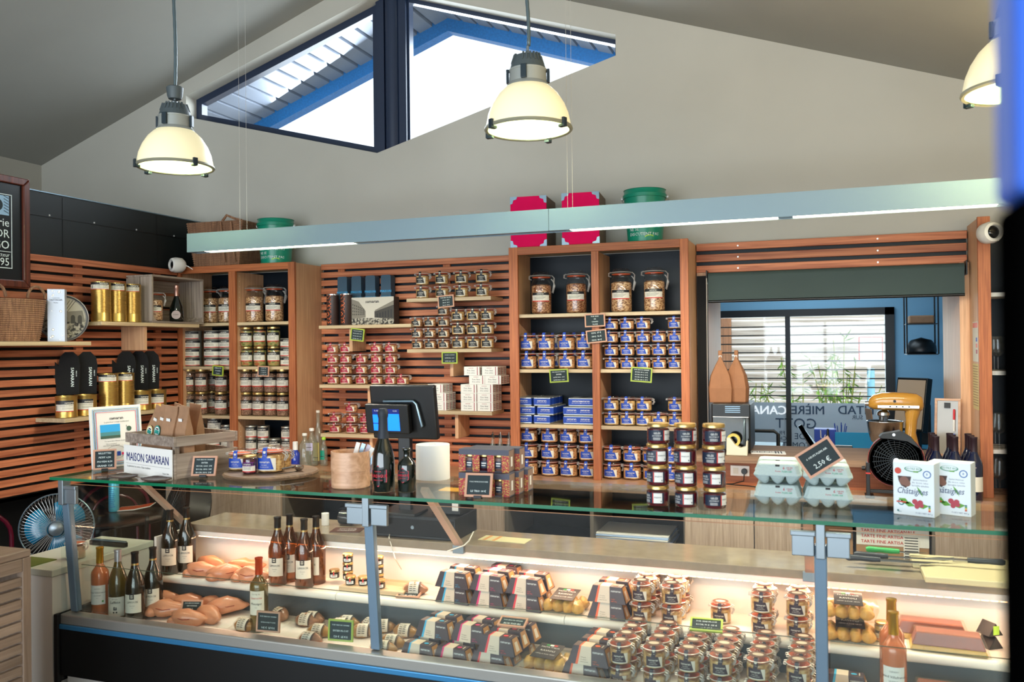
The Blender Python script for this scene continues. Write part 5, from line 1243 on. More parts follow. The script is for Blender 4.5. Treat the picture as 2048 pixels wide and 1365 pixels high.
for k, (px, py, m, a) in enumerate(((575, 1222, 0, -.5), (614, 1240, 0, .1), (650, 1224, 1, .0), (708, 1238, 2, .1), (683, 1250, 2, .2), (640, 1262, 2, .1), (622, 1278, 1, -.1), (492, 1250, 2, .0), (728, 1262, 2, .3),
                                    (772, 1232, 1, -.3), (768, 1252, 2, .4), (812, 1262, 2, .1), (786, 1284, 2, .1), (768, 1296, 2, .2))):
    q = pZ(px, py + 2, ZD + .02); q.y = min(max(q.y, 2.915), 3.15)
    PK[m].put((q.x, q.y, ZD + .0005), a, 'vacuum packed liver with paper label, number %s along the lower deck' % (['one', 'two', 'three', 'four', 'five', 'six', 'seven', 'eight', 'nine', 'ten', 'eleven', 'twelve', 'thirteen', 'fourteen'][k]), 'vacuum packed livers')
q = pZ(842, 1182, ZS); PK[0].put((q.x, 3.28, ZS + .0005), .2, 'single packed liver lying loose on the upper shelf beside the cutting board', 'vacuum packed livers')
t = thing('cutting_board', 'pale wooden board with small jars on the upper shelf', 'board', (Xat(762, 1190, 3.30), 3.305, ZS + .0005)); G().box(-.165, .15, -.085, .085, 0, .02).build('board', M_beechx, t, bevel=.003)
def tinyjar():
    o = thing('small_jar', 'x', 'jar'); r, h = .0235, .038
    G().lathe([(r * .92, 0), (r, .003), (r, h * .62), (r * .85, h * .7), (r * .85, h * .74)], 18, cap=False).build('glass_body', M_jarg, o, smooth=True)
    G().lathe([(r * .88, .001), (r * .95, .004), (r * .95, h * .6), (r * .8, h * .66)], 18).build('filling', mat('black_roe', '14110f', .2), o, smooth=True)
    G().lathe([(r * .98, h * .72), (r * 1.02, h * .74), (r * 1.02, h * .93), (r * .95, h)], 18).build('lid', M_goldlid, o, smooth=True)
    g = G().patch(r * 1.01, -.7, .7, .006, h * .5, 0, 8).patch(r * 1.03, -.12, .12, h * .4, h * .9, 1, 2)
    for i in range(2): g.patch(r * 1.02, -.45, .4, .010 + i * .005, .012 + i * .005, 2, 4)
    g.build('label', [M_whitem, M_redstripe, M_ink], o); return o
tj = Proto(tinyjar); zb_ = ZS + .0212
tjs = [(669, 3.33, 0, 'alone left of the board'), (696, 3.33, 0, 'bottom of the left stack'), (696, 3.33, 1, 'middle of the left stack'), (696, 3.33, 2, 'top of the left stack'), (701, 3.26, 0, 'in front of the left stack'), (727, 3.27, 0, 'beside the middle post'), (757, 3.33, 0, 'bottom of the right stack'), (757, 3.33, 1, 'middle of the right stack'), (757, 3.33, 2, 'top of the right stack'), (760, 3.25, 0, 'in front of the right stack')]
for px, Y, k, l in tjs: 
    q = ZS + .0005 if px == 669 and False else zb_
    tj.put((Xat(px, 1150, Y), Y, q + k * .0385), .4, 'tiny gold-lidded jar, %s' % l, 'tiny jars on the board')

# ---------------------------------------------------------------- sleeved trapezoid boxes
M_brn = mat('dark_sleeve', '3d2a2e', .45); M_slc = mat('sleeve_cream', 'd9c6b0', .5)
def sbox(col, cm):
    def f():
        o = thing('sleeved_terrine_box', 'x', 'box'); L, D, H, s, e = .078, .036, .062, .020, .012
        def pt(u, v, y):   # u -1..1 along, v 0..1 up, y front(-1)/back(1)
            x = u * (L - s * v); yy = y * (D - e * v); return (x, yy, v * H)
        v = [pt(u, w, y) for w in (0, 1) for y in (-1, 1) for u in (-1, 1)]
        G().add(v, [(0, 2, 3, 1), (4, 5, 7, 6), (0, 1, 5, 4), (2, 6, 7, 3), (0, 4, 6, 2), (1, 3, 7, 5)]).build('sleeve', M_brn, o, bevel=.001)
        g = G()
        def band(u0, u1, m, k=1.012):
            vs = []
            for u in (u0, u1): vs += [pt(u, 0.01, -k), pt(u, 1.012, -k), pt(u, 1.012, k), pt(u, .01, k)]
            g.add(vs, [(0, 4, 5, 1), (1, 5, 6, 2), (2, 6, 7, 3)], m)
        band(-.60, -.48, 0); band(-.48, .18, 1)
        def tx(s_, sz, u, vv, m, b=.01):
            p0 = Vector(pt(u, vv, -1.03)); upv = (Vector(pt(u, 1, -1)) - Vector(pt(u, 0, -1))).normalized(); g.text(s_, sz, p0, (1, 0, 0), upv, m, b, 1, 'LEFT')
        tx('samaran', .0125, .25, .70, 3, .02); tx('POIDS', .0055, .26, .24, 0); tx('NET 180g', .0055, .26, .12, 0)
        for i, w in enumerate(('Foie gras', 'de canard', 'entier mi-cuit')): tx(w, .0055, -.38, .40 - .12 * i, 4, 0)
        g.add([(.028 + .010 * math.cos(a), -.004 + .008 * math.sin(a), H + .0012) for a in [2 * PI * i / 10 for i in range(10)]], [tuple(range(10))], 0)
        g.box(.044, .047, -.012, .010, H + .0004, H + .0012, 1)
        g.build('sleeve_print', [cm, M_slc, M_ink, M_whitem, M_ink], o)
        g = G(); e1 = [pt(1.004, a, b) for a, b in ((.06, -.8), (.06, .8), (.94, .8), (.94, -.8))]; e1 = [(x + .0006, y, z) for x, y, z in e1]; g.add(e1, [(0, 1, 2, 3)]); g.build('window', mat('foie_window_' + col, 'b9834e', .25), o)
        g = G(); e1 = [pt(1.004, a, b) for a, b in ((.2, -.4), (.2, .35), (.72, .35), (.72, -.4))]; g.add([(x + .0012, y, z) for x, y, z in e1], [(0, 1, 2, 3)]); g.build('end_sticker', M_slc, o)
        return o
    return Proto(f)
SB = {'blue': sbox('blue', mat('sky_blue_print', '2fa4d0', .5)), 'pink': sbox('pink', mat('pink_print', 'd4286c', .5)), 'red': sbox('red', mat('red_print', 'e0323c', .5)), 'orange': sbox('orange', mat('orange_band', 'e8602c', .5))}
def sb(col, px, Y, z, n, rows_lab, a=-.10):
    for k in range(n):
        for r, yy in enumerate(Y):
            SB[col].put((Xat(px, 1220, Y[0]) + r * .006, yy, z + .0005 + k * .0635), a, '%s-striped dark sleeved box, %s, %s layer, %s' % (col, ('front row', 'second row', 'third row', 'fourth row')[r], ('bottom', 'upper')[k], rows_lab), '%s-striped sleeved boxes' % col)
sb('blue', 911, [3.235, 3.325], ZS, 2, 'upper shelf'); sb('pink', 980, [3.235, 3.315, 3.395], ZS, 2, 'upper shelf'); sb('red', 1053, [3.235, 3.32], ZS, 2, 'upper shelf'); sb('orange', 1218, [3.235, 3.32], ZS, 2, 'upper shelf', -.06)
# lower deck: three diagonal files, second layer set back
def files(col, pxs, layer, z, lab):
    for r, (px, Y) in enumerate(pxs): SB[col].put((Xat(px, 1290, Y), Y, z + .0005), -.12, '%s-striped dark sleeved box, %s row, %s layer, lower deck' % (col, ('front', 'second', 'third', 'fourth')[r], layer), '%s-striped sleeved boxes' % col)
zl = ZD + .0635
files('blue', [(842, 2.925), (860, 3.005), (888, 3.085)], 'bottom', ZD, ''); files('blue', [(873, 3.005), (893, 3.085)], 'upper', zl, ''); 
files('pink', [(908, 2.925), (928, 3.005), (962, 3.085)], 'bottom', ZD, ''); files('pink', [(944, 3.005), (966, 3.085)], 'upper', zl, '')
files('red', [(982, 2.925), (1000, 3.005), (1032, 3.085)], 'bottom', ZD, ''); files('red', [(1000, 2.925), (1017, 3.005), (1040, 3.085)], 'upper', zl, '')
files('orange', [(1166, 2.925), (1184, 3.005), (1203, 3.085)], 'bottom', ZD, ''); files('orange', [(1182, 2.925), (1198, 3.005), (1212, 3.085)], 'upper', zl, '')
# pasta trays
M_pasta = mat('ravioli', 'cf9f4c', .5, noise=.25, nscale=30, bump=.8); M_plas = glassy('clear_plastic', (.97, .96, .93), .035, .10, 'e8dcc0', .05)
def tray():
    o = thing('pasta_tray', 'x', 'pasta')
    k = 0
    for i in range(4):
        for j in range(2):
            v, fc = blob(.024, .034, .030, i * 3 + j, 12, 8, .25, False); g = G(); g.M = Matrix.Translation((-.062 + i * .041, -.030 + j * .060, .003)); g.add(v, fc).build('ravioli', M_pasta, o, smooth=True, auto=False)
    G().add([(-.085, -.062, .001), (.085, -.062, .001), (.085, .062, .001), (-.085, .062, .001), (-.098, -.072, .045), (.098, -.072, .045), (.098, .072, .045), (-.098, .072, .045)], [(0, 3, 2, 1), (0, 1, 5, 4), (1, 2, 6, 5), (2, 3, 7, 6), (3, 0, 4, 7)]).build('tray', M_plas, o)
    vs = []; n = 12
    for i in range(n + 1):
        for j in range(7): x = -.10 + .2 * i / n; y = -.075 + .15 * j / 6; vs.append((x, y, .047 + .016 * math.sin(PI * i / n) * math.sin(PI * j / 6) + .003 * math.sin(i * 2.1 + j)))
    G().add(vs, [(i * 7 + j, (i + 1) * 7 + j, (i + 1) * 7 + j + 1, i * 7 + j + 1) for i in range(n) for j in range(6)]).build('film_lid', M_plas, o, smooth=True, auto=False)
    g = G(); g.M = Matrix.Translation((0, 0, .066)) @ Matrix.Rotation(.12, 4, 'X'); g.box(-.048, .048, -.068, .045, 0, .0015, 0)
    for i, m in enumerate((3, 1, 2)): g.box(-.022 + i * .015, -.008 + i * .015, .026, .036, .0016, .0022, m)
    g.text('PASTA ITALIA', .012, (0, .010, .0024), (1, 0, 0), (0, 1, 0), 1, .01).text('RAVIOLI', .016, (0, -.018, .0024), (1, 0, 0), (0, 1, 0), 1, .01).text('CÈPES & FOIE GRAS', .009, (0, -.042, .0024), (1, 0, 0), (0, 1, 0), 1, .0)
    g.build('label', [M_blk, M_whitem, M_redstripe, mat('flag_green', '1f8a3a', .5)], o); return o
tr = Proto(tray)
tr.put((Xat(1133, 1230, 3.27), 3.27, ZS + .0005), -.05, 'clear tray of golden ravioli on the upper shelf between sleeved boxes', 'pasta trays')
tr.put((Xat(1100, 1310, 3.0), 2.99, ZD + .0005), -.12, 'clear tray of golden ravioli on the lower deck beside the orange boxes', 'pasta trays')
tr.put((Xat(1700, 1280, 3.27), 3.27, ZS + .0005), 0, 'clear tray of golden ravioli right of the right post, lower one', 'pasta trays')
tr.put((Xat(1697, 1280, 3.27), 3.272, ZS + .0675 + .012), 0, 'clear tray of golden ravioli right of the right post, upper one', 'pasta trays')
# aubergine-labelled jars
def aj():
    o = clip_jar('foie_gras_jar', 'jar', .0385, .078, M_aub, C_foie2, labz=(.10, .55)); h, r = .078, .0385
    g = G().lathe([(r * .78, h + .0008), (r * .74, h + .0012), (0, h + .0010)], 20, 0, cap=False).lathe([(r * .48, h + .0016), (0, h + .0016)], 16, 1, cap=False, sy=.75); g.build('lid_label', [mat('lid_brown', '6b4636', .5), M_slc], o); return o
AJ = Proto(aj); GA = 'aubergine-labelled jars in the display case'
wd = ['front', 'second', 'third', 'rear']
for c, (px, n) in enumerate(((1241, 4), (1308, 4), (1377, 4), (1441, 4), (1516, 4), (1596, 4))):
    for r in range(n):
        Y = 2.925 + r * .0795
        for k in range(2):
            AJ.put((Xat(px, 1300, 2.925) + r * .004, Y, ZD + .0005 + k * .0785), random.uniform(-.15, .25), 'aubergine-labelled clip jar, column %s of six, %s row, %s layer, lower deck' % (['one', 'two', 'three', 'four', 'five', 'six'][c], wd[r], ('bottom', 'upper')[k]), GA)
for c, (px, n, hh) in enumerate(((1283, 3, 2), (1343, 3, 2), (1436, 1, 1), (1523, 2, 2), (1594, 2, 2))):
    for r in range(n):
        Y = 3.232 + r * .0795
        for k in range(hh):
            if Y > 3.33 and k == 1 and False: continue
            AJ.put((Xat(px, 1180, 3.232) + r * .004, Y + (.08 if n == 1 else 0), ZS + .0005 + k * .0785), random.uniform(-.15, .25), 'aubergine-labelled clip jar, column %s of five, %s row, %s layer, upper shelf' % (['one', 'two', 'three', 'four', 'five'][c], wd[r], ('bottom', 'upper')[k]), GA)
# terrine loaves
M_loaf = mat('terrine_meat', '8a4a38', .3, noise=.15, nscale=12); M_fat = mat('yellow_fat', 'c4a23c', .3, noise=.1)
def loaf(L=.125):
    def f():
        o = thing('terrine_loaf', 'x', 'terrine'); D, H = .045, .062
        def fr(z0, z1, k, nm, mm):
            v = []
            for z in (z0, z1): s = z / H; v += [(a * (L * k - .022 * s), b * (D * k - .010 * s), z + .002) for a, b in ((-1, -1), (1, -1), (1, 1), (-1, 1))]
            return G().add(v, [(0, 3, 2, 1), (4, 5, 6, 7), (0, 1, 5, 4), (1, 2, 6, 5), (2, 3, 7, 6), (3, 0, 4, 7)]).build(nm, mm, o, bevel=.004)
        fr(0, .018, .96, 'fat_layer', M_fat); fr(.0182, H, .96, 'meat', M_loaf); fr(-.001, H + .003, 1.03, 'plastic_cover', M_plas); return o
    return Proto(f)
lf = loaf(); sl = loaf(.05)
lf.put((Xat(1862, 1240, 3.36), 3.36, ZS + .0005), -.05, 'long terrine loaf in clear plastic, rear one on the upper shelf at right', 'terrine loaves'); lf.put((Xat(1895, 1260, 3.245), 3.245, ZS + .0005), -.05, 'long terrine loaf in clear plastic, front one on the upper shelf at right', 'terrine loaves')
lf.put((Xat(1905, 1340, 3.08), 3.10, ZD + .0005), -.05, 'long terrine loaf in clear plastic, rear one on the lower deck at right', 'terrine loaves'); lf.put((Xat(1930, 1360, 2.96), 2.975, ZD + .0005), -.05, 'long terrine loaf in clear plastic, front one on the lower deck at right', 'terrine loaves')
SB['blue'].put((Xat(1690, 1310, 3.10), 3.11, ZD + .0005), -.05, 'blue-striped dark sleeved box right of the right post, lower deck', 'blue-striped sleeved boxes')
sl.put((Xat(1692, 1350, 2.97), 2.97, ZD + .0005), 0, 'short terrine block with yellow fat on the lower deck at right')
hj = Proto(lambda: wrap_jar('honey_jar', 'jar', .028, .068, mat('honey', 'c8a868', .3), lz=(.15, .6))); hj.put((Xat(1765, 1250, 3.28), 3.28, ZS + .0005), .1, 'small honey-coloured jar left of the rosé bottles on the upper shelf')
t = thing('triangle_pack', 'dark triangular display packs at the right edge of the upper shelf', 'pack', (Xat(1978, 1230, 3.33), 3.33, ZS + .0005), .6)
for k in range(2): G().prism([(-.03, k * .045), (.03, k * .045), (0, k * .045 + .044)], -.03, .03, 'y').build('pack', M_blk, t, bevel=.002)
G().box(-.012, .012, -.0312, -.0302, .05, .08).build('sticker', M_lime, t)
# signs in the case
def standsign(lab, px, py, z, w, h, fr, lines, rx=-.25, rz=0, Y=None):
    q = pZ(px, py, z) if Y is None else Vector((Xat(px, py, Y), Y, z)); return sign(lab, w, h, fr, lines, (q.x, q.y, z + h / 2 * math.cos(rx) + .006), rx=rx, rz=rz)
standsign('pale-framed chalk sign leaning at the front beside the wine bottle', 537, 1272, .598, .105, .082, M_pinkframe, ['FOIE GRAS DE CANARD', 'ENTIER AU SEL ET POIVRE', '105 €  LE KG'], -.1, .1, 2.835 + .04)
standsign('lime-framed chalk sign leaning at the front of the packed livers', 682, 1290, .598, .105, .082, M_greenframe, ['FOIE GRAS DE CANARD', 'ENTIER MI-CUIT', '120 €  LE KG'], -.1, .1, 2.835 + .04)
standsign('chalk sign standing among the raw livers', 384, 1215, ZD + .03, .095, .05, M_pinkframe, ['FOIE GRAS DE CANARD', 'CRU DÉVEINÉ', '69 €'], -.4, .3, 3.03)
standsign('lime-framed chalk sign lying on the aubergine-labelled jars', 1413, 1262, ZD + .160, .115, .060, M_greenframe, ['FOIE GRAS MI-CUIT', 'BOCAL 90 G  125 G', '18 €  27 €'], -1.05, .05, 3.10)
standsign('chalk sign lying flat on the red-striped boxes', 1026, 1262, ZD + .128, .11, .055, M_pinkframe, ['FOIE GRAS DE CANARD', 'AUX FIGUES'], -1.2, .0, 3.02)
standsign('chalk sign lying flat at the front of the upper shelf', 818, 1207, ZS, .10, .06, M_pinkframe, ['LOBE DE', 'FOIE GRAS'], -1.45, .2, 3.235)
# ================================================================ ON THE GLASS TOP
ZT = ZG + .0005
def top(px, py): q = pZ(px, py, ZG); return (q.x, q.y)
def tsign(lab, px, py, w, h, fr, lines, rz, rx=-.30, ry=0):
    x, y = top(px, py); return sign(lab, w, h, fr, lines, (x, y + h * .15, ZG + h / 2 * math.cos(rx) + .009), rx=rx, ry=ry, rz=rz, foot=True, fw_=.008)
tsign('pale-framed chalk sign at the left end of the glass top', 205, 944, .095, .092, M_pinkframe, ['RILLETTES', 'PETIT 6,50', 'MOYEN 8,50', 'GRAND 12€'], .75)
tsign('pale-framed chalk sign between the crate and the round board', 405, 957, .105, .085, M_pinkframe, ['FOIE GRAS DE CANARD', 'ENTIER', 'BOCAL 120G  27€', 'BOCAL 180G  34€', 'BOCAL 320G  51€'], .30)
tsign('pale-framed chalk sign in front of the jar trio cartons', 955, 1000, .100, .085, M_pinkframe, ['PORC NOIR DE BIGORRE', 'LE TRIO 14 €'], .12)
# printed poster in a white frame
t = thing('framed_certificate', 'white framed printed page with a landscape photo at the left end of the glass top', 'frame', (-3.085, 3.085, ZT), math.radians(72)); t.rotation_euler.x = -.10
W_, H_ = .122, .285
G().box(-W_, W_, 0, .012, 0, H_).build('frame', M_white, t, bevel=.003)
g = G(); 
def rf(e, m, w=.0015):
    x0, x1, z0, z1 = -W_ + e, W_ - e, e, H_ - e
    g.box(x0, x1, -.0012, -.0004, z0, z0 + w, m).box(x0, x1, -.0012, -.0004, z1 - w, z1, m).box(x0, x0 + w, -.0012, -.0004, z0, z1, m).box(x1 - w, x1, -.0012, -.0004, z0, z1, m)
rf(.012, 1); rf(.017, 0); rf(.022, 1); rf(.027, 2)
g.text('samaran', .020, (0, -.0013, .222), m=0, bold=.015).text('La grandeur à visage traditionnel', .009, (0, -.0013, .208), m=0)
g.box(-.078, .015, -.0013, -.0004, .135, .165, 3).box(-.078, .015, -.0013, -.0004, .165, .200, 1).box(-.078, .015, -.0014, -.0004, .135, .148, 4)
g.text('Un savoir-faire français de père en fils', .008, (0, -.0013, .120), m=0).text('Histoire vraiment', .007, (-.03, -.0013, .108), m=0).text('MANUFACTURE DE TERROIR', .006, (-.03, -.0013, .100), m=0).text('FRANÇAIS', .011, (-.04, -.0013, .030), m=0)
g.lathe([(.012, 0), (.012, .0006)], 12, 4, (.058, -.0016, .175), 'y').tube([(.05, -.0014, .18), (.045, -.0014, .192)], .0012, 4, 4)
g.tube([(-.01 + .045 * math.cos(a), -.0014, .070 + .030 * math.sin(a)) for a in [2 * PI * i / 20 for i in range(20)]], .0006, 3, 0, True); g.box(-.005, .012, -.0018, -.0012, .052, .072, 5).box(.018, .030, -.0018, -.0012, .055, .066, 2)
g.build('print', [M_ink, M_cy, M_pink, mat('landscape_mid', '4a8a90', .6), mat('landscape_dark', '3f5a4a', .6), M_navy], t)
# crate of paper bags with the shop sign
cx, cy = -2.685, 3.045; A = -.30
t = thing('wooden_crate', 'grey slatted wooden crate full of paper bags on the glass top', 'crate', (cx, cy, ZT), A)
w, d = .195, .155
for z0, z1 in ((.0, .105), (.135, .178)):
    for y in (-d, d - .012): G().box(-w, w, y, y + .012, z0, z1).build('board', MC, t, bevel=.001)
    for x in (-w, w - .012): G().box(x, x + .012, -d + .0125, d - .0125, z0, z1).build('board', MC, t, bevel=.001)
for x in (-w + .013, w - .033):
    for y in (-d + .013, d - .033): G().box(x, x + .02, y, y + .02, .0, .175).build('corner_post', MCz, t)
G().box(-w + .034, w - .034, -d + .034, d - .034, 0, .008).build('bottom', MC, t)
def pbag():
    o = thing('paper_bag', 'x', 'bag'); w, d = .038, .026
    secs = [(0, w, d), (.10, w * 1.02, d), (.17, w, d * .75), (.215, w * .98, d * .30), (.235, w, .003), (.262, w * 1.02, .002)]
    vs = []; 
    for z, a, b in secs: vs += [(-a, -b, z), (0, -b * 1.06, z), (a, -b, z), (a * 1.02, 0, z), (a, b, z), (0, b, z), (-a, b, z), (-a * 1.02, 0, z)]
    fs = [(j * 8 + i, j * 8 + (i + 1) % 8, (j + 1) * 8 + (i + 1) % 8, (j + 1) * 8 + i) for j in range(5) for i in range(8)] + [tuple(range(8))[::-1], tuple(range(40, 48))]
    G().add(vs, fs).build('bag_body', M_kraft, o); return o
pbg = Proto(pbag); BG = []
M_teal = mat('teal_sticker', '1a9088', .4)
for k, (x, y, rx, ry, rz, st) in enumerate(((-.120, -.100, -.10, .26, .1, 1), (-.030, -.100, -.08, .14, .1, 2), (.055, -.095, .02, .10, .5, 0), (.130, -.07, .04, .05, .3, 0), (-.10, .03, .05, .2, .2, 0), (.03, .045, .05, .1, .2, 0))):
    o = pbg.put((cx + x * math.cos(A) - y * math.sin(A), cy + x * math.sin(A) + y * math.cos(A), ZT + .010), rz, 'brown paper bag, %s in the crate' % ('front left one with a yellow and teal sticker', 'front one with a teal round sticker', 'front one, third from left', 'front one at the right', 'left one at the back', 'middle one at the back')[k], 'paper bags in the crate')
    o.rotation_euler = (rx, ry, A + rz * .3); o.scale = (1.0, 1.0, 1.12); BG.append((k, st, o))
for k, st, o in BG:
    if k < 4:
        g = G().box(-.012, .012, -.0160, -.0150, .203, .214, 0)
        if st: g.lathe([(.022, 0), (.022, .0008)], 18, 1 if st == 2 else 2, (-.004, -.0275, .160), 'y').lathe([(.017, -.0003), (.017, 0)], 14, 0, (-.004, -.0275, .160), 'y').box(-.018, .010, -.0284, -.0278, .150, .164, 1).box(-.012, .006, -.0288, -.0278, .166, .171, 3)
        q = g.build('stickers', [M_whitem, M_teal, mat('cream_yellow', 'e0cc90', .5), M_ink], o)
t = thing('shop_sign', 'white card reading MAISON SAMARAN in front of the crate', 'sign', (cx - (d + .006) * math.sin(-A), cy - (d + .006) * math.cos(A), ZT), A)
G().box(-.194, .194, -.002, .001, 0, .125).box(-.194, .194, -.035, .001, 0, .0015).build('card', M_whitem, t)
g = G().text('MAISON SAMARAN', .052, (0, -.0026, .058), m=0, bold=.014, sx=.76, res=2).text('La grandeur au service d\'une tradition', .0125, (-.07, -.0026, .030), m=1).text('Depuis 1968', .009, (.145, -.0026, .018), m=1)
g.box(-.175, .175, -.0026, -.0021, .045, .0457, 1); g.build('lettering', [mat('navy_ink', '14286a', .5), M_ink], t)
def plate():
    o = thing('small_plate', 'x', 'plate'); g = G(); vs = []; n = 20
    for k, (s, z) in enumerate(((.5, .002), (.9, .003), (1, .010), (.97, .011), (.88, .006), (.0, .005))):
        for i in range(n): a = 2 * PI * i / n; c, sn = math.cos(a), math.sin(a); p = (abs(c) ** 4 + abs(sn) ** 4) ** -.25; vs.append((.065 * s * p * c, .045 * s * p * sn, z + .004 * s * (p - 1) * 3))
    g.add(vs, [(j * n + i, j * n + (i + 1) % n, (j + 1) * n + (i + 1) % n, (j + 1) * n + i) for j in range(5) for i in range(n)] + [tuple(range(n))[::-1]]).build('dish', mat('grey_slate', '5a4a44', .25), o, smooth=True, auto=False); return o
pl = Proto(plate); x, y = top(262, 955); pl.put((-2.80, 2.822, ZT), -.2, 'small dark square dish at the left in front of the crate', 'small dishes'); pl.put((-2.60, 2.797, ZT), -.2, 'small dark square dish at the right in front of the crate', 'small dishes')
# round board with jars
x, y = top(537, 952); t = thing('round_board', 'round wooden serving board carrying sample jars', 'board', (x, 3.07, ZT)); G().lathe([(.175, 0), (.198, .003), (.202, .012), (.195, .018), (0, .018)], 44).build('board', wood('brown_board', '5c4636', '8a6c54', 0, rough=.45), t, smooth=True)
G().tube([(.12 * math.cos(a), .10 * math.sin(a), .019) for a in [2 * PI * i / 30 for i in range(30)]], .0015, 4, closed=True).build('burnt_ring', M_ink, t)
zb2 = ZT + .0185
fgj = jar_fn('foie_gras_jar', 'jar', .052, .088, M_navy, C_foie2, labz=(.12, .60)); fgj2 = jar_fn('foie_gras_jar', 'jar', .058, .108, M_navy, C_foie2, labz=(.10, .58))
x, y = top(478, 948); fgj.put((x + .01, 3.06, zb2), .25, 'blue-labelled clip jar at the left on the round board'); x, y = top(551, 950); fgj2.put((x, 3.05, zb2), .2, 'large blue-labelled clip jar at the right on the round board'); 
fgj.put((x - .04, 3.165, zb2), .2, 'blue-labelled clip jar half hidden behind the large jar on the round board')
x, y = top(506, 955); pj = Proto(lambda: wrap_jar('chutney_jar', 'jar', .030, .078, mat('purple_jam', '4a1828', .2), lz=(.12, .62)))
o = pj.put((x, 2.975, zb2), .25, 'small purple-labelled jam jar between the two blue-labelled jars')
G().patch(.0306, -.9, 1.0, .034, .050, 0, 8).build('purple_band', mat('purple_band', '7a1f8a', .5), o)
x, y = top(612, 948); t = thing('tasting_spoon', 'steel scoop lying at the right side of the round board', 'spoon', (x, 3.09, zb2), .4); G().lathe([(.0, .0), (.012, .003), (.020, .012), (.022, .022), (.020, .022), (.010, .006)], 18).build('bowl', M_steel, t, smooth=True); G().tube([(-.02, 0, .02), (-.07, -.01, .012), (-.09, -.012, .004)], .004, 6).build('handle', M_steel, t)
# bentwood cup
x, y = top(695, 976); t = thing('bentwood_cup', 'round pale bentwood container holding cutlery packets', 'container', (x, 2.90, ZT))
wm = wood('bentwood', 'b98a66', 'dcae8c', 0, rough=.35, scale=.8); G().lathe([(.072, 0), (.075, .003), (.075, .065), (.0765, .066), (.0765, .14), (.072, .14), (.071, .005), (0, .004)], 40).build('cup', wm, t, smooth=True)
t2 = thing('cutlery_packet', 'bundle of wrapped cutlery standing in the bentwood container', 'cutlery', (x + .01, 2.91, ZT + .006), .3)
for k in range(6):
    g = G(); g.M = Matrix.Rotation(.30 + .06 * k, 4, 'Y') @ Matrix.Translation((-.03 + .010 * k, .01 * (k % 3) - .01, 0)); g.box(-.008, .008, -.002, .002, .01, .165).build('packet', (M_whitem, M_alud, mat('clear_pack', 'b0a8b8', .2))[k % 3], t2)
# black bottles
x, y = top(764, 984); t = thing('sparkling_bottle', 'tall dark bottle with black neck foil and red hexagon label', 'bottle', (x, 2.845, ZT))
G().lathe([(.038, 0), (.0425, .004), (.043, .105), (.041, .135), (.033, .165), (.022, .195), (.0175, .215), (.017, .295)], 32).build('glass', M_dark, t, smooth=True, auto=False)
G().lathe([(.0215, .200), (.0185, .225), (.0175, .275), (.020, .285), (.020, .300), (.015, .312), (.0, .314)], 28).build('neck_foil', mat('navy_foil', '1c2430', .6), t, smooth=True)
def hexlab(t, R, z0, h, s1):
    g = G()
    def hx(k, rr, m):
        pts = [(0, -1), (.86, -.55), (.86, .55), (0, 1), (-.86, .55), (-.86, -.55)]; g.add([(rr * math.sin(p[0] * k * h / rr), -rr * math.cos(p[0] * k * h / rr), z0 + p[1] * k * h) for p in pts] + [(0, -rr, z0)], [(i, (i + 1) % 6, 6) for i in range(6)], m)
    hx(1.0, R + .0010, 1); hx(.92, R + .0016, 0)
    g.ctext(s1, h * .42, R + .003, 0, z0 - h * .12, 1, .03, .9); g.ctext('BRASSERIE', h * .15, R + .003, 0, z0 + h * .40, 1, .01); g.ctext('BIÈRE ROUSSE', h * .15, R + .003, 0, z0 - h * .42, 1, .01)
    g.build('label', [M_blk, mat('red_print2', 'd8283c', .4)], t)
hexlab(t, .043, .062, .040, 'BORDIGUE')
t = thing('stout_bottle', 'short dark round-shouldered bottle with red hexagon label', 'bottle', (x + .088, 2.866, ZT)); G().lathe([(.032, 0), (.034, .004), (.033, .028), (.0345, .032), (.0345, .098), (.030, .112), (.015, .126), (.012, .130), (.012, .152), (.016, .154), (.016, .164), (.010, .165)], 32).build('glass', M_dark, t, smooth=True, auto=False)
hexlab(t, .0348, .064, .028, 'BORDIGUE')
# paper roll
x, y = top(868, 957); t = thing('paper_roll', 'thick white paper roll standing on the glass top right of the till', 'roll', (x, 3.175, ZT)); G().lathe([(.070, 0), (.070, .14), (.069, .142), (.015, .142), (.015, .138)], 40).build('roll', M_whitem, t, smooth=True)
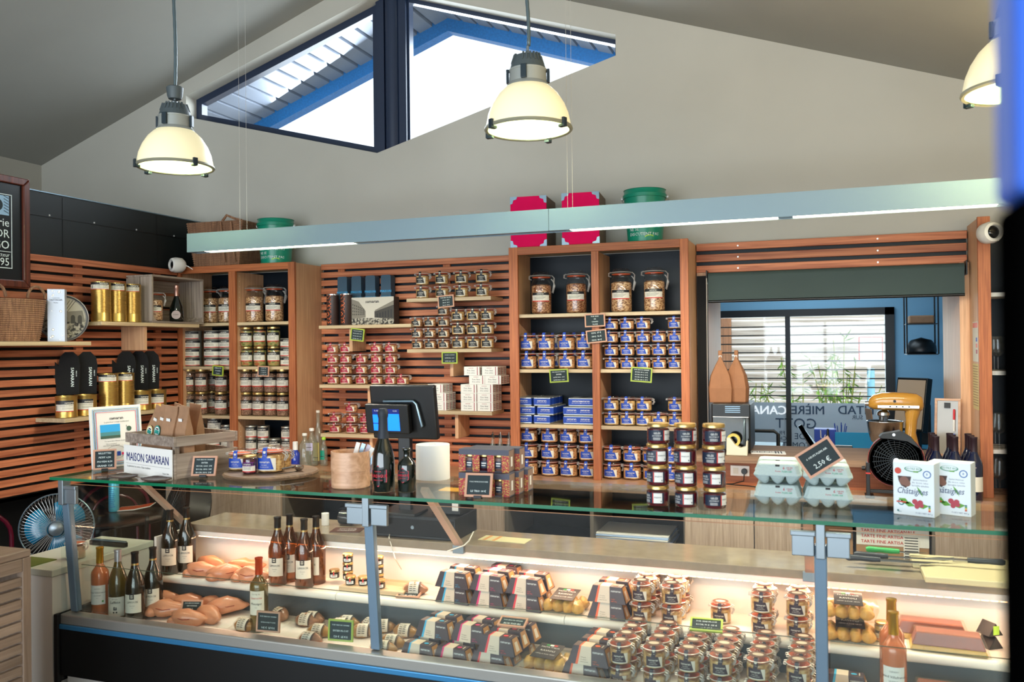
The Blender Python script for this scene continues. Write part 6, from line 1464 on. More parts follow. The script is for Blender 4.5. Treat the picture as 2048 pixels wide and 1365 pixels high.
# jar trio cartons
M_trio = mat('slate_card', '4a4a58', .6)
def fruit_mat():
    return beans('berry_print', 'c02838', '8a1830', 'c8a04a', 160, .6)
def trio():
    o = thing('jar_trio_carton', 'x', 'box'); L, D, H = .098, .032, .082
    bm = fruit_mat(); g = G().box(-L, L, -D, D, 0, .004, 0).box(-L, L, -D, D, H - .003, H, 0).box(-L, L, D - .002, D, .004, H - .003, 0).box(L - .002, L, -D, D - .002, .004, H - .003, 2)
    g.box(L, L + .0008, -.010, .006, .02, .055, 3)
    g.box(-L, L, -D - .001, -D, H - .020, H, 0)
    for a, b in ((-L, -.072), (-.044, -.016), (.014, .042), (.070, L)): g.box(a, b, -D - .0015, -D, .0, H - .020, 1)
    g.build('carton', [M_trio, bm, mat('card_side', '8a7062', .6), M_whitem], o)
    for x, cm in ((-.058, mat('pate_fill', '6b5148', .3)), (-.001, mat('jam_fill', '3a101c', .2)), (.056, mat('pate_fill', '6b5148', .3))):
        g = G(); c = (x, -.008, 0); g.lathe([(.021, .004), (.0225, .008), (.0225, .050), (.019, .054)], 18, 0, c).lathe([(.021, .055), (.022, .056), (.022, .066), (.020, .067)], 18, 1, c)
        q = G(); g.patch(.0228, -.6, .6, .014, .040, 2, 6, (x, -.008)); g.build('jar', [cm, M_goldlid, mat('navy_label', '14243a', .5)], o, smooth=True)
        G().patch(.0232, -.4, .4, .030, .034, 0, 4, (x, -.008)).patch(.0232, -.4, .3, .022, .025, 0, 4, (x, -.008)).build('jar_print', M_whitem, o)
    return o
tp = Proto(trio); x, y = top(985, 985)
for k, (dx, dy, dz) in enumerate(((0, 0, 0), (.012, .068, 0), (.024, .136, 0), (-.012, .030, .0825), (.005, .098, .0825))): tp.put((x + dx, 2.885 + dy, ZT + dz), .03, 'berry-patterned carton of three small jars, %s' % ('front one of the bottom layer', 'middle one of the bottom layer', 'rear one of the bottom layer', 'front one of the top layer', 'rear one of the top layer')[k], 'jar trio cartons')
# jam jar tower
M_jam = mat('red_jam', '5c0f1e', .12, spec=.7)
def jam():
    o = thing('jam_jar', 'x', 'jar'); r, h = .0375, .0695
    G().lathe([(r * .93, 0), (r, .004), (r, h * .74), (r * .90, h * .80), (r * .9, h * .83)], 24, cap=False).build('glass_body', M_jarg, o, smooth=True, auto=False)
    G().lathe([(r * .9, .002), (r * .965, .006), (r * .965, h * .70), (r * .85, h * .74)], 24).build('jam', M_jam, o, smooth=True)
    G().lathe([(r * .94, h * .82), (r * .98, h * .835), (r * .98, h * .95), (r * .93, h), (r * .6, h - .001), (0, h - .001)], 24).build('lid', M_goldlid, o, smooth=True)
    R = r * 1.008; g = G().patch(R, -1.25, 1.25, .012, .047, 0, 14).patch(R + .0004, .25, 1.1, .013, .046, 1, 6).patch(R + .0006, .22, .32, .013, .046, 2, 2)
    g.ctext('GELÉE', .009, R + .0008, -.35, .034, 1, .01).ctext('DE PIMENT', .0065, R + .0008, -.35, .026, 1, .0).ctext('maison', .009, R + .0010, .70, .030, 0, 0)
    for i in range(3): g.patch(R + .0006, -.7, -.05, .015 + .003 * i, .016 + .003 * i, 1, 3)
    g.lathe([(.003, 0), (.003, .0006)], 8, 0, (R * math.sin(.98), -R * math.cos(.98) - .0006, .019), 'y')
    g.build('label', [mat('navy_label', '14243a', .5), M_whitem, M_redstripe], o); return o
jp = Proto(jam); rr = random.Random(4)
for c, px in enumerate((1317, 1372, 1428)):
    x = Xat(px, 1010, 2.86)
    for k in range(4): jp.put((x + rr.uniform(-.002, .002), 2.86 + .004 * c, ZT + k * .070), rr.uniform(-.7, .7), 'red jam jar with navy label, %s column, %s of the tower' % (('left', 'middle', 'right')[c], ('bottom', 'second level', 'third level', 'top')[k]), 'jam jar tower')
# egg boxes
M_pulp = mat('egg_pulp', 'b2c3c2', .85, bump=.3, nscale=150)
def egg():
    o = thing('egg_box', 'x', 'egg box'); L, D = .076, .052
    g = G(); nx, ny = 24, 16; vs = []
    for i in range(nx + 1):
        for j in range(ny + 1):
            u, v = i / nx, j / ny; x, y = (u * 2 - 1), (v * 2 - 1)
            c = abs(math.sin(u * 3 * PI)) ** .5 * abs(math.sin(v * 2 * PI)) ** .5
            vs.append((x * L * (.80 + .2 * (1 - c)), y * D * (.80 + .2 * (1 - c)), .032 * (1 - c)))
    g.add(vs, [(i * (ny + 1) + j, i * (ny + 1) + j + 1, (i + 1) * (ny + 1) + j + 1, (i + 1) * (ny + 1) + j) for i in range(nx) for j in range(ny)]).build('egg_tray', M_pulp, o, smooth=True, auto=False)
    def ring(sx, sy, z, ch=.25):
        return [(sx * a, sy * b, z) for a, b in ((-1, -1 + ch), (-1 + ch * .7, -1), (1 - ch * .7, -1), (1, -1 + ch), (1, 1 - ch), (1 - ch * .7, 1), (-1 + ch * .7, 1), (-1, 1 - ch))]
    R_ = [ring(L, D, .030), ring(L * 1.03, D * 1.04, .033), ring(L * .97, D * .98, .040), ring(L * .86, D * .82, .066), ring(L * .80, D * .74, .070)]
    vs = [p for r in R_ for p in r]
    for k in (1, 2, 5, 6): pass
    G().add(vs, [(j * 8 + i, j * 8 + (i + 1) % 8, (j + 1) * 8 + (i + 1) % 8, (j + 1) * 8 + i) for j in range(4) for i in range(8)] + [tuple(range(32, 40))]).build('lid', M_pulp, o, bevel=.002)
    a = Vector((0, -D * .98, .040)); b = Vector((0, -D * .82, .066)); U = (b - a).normalized(); n = Vector((0, -U.z, U.y)) * .0006
    g = G(); P0 = lambda x, v: a + U * (v * .030) + n + Vector((x, 0, 0))
    g.text('6', .014, P0(.020, .45), (1, 0, 0), U, 0, .02).text('OEUFS', .007, P0(.038, .55), (1, 0, 0), U, 0, .01).text('FRAIS', .005, P0(.038, .38), (1, 0, 0), U, 0, .01).text('PLEIN AIR', .0075, P0(.030, .12), (1, 0, 0), U, 1, .01).text('Ferme', .007, P0(.002, .15), (1, 0, 0), U, 0, .01)
    g.build('print', [mat('egg_red', 'b83a4a', .6), mat('egg_green', '3f9a78', .6)], o)
    G().box(-.007, .007, -D * .84, -D * .80, .058, .068).build('latch_hole', M_ink, o); return o
ep = Proto(egg)
for c, (px, py) in enumerate(((1556, 1012), (1656, 1016))):
    x, y = top(px, py)
    for k in range(2):
        ep.put((x, 3.0, ZT + k * .0705), .0, 'pale green egg box, %s stack, %s one, front row' % (('left', 'right')[c], ('bottom', 'top')[k]), 'egg boxes'); 
        ep.put((x - .004, 3.115, ZT + k * .0705), .0, 'pale green egg box, %s stack, %s one, row behind' % (('left', 'right')[c], ('bottom', 'top')[k]), 'egg boxes')
q = pY(1638, 912, 2.965); sign('pale-framed chalk sign balanced on a corner against the egg boxes', .125, .088, M_pinkframe, ['6 OEUFS PLEIN AIR', '2,50 €'], (q.x, 2.93 - .01, q.z), rx=-.12, ry=-.60, rz=.0, fw_=.008)
# chestnut cartons
M_ches = mat('chestnut_card', 'dfe8ec', .45)
def chest():
    o = thing('chestnut_carton', 'x', 'box'); W_, D_, H_ = .060, .032, .165
    G().box(-W_, W_, -D_, D_, 0, H_).build('carton', M_ches, o, bevel=.0015)
    g = G(); y = -D_ - .0006
    def disc(x, z, r, m, d=0, n=20, sy=1): g.add([(x + r * math.cos(a), y - d, z + r * sy * math.sin(a)) for a in [2 * PI * i / n for i in range(n)]], [tuple(range(n))], m)
    disc(-.045, .138, .010, 3); disc(.0, .146, .026, 1, 0, 24, .35); disc(.0, .147, .023, 0, .0003, 24, .33); g.text('NOTEZ BIO', .009, (0, y - .0006, .144), m=1, bold=.01); g.box(.0, .015, y - .0005, y, .136, .140, 4)
    disc(.040, .132, .012, 5, 0); disc(.040, .132, .009, 0, .0003); g.text('B', .010, (.040, y - .0006, .129), m=5, bold=.01)
    g.add([(x, y, z) for x, z in ((-.046, .122), (-.006, .122), (-.011, .098), (-.022, .085), (-.036, .092), (-.043, .106))], [tuple(range(6))], 6); disc(-.027, .107, .014, 7, .0004); disc(-.018, .100, .010, 7, .0006)
    for i, s in enumerate(('Sachet fraîcheur', 'Bio du Lot, cuites', 'Spécialité épluchée')): g.text(s, .0065, (.020, y, .111 - i * .009), m=2)
    v, f = text2d('Châtaignes', .027, 0, 2, 'CENTER'); g.add([(-.004 + x * .76 + z * .2, y - .0008, .068 + z) for x, z in v], f, 2)
    for (a, b, c_, w) in ((-.044, .052, 25, .009), (-.030, .040, 15, .008), (.045, .035, -8, .008), (.028, .062, 60, .004)):
        t0 = math.radians(-c_); L = .036; dx, dz = math.cos(t0), math.sin(t0); s = -1 if a > 0 else 1
        g.add([(a, y - .0003, b), (a + s * L * .5 * dx - w * dz, y - .0003, b + L * .5 * dz * s + w * dx), (a + s * L * dx, y - .0003, b + L * dz * s), (a + s * L * .5 * dx + w * dz, y - .0003, b + L * .5 * dz * s - w * dx)], [(0, 1, 2, 3)], 4)
    for x, z, r in ((.004, .045, .008), (.012, .037, .009), (.020, .043, .008), (.010, .030, .007), (.024, .034, .006)): disc(x, z, r, 8, .0010 + r * .02)
    disc(-.036, .028 + .012, .010, 9, 0); disc(-.036, .040, .0065, 0, .0003); g.box(-.050, -.022, y - .0008, y, .039, .043, 3)
    for i, m in enumerate((9, 4, 10, 3)): g.box(.043, .049, y - .0004, y, .032 - i * .005, .0365 - i * .005, m)
    disc(-.046, .013, .003, 9); g.text('BIO', .006, (-.040, y, .008), m=9, bold=.01); g.text('POIDS NET 400 g', .0065, (.030, y, .008), m=2)
    g.build('print', [M_ches, mat('oval_green', '3a8a6a', .5), mat('blue_ink', '1c3a6a', .5), mat('seal_red', 'c8402c', .5), mat('leaf_print', '5a9a2c', .5), mat('seal_blue', '3a6aa8', .5), mat('brown_print', '3a2420', .5), mat('chest_print', '7a5040', .5), mat('berry_red', 'a82438', .4), mat('seal_teal', '1f6a70', .5), mat('score_yel', 'e0b030', .5)], o)
    return o
cp = Proto(chest)
for k, px in enumerate((1836, 1912)):
    cp.put((Xat(px - 2, 1020, 2.93), 2.94 + .045 * k, ZT), -.36, 'white chestnut carton with leaf picture, %s at the right of the glass top' % ('front one', 'right one')[k], 'chestnut cartons')

# ================================================================ TILL AND MARBLE TOP
ZM = .9005
x = Xat(795, 860, 3.36); t = thing('till_monitor', 'black point-of-sale monitor with blue customer display behind the dark bottle', 'monitor', (x, 3.40, ZM + .102 + .0))
zc = pY(795, 828, 3.36).z - t.location.z
g = G(); g.M = Matrix.Translation((0, 0, zc)) @ Matrix.Rotation(.16, 4, 'X')
g.box(-.155, .168, .0, .035, -.122, .125).build('monitor_back', M_black, t, bevel=.008)
c = G(); c.M = g.M; c.box(-.16, .055, -.045, -.012, -.085, .048).build('customer_display', M_black, t, bevel=.005)
MSCR = mat('screen_blue', '1a78f0', .3, emit=1.2, ecol='0a6af8'); MSCD = mat('screen_dark', '0a2060', .3, emit=.5, ecol='0a1c70')
c = G(); c.M = g.M; c.box(-.122, .012, -.0462, -.0452, -.072, .028, 1).box(-.121, -.092, -.0468, -.0460, -.036, .002, 0).box(-.121, -.092, -.0468, -.0460, -.071, -.040, 0).box(-.086, .011, -.0468, -.0460, -.071, .006, 0)
for s, xx in (('0,00€', -.098), ('0,00', -.055), ('0,00', -.008)): c.text(s, .012, (xx, -.0468, .016), m=2)
c.build('screen', [MSCR, MSCD, M_whitem], [q_ for q_ in t.children if q_.name.startswith('customer')][0])
c = G(); c.M = g.M; c.tube([(-.08, -.012, .055), (.07, -.014, .058), (.085, -.016, .045), (.105, -.018, -.055), (.098, -.012, -.06)], .006, 8).build('cable_clip', M_alud, t, smooth=True)
c = G(); c.box(-.03, .03, .02, .05, 0, zc - .05).box(-.09, .09, -.06, .08, 0, .012).build('stand', M_black, t, bevel=.004)
x0 = Xat(742, 1060, 3.40); x1 = Xat(935, 1060, 3.40)
t = thing('cash_drawer', 'wide black cash drawer under the till on the marble top', 'cash drawer', ((x0 + x1) / 2 - .01, 3.50, ZM)); w = (x1 - x0) / 2 * .86
G().box(-w, w, -.13, .115, .0, .10).build('drawer_body', M_black, t, bevel=.004); G().box(-w + .01, w - .01, -.134, -.1305, .012, .085).build('drawer_front', M_blackmat, t, bevel=.002); G().lathe([(.008, 0), (.008, .004)], 12, 0, (0, -.1385, .05), 'y').build('lock', M_alu, t)
t = thing('receipt_printer', 'black receipt printer with glowing amber slot beside the till', 'printer', (Xat(905, 1030, 3.5), 3.51, ZM + .1005)); G().box(-.07, .07, -.08, .08, 0, .10).build('printer_body', M_black, t, bevel=.006); G().box(-.05, .05, -.05, .03, .1003, .103).build('amber_window', mat('amber_slot', 'd89a30', .3, emit=1.0, ecol='f0a030'), t)
for a, b in ((-.0712, -.0702),): G().box(.03, .06, -.0815, -.0805, .02, .06).build('sticker', M_whitem, t)
t = thing('label_spool', 'smoked plastic coffee pot lying beside white receipt rolls on the marble', 'container', (Xat(694, 1055, 3.52), 3.54, ZM + .033)); t['label'] = 'dark smoked plastic beaker lying on its side left of the till'
G().lathe([(.026, -.05), (.032, -.045), (.032, .02), (.022, .05), (.02, .06)], 24, 0, ax='x').build('beaker', mat('smoked', '2c2e30', .15), t, smooth=True)
t = thing('receipt_roll', 'small white receipt roll standing on the marble left of the till', 'roll', (Xat(651, 1080, 3.50), 3.50, ZM)); G().lathe([(.0, 0), (.018, 0), (.018, .057), (.005, .058), (.005, .05)], 24).build('roll', M_whitem, t, smooth=True)
t = thing('menu_leaflet', 'dark leaflet with white lettering flat on the marble left of the till', 'leaflet', (Xat(697, 1080, 3.44), 3.43, ZM), .25); G().box(-.07, .07, -.05, .05, 0, .002).build('paper', mat('brown_leaflet', '5a3a30', .4), t); G().text('EPICERIE', .022, (0, .008, .0026), (1, 0, 0), (0, 1, 0)).text('CANARD', .022, (0, -.024, .0026), (1, 0, 0), (0, 1, 0)).build('lettering', M_whitem, t)
t = thing('price_list', 'yellow-edged printed card lying flat on the marble', 'card', (Xat(1010, 1080, 3.47), 3.47, ZM), -.05); G().box(-.11, .11, -.045, .045, 0, .0015).build('card', mat('card_yellow', 'd8cfa0', .4), t); G().box(-.09, -.075, -.045, .045, .0016, .002).box(-.045, -.03, -.045, .045, .0016, .002).build('orange_bands', mat('card_orange', 'd89a5a', .4), t)
tag(G().tube([tuple(pY(928, 1070, 3.62) - Vector((0, 0, .05))), tuple(pY(948, 1062, 3.60)), tuple(pZ(938, 1082, ZM + .003)), tuple(pZ(928, 1092, ZM + .003)), tuple(pZ(895, 1103, ZM + .003))], .003, 6).build('power_cable', M_whitem, smooth=True), 'white cable curling on the marble at the right of the cash drawer', 'cable')
# boards and knives at the right
MPB = mat('cream_board', 'cfc49a', .4)
xr = Xat(1880, 1130, 3.48)
t = thing('cutting_board', 'cream plastic cutting board on the marble at the right, front one', 'board', (xr + .17, 3.44, ZM)); G().box(-.24, .30, -.15, .03, 0, .022).build('board', MPB, t, bevel=.004)
t = thing('cutting_board', 'cream plastic cutting board on the marble at the right, rear one', 'board', (xr + .17, 3.56, ZM)); G().box(-.26, .30, -.07, .08, 0, .020).build('board', MPB, t, bevel=.004)
def knife(lab, px0, px1, Y0, Y1, z, L, hcol, bw=.018):
    a = Vector((px0, Y0, z)); b = Vector((px1, Y1, z)); d = b - a; o = thing('kitchen_knife', lab, 'knife', a, math.atan2(d.y, d.x), 'knives on the cutting boards'); n = d.length; hl = .12
    G().tube([(0, 0, .011), (.01, 0, .012), (.05, .002, .012), (.09, 0, .011), (hl, .001, .011)], [.008, .012, .010, .011, .009], 10).build('handle', hcol, o, smooth=True)
    G().prism([(hl, -bw * .6), (n - .05, -bw * .5), (n, bw * .4), (hl, bw * .4)], .009, .011, 'z').build('blade', mat('blade_steel', '8c8c84', .25, .9), o)
    return o
zk = ZM + .0225
knife('kitchen knife with bright green handle at the right on the boards', Xat(1732, 1108, 3.60), Xat(1855, 1105, 3.60), 3.60, 3.60, zk, .12, mat('green_handle', '1a9a48', .35), .02)
knife('kitchen knife with black handle, front one lying over the marble', Xat(1692, 1128, 3.44), Xat(1880, 1130, 3.44), 3.44, 3.45, zk, .12, mat('navy_handle', '1c2630', .4), .03)
knife('kitchen knife with black handle just behind the front one', Xat(1708, 1118, 3.50), Xat(1915, 1120, 3.50), 3.50, 3.52, zk, .12, mat('navy_handle', '1c2630', .4), .02)
o = knife('kitchen knife with black handle pointing left on the boards at right', Xat(2010, 1128, 3.47), Xat(1850, 1128, 3.48), 3.47, 3.475, zk + .014, .12, mat('navy_handle', '1c2630', .4), .03)
t = thing('blade_rest', 'two bent steel rods lying on the rear cutting board', 'rods', (Xat(1890, 1105, 3.58), 3.585, ZM + .022)); G().tube([(-.02, -.02, .004), (-.01, -.03, .004), (.03, 0, .004), (.09, .01, .004)], .003, 6).tube([(.02, -.05, .004), (.12, -.03, .004)], .003, 6).build('rods', M_steel, t)

# ---------------------------------------------------------------- bottles on the back worktop, left
ZW = .9855
M_vodka = mat('blue_glass', '1234a0', .08, spec=.8); M_clear = glassy('clear_glass', (.93, .95, .92), .08, .04, 'b8c0b0', .18)
def cb(lab, px, Y, prof, mg, capc, capz, lab_=None, h=1):
    o = thing('glass_bottle', lab, 'bottle', (Xat(px, 930, Y), Y, ZW)); G().lathe(prof, 20).build('glass', mg, o, smooth=True, auto=False)
    G().lathe([(capz[0], capz[1]), (capz[0], capz[2]), (capz[0] * .8, capz[2] + .003)], 14).build('cap', capc, o, smooth=True)
    if lab_: R = prof[1][0] + .001; G().patch(R, -.7, .7, lab_[0], lab_[1], 0, 8).patch(R + .0004, -.5, .5, lab_[0] + .02, lab_[0] + .024, 1, 5).build('label', [lab_[2], M_ink], o)
    return o
cb('small blue bottle with white cap beside the left cabinet', 591, 4.62, [(.026, 0), (.028, .004), (.028, .09), (.016, .108), (.014, .118)], M_vodka, M_whitem, (.017, .112, .162))
cb('clear swing-top bottle on the worktop beside the blue bottle', 610, 4.66, [(.036, 0), (.038, .005), (.037, .14), (.025, .16), (.014, .175), (.014, .20)], M_clear, M_whitem, (.016, .20, .213))
cb('clear swing-top bottle with violet label on the worktop', 624, 4.72, [(.038, 0), (.040, .005), (.038, .15), (.024, .18), (.014, .20), (.013, .225)], M_clear, M_whitem, (.016, .225, .24), (.10, .15, mat('lilac_label', 'c0b8d8', .5)))
cb('tall clear bottle with pale yellow label near the slatted wall', 637, 4.82, [(.034, 0), (.036, .005), (.034, .17), (.02, .22), (.0125, .26), (.012, .34)], M_clear, M_cream, (.013, .335, .348), (.02, .14, mat('pale_yellow', 'd8c87a', .5)))
cb('small clear bottle with lime cap right of the tall clear bottle', 648, 4.74, [(.022, 0), (.024, .004), (.023, .11), (.014, .135), (.011, .15), (.011, .168)], M_clear, M_lime, (.013, .168, .182), (.04, .10, M_green))
for k, px in enumerate((986, 1001, 1018)): o = cb('oil dispenser bottle with steel spout, %s of three right of the white cartons' % ORD[k], px, 4.82, [(.020, 0), (.022, .004), (.018, .15), (.010, .19), (.009, .205)], M_clear, M_black, (.010, .205, .222)); G().tube([(0, 0, .222), (0, 0, .235), (.006, -.01, .24), (.02, -.03, .20 - .02 * k)], .003, 6).build('spout', M_steel, o)
# ================================================================ HATCH SILL AND KITCHEN THINGS
ZH = 1.15
M_sill = wood('sill_oak', '745a48', '957860', 0, rough=.85)
t = thing('hatch_sill', 'brown wooden sill board of the hatch with a panel beneath', 'sill', (0, 0, .9855)); G().box(-.655, .725, 4.60, 5.16, ZH - .9855 - .034, ZH - .9855).build('sill_board', M_sill, t, bevel=.003)
G().box(-.655, .725, 4.70, 4.94, .0, ZH - .9855 - .035).build('sill_panel', M_stilex, t)
q = pY(1480, 942, 4.695); t = thing('power_socket', 'white double power socket with a black plug under the sill', 'socket', (q.x, 4.698, q.z)); G().box(-.05, .05, -.012, 0, -.028, .028).build('socket_plate', M_white, t, bevel=.003)
G().lathe([(.014, -.034), (.016, -.03), (.014, -.0125)], 18, 0, (.024, 0, 0), 'y').build('plug', M_black, t, smooth=True); G().box(-.035, -.008, -.0135, -.0125, -.016, .016).build('socket_insert', M_cream, t, bevel=.001)
G().tube([(.024, -.03, -.01), (.022, -.035, -.05), (-.03, -.05, -.064), (-.08, -.06, -.066), (.05, -.09, -.067), (.09, -.10, -.068)], .003, 6).build('cable', M_black, t, smooth=True)
# combi oven
t = thing('countertop_oven', 'black countertop oven on the sill at the left of the hatch', 'oven', (Xat(1466, 850, 4.86), 4.90, ZH + .0005)); w = (Xat(1505, 850, 4.80) - Xat(1428, 850, 4.80)) / 2
G().box(-w, w, -.16, .17, .012, .27).build('oven_body', M_black, t, bevel=.006); G().box(-w + .006, w - .006, -.172, -.161, .02, .20).build('door', mat('oven_glass', '101214', .08), t, bevel=.003)
G().tube([(w - .03, -.18, .04), (w - .03, -.195, .06), (w - .03, -.195, .17), (w - .03, -.18, .19)], .005, 8).build('handle', M_alud, t, smooth=True)
g = G()
for k in range(4): g.box(-.03, .05, -.1615, -.1605, .222 + k * .010, .226 + k * .010)
g.build('vent', M_alud, t)
for a in (-w + .02, w - .02):
    for b in (-.14, .14): G().lathe([(.01, 0), (.01, .0115)], 8, 0, (a, b, 0)).build('foot', M_blackmat, t)
def kbag():
    o = thing('kraft_pouch', 'x', 'bag'); vs = []; w, d = .058, .034
    for z, a, b in ((0, w, d), (.08, w * 1.06, d * 1.1), (.15, w * .86, d * .9), (.21, w * .42, d * .5), (.24, w * .16, .012), (.29, w * .18, .006)): vs += [(-a, -b, z), (0, -b * 1.15, z), (a, -b, z), (a * 1.08, 0, z), (a, b, z), (0, b * 1.1, z), (-a, b, z), (-a * 1.08, 0, z)]
    G().add(vs, [(j * 8 + i, j * 8 + (i + 1) % 8, (j + 1) * 8 + (i + 1) % 8, (j + 1) * 8 + i) for j in range(5) for i in range(8)] + [tuple(range(8))[::-1], tuple(range(40, 48))]).build('pouch_body', mat('tan_kraft', 'a06c48', .7, noise=.08, nscale=20), o, bevel=.003)
    G().box(-.008, .008, -.011, -.009, .225, .262).build('fold_clip', M_whitem, o); return o
kb = Proto(kbag); kb.put((Xat(1442, 790, 4.88), 4.86, ZH + .2705), .1, 'tan kraft pouch with twisted top on the oven, left one', 'kraft pouches'); kb.put((Xat(1475, 790, 4.92) - .002, 4.90, ZH + .2705), -.2, 'tan kraft pouch with twisted top on the oven, right one', 'kraft pouches')
t = thing('product_box', 'small grey printed box behind the kraft pouches on the oven', 'box', (Xat(1489, 780, 5.0) - .004, 4.985, ZH + .2705)); G().box(-.016, .016, -.02, .02, 0, .13).build('carton', M_whitem, t); G().box(-.015, .017, -.021, -.0205, .01, .09).build('print', M_teal, t)
# tape dispenser
q = Xat(1474, 900, 4.66); t = thing('tape_dispenser', 'cream desk tape dispenser with yellow tape on the sill', 'tape dispenser', (q, 4.665, ZH + .0005))
out = [(-.055, 0), (.055, 0), (.058, .075), (.05, .08), (.046, .05), (.02, .042), (-.01, .06), (-.035, .095), (-.052, .095)]
G().prism(out, -.022, .022, 'y').build('dispenser_body', mat('cream_plastic', 'cfc8b0', .4), t, bevel=.003); G().lathe([(.022, -.012), (.036, -.012), (.036, .012), (.022, .012), (.022, -.012)], 28, 0, (-.018, -.0005, .080), 'y', cap=False).build('tape', mat('yellow_tape', 'c8b040', .3), t, smooth=True)
q = pZ(1538, 903, ZH); t = thing('flyer', 'black and white printed flyers lying on the sill', 'flyer', (q.x, 4.80, ZH + .0005), .1); G().box(-.09, .09, -.055, .055, 0, .004).build('paper', M_whitem, t)
g = G().text('MENU', .05, (-.02, -.01, .0046), (1, 0, 0), (0, 1, 0), 0, .02)
for k in range(3): g.box(.035 + k * .015, .042 + k * .015, -.045, .045, .0042, .0046)
g.build('print', M_ink, t)
# stand mixer
M_yel = mat('mustard_enamel', 'c08a38', .18, coat=.6)
q = Xat(1790, 850, 4.88); t = thing('stand_mixer', 'mustard yellow stand mixer with steel bowl on the sill', 'mixer', (q, 4.88, ZH + .0005)); t.scale = (.86, .86, .86)
def loft(secs, g=None, n=20, ax='x'):
    g = g or G(); vs = []
    for (p, a, b, c) in secs:      # position along x, half width (y), half height (z), centre z
        for i in range(n): t_ = 2 * PI * i / n; cs, sn = math.cos(t_), math.sin(t_); k = (abs(cs) ** 2.6 + abs(sn) ** 2.6) ** (-1 / 2.6); vs.append((p, a * k * cs, c + b * k * sn))
    return g.add(vs, [(j * n + i, j * n + (i + 1) % n, (j + 1) * n + (i + 1) % n, (j + 1) * n + i) for j in range(len(secs) - 1) for i in range(n)] + [tuple(range(n))[::-1], tuple(range((len(secs) - 1) * n, len(secs) * n))])
loft([(-.150, .014, .014, .315), (-.145, .03, .026, .318), (-.12, .05, .045, .325), (-.07, .058, .055, .330), (0, .060, .057, .330), (.07, .060, .056, .328), (.12, .055, .054, .325), (.150, .040, .042, .318), (.160, .012, .014, .31)]).build('motor_head', M_yel, t, smooth=True, auto=False)
G().box(-.10, .13, -.0612, -.0585, .293, .309).build('trim_band', M_steel, t); g = G()
for k in range(4): g.lathe([(.004, -.0635), (.005, -.0615)], 8, 0, (-.03 + .035 * k, 0, .301), 'y')
g.build('knobs', M_blk, t); G().lathe([(.008, -.066), (.008, -.058)], 12, 0, (-.005, 0, .335), 'y').build('screw_cap', M_blk, t); G().lathe([(.014, -.170), (.016, -.150)], 16, 0, (0, 0, .315), 'x').build('hub_cap', M_steel, t, smooth=True)
g = G(); g.M = Matrix(((0, 0, 1, 0), (0, 1, 0, 0), (1, 0, 0, 0), (0, 0, 0, 1))); 
vs = []
for z, x, a, b in ((.03, .09, .065, .055), (.06, .085, .048, .040), (.14, .085, .032, .034), (.22, .092, .034, .036), (.29, .10, .05, .045)): vs += [(x + a * math.cos(u), b * math.sin(u), z) for u in [2 * PI * i / 18 for i in range(18)]]
G().add(vs, [(j * 18 + i, j * 18 + (i + 1) % 18, (j + 1) * 18 + (i + 1) % 18, (j + 1) * 18 + i) for j in range(4) for i in range(18)]).build('neck', M_yel, t, smooth=True, auto=False)
G().prism([(-.14, -.05), (-.10, -.085), (.12, -.085), (.155, -.05), (.155, .05), (.12, .085), (-.10, .085), (-.14, .05)], 0, .032, 'z').build('base', M_yel, t, bevel=.010)
G().lathe([(.035, .033), (.045, .045), (.085, .09), (.098, .14), (.104, .205), (.108, .208), (.104, .210), (.096, .205)], 36, 0, (-.055, 0, 0), cap=False).build('mixing_bowl', M_steel, t, smooth=True, auto=False)
G().lathe([(.020, .275), (.036, .262), (.038, .245), (.03, .24), (.022, .20), (.018, .20)], 20, 0, (-.065, 0, 0)).build('planetary', M_steel, t, smooth=True)
# black meat slicer on the worktop
q = Xat(1790, 900, 4.56); t = thing('meat_slicer', 'round black fan heater on a bracket stand in front of the yellow mixer', 'slicer', (q, 4.52, ZW)); t['label'] = 'round black spiral-guarded machine on a bent stand before the yellow mixer'
zc = pY(1790, 922, 4.5).z - ZW
g = G().lathe([(.118, -.02), (.126, -.01), (.126, .03), (.10, .07), (0, .08)], 44, 0, (0, 0, zc), 'y').lathe([(.118, -.02), (.110, -.018), (.108, 0), (0, .0)], 44, 0, (0, 0, zc), 'y'); g.build('housing', M_black, t, smooth=True)
g = G()
for r in [.016 + .0105 * i for i in range(9)]: g.tube([(r * math.cos(a), -.020 - .006 * math.cos(r * 12), r * math.sin(a) + zc) for a in [2 * PI * i / 36 for i in range(36)]], .0016, 4, closed=True)
for i in range(24): a = 2 * PI * i / 24; g.tube([(.014 * math.cos(a), -.026, .014 * math.sin(a) + zc), (.112 * math.cos(a + .35), -.019, .112 * math.sin(a + .35) + zc)], .0012, 3)
g.build('spiral_guard', mat('guard_grey', '3c4248', .3, .5), t); G().lathe([(.014, -.030), (.016, -.026), (.016, -.02)], 16, 0, (0, 0, zc), 'y').build('hub', M_steel, t, smooth=True)
G().tube([(.1265 * math.cos(a), -.010, .1265 * math.sin(a) + zc) for a in [2 * PI * i / 48 for i in range(48)]], .0018, 5, closed=True).build('copper_trim', mat('red_trim', '8a2a24', .3), t)
g = G(); zt = zc + .085
g.prism([(-.075, zt + .03), (-.06, zt + .045), (.02, zt + .062), (.07, zt + .03), (.115, zt - .035), (.10, zt - .02), (.05, zt + .01), (-.02, zt + .02), (-.07, zt + .022)], -.03, .03, 'y'); g.build('top_handle', mat('handle_black', '1c2024', .45), t, bevel=.004); G().lathe([(.007, -.034), (.007, -.03)], 12, 0, (-.01, 0, zt + .042), 'y').build('bolt', M_steel, t)
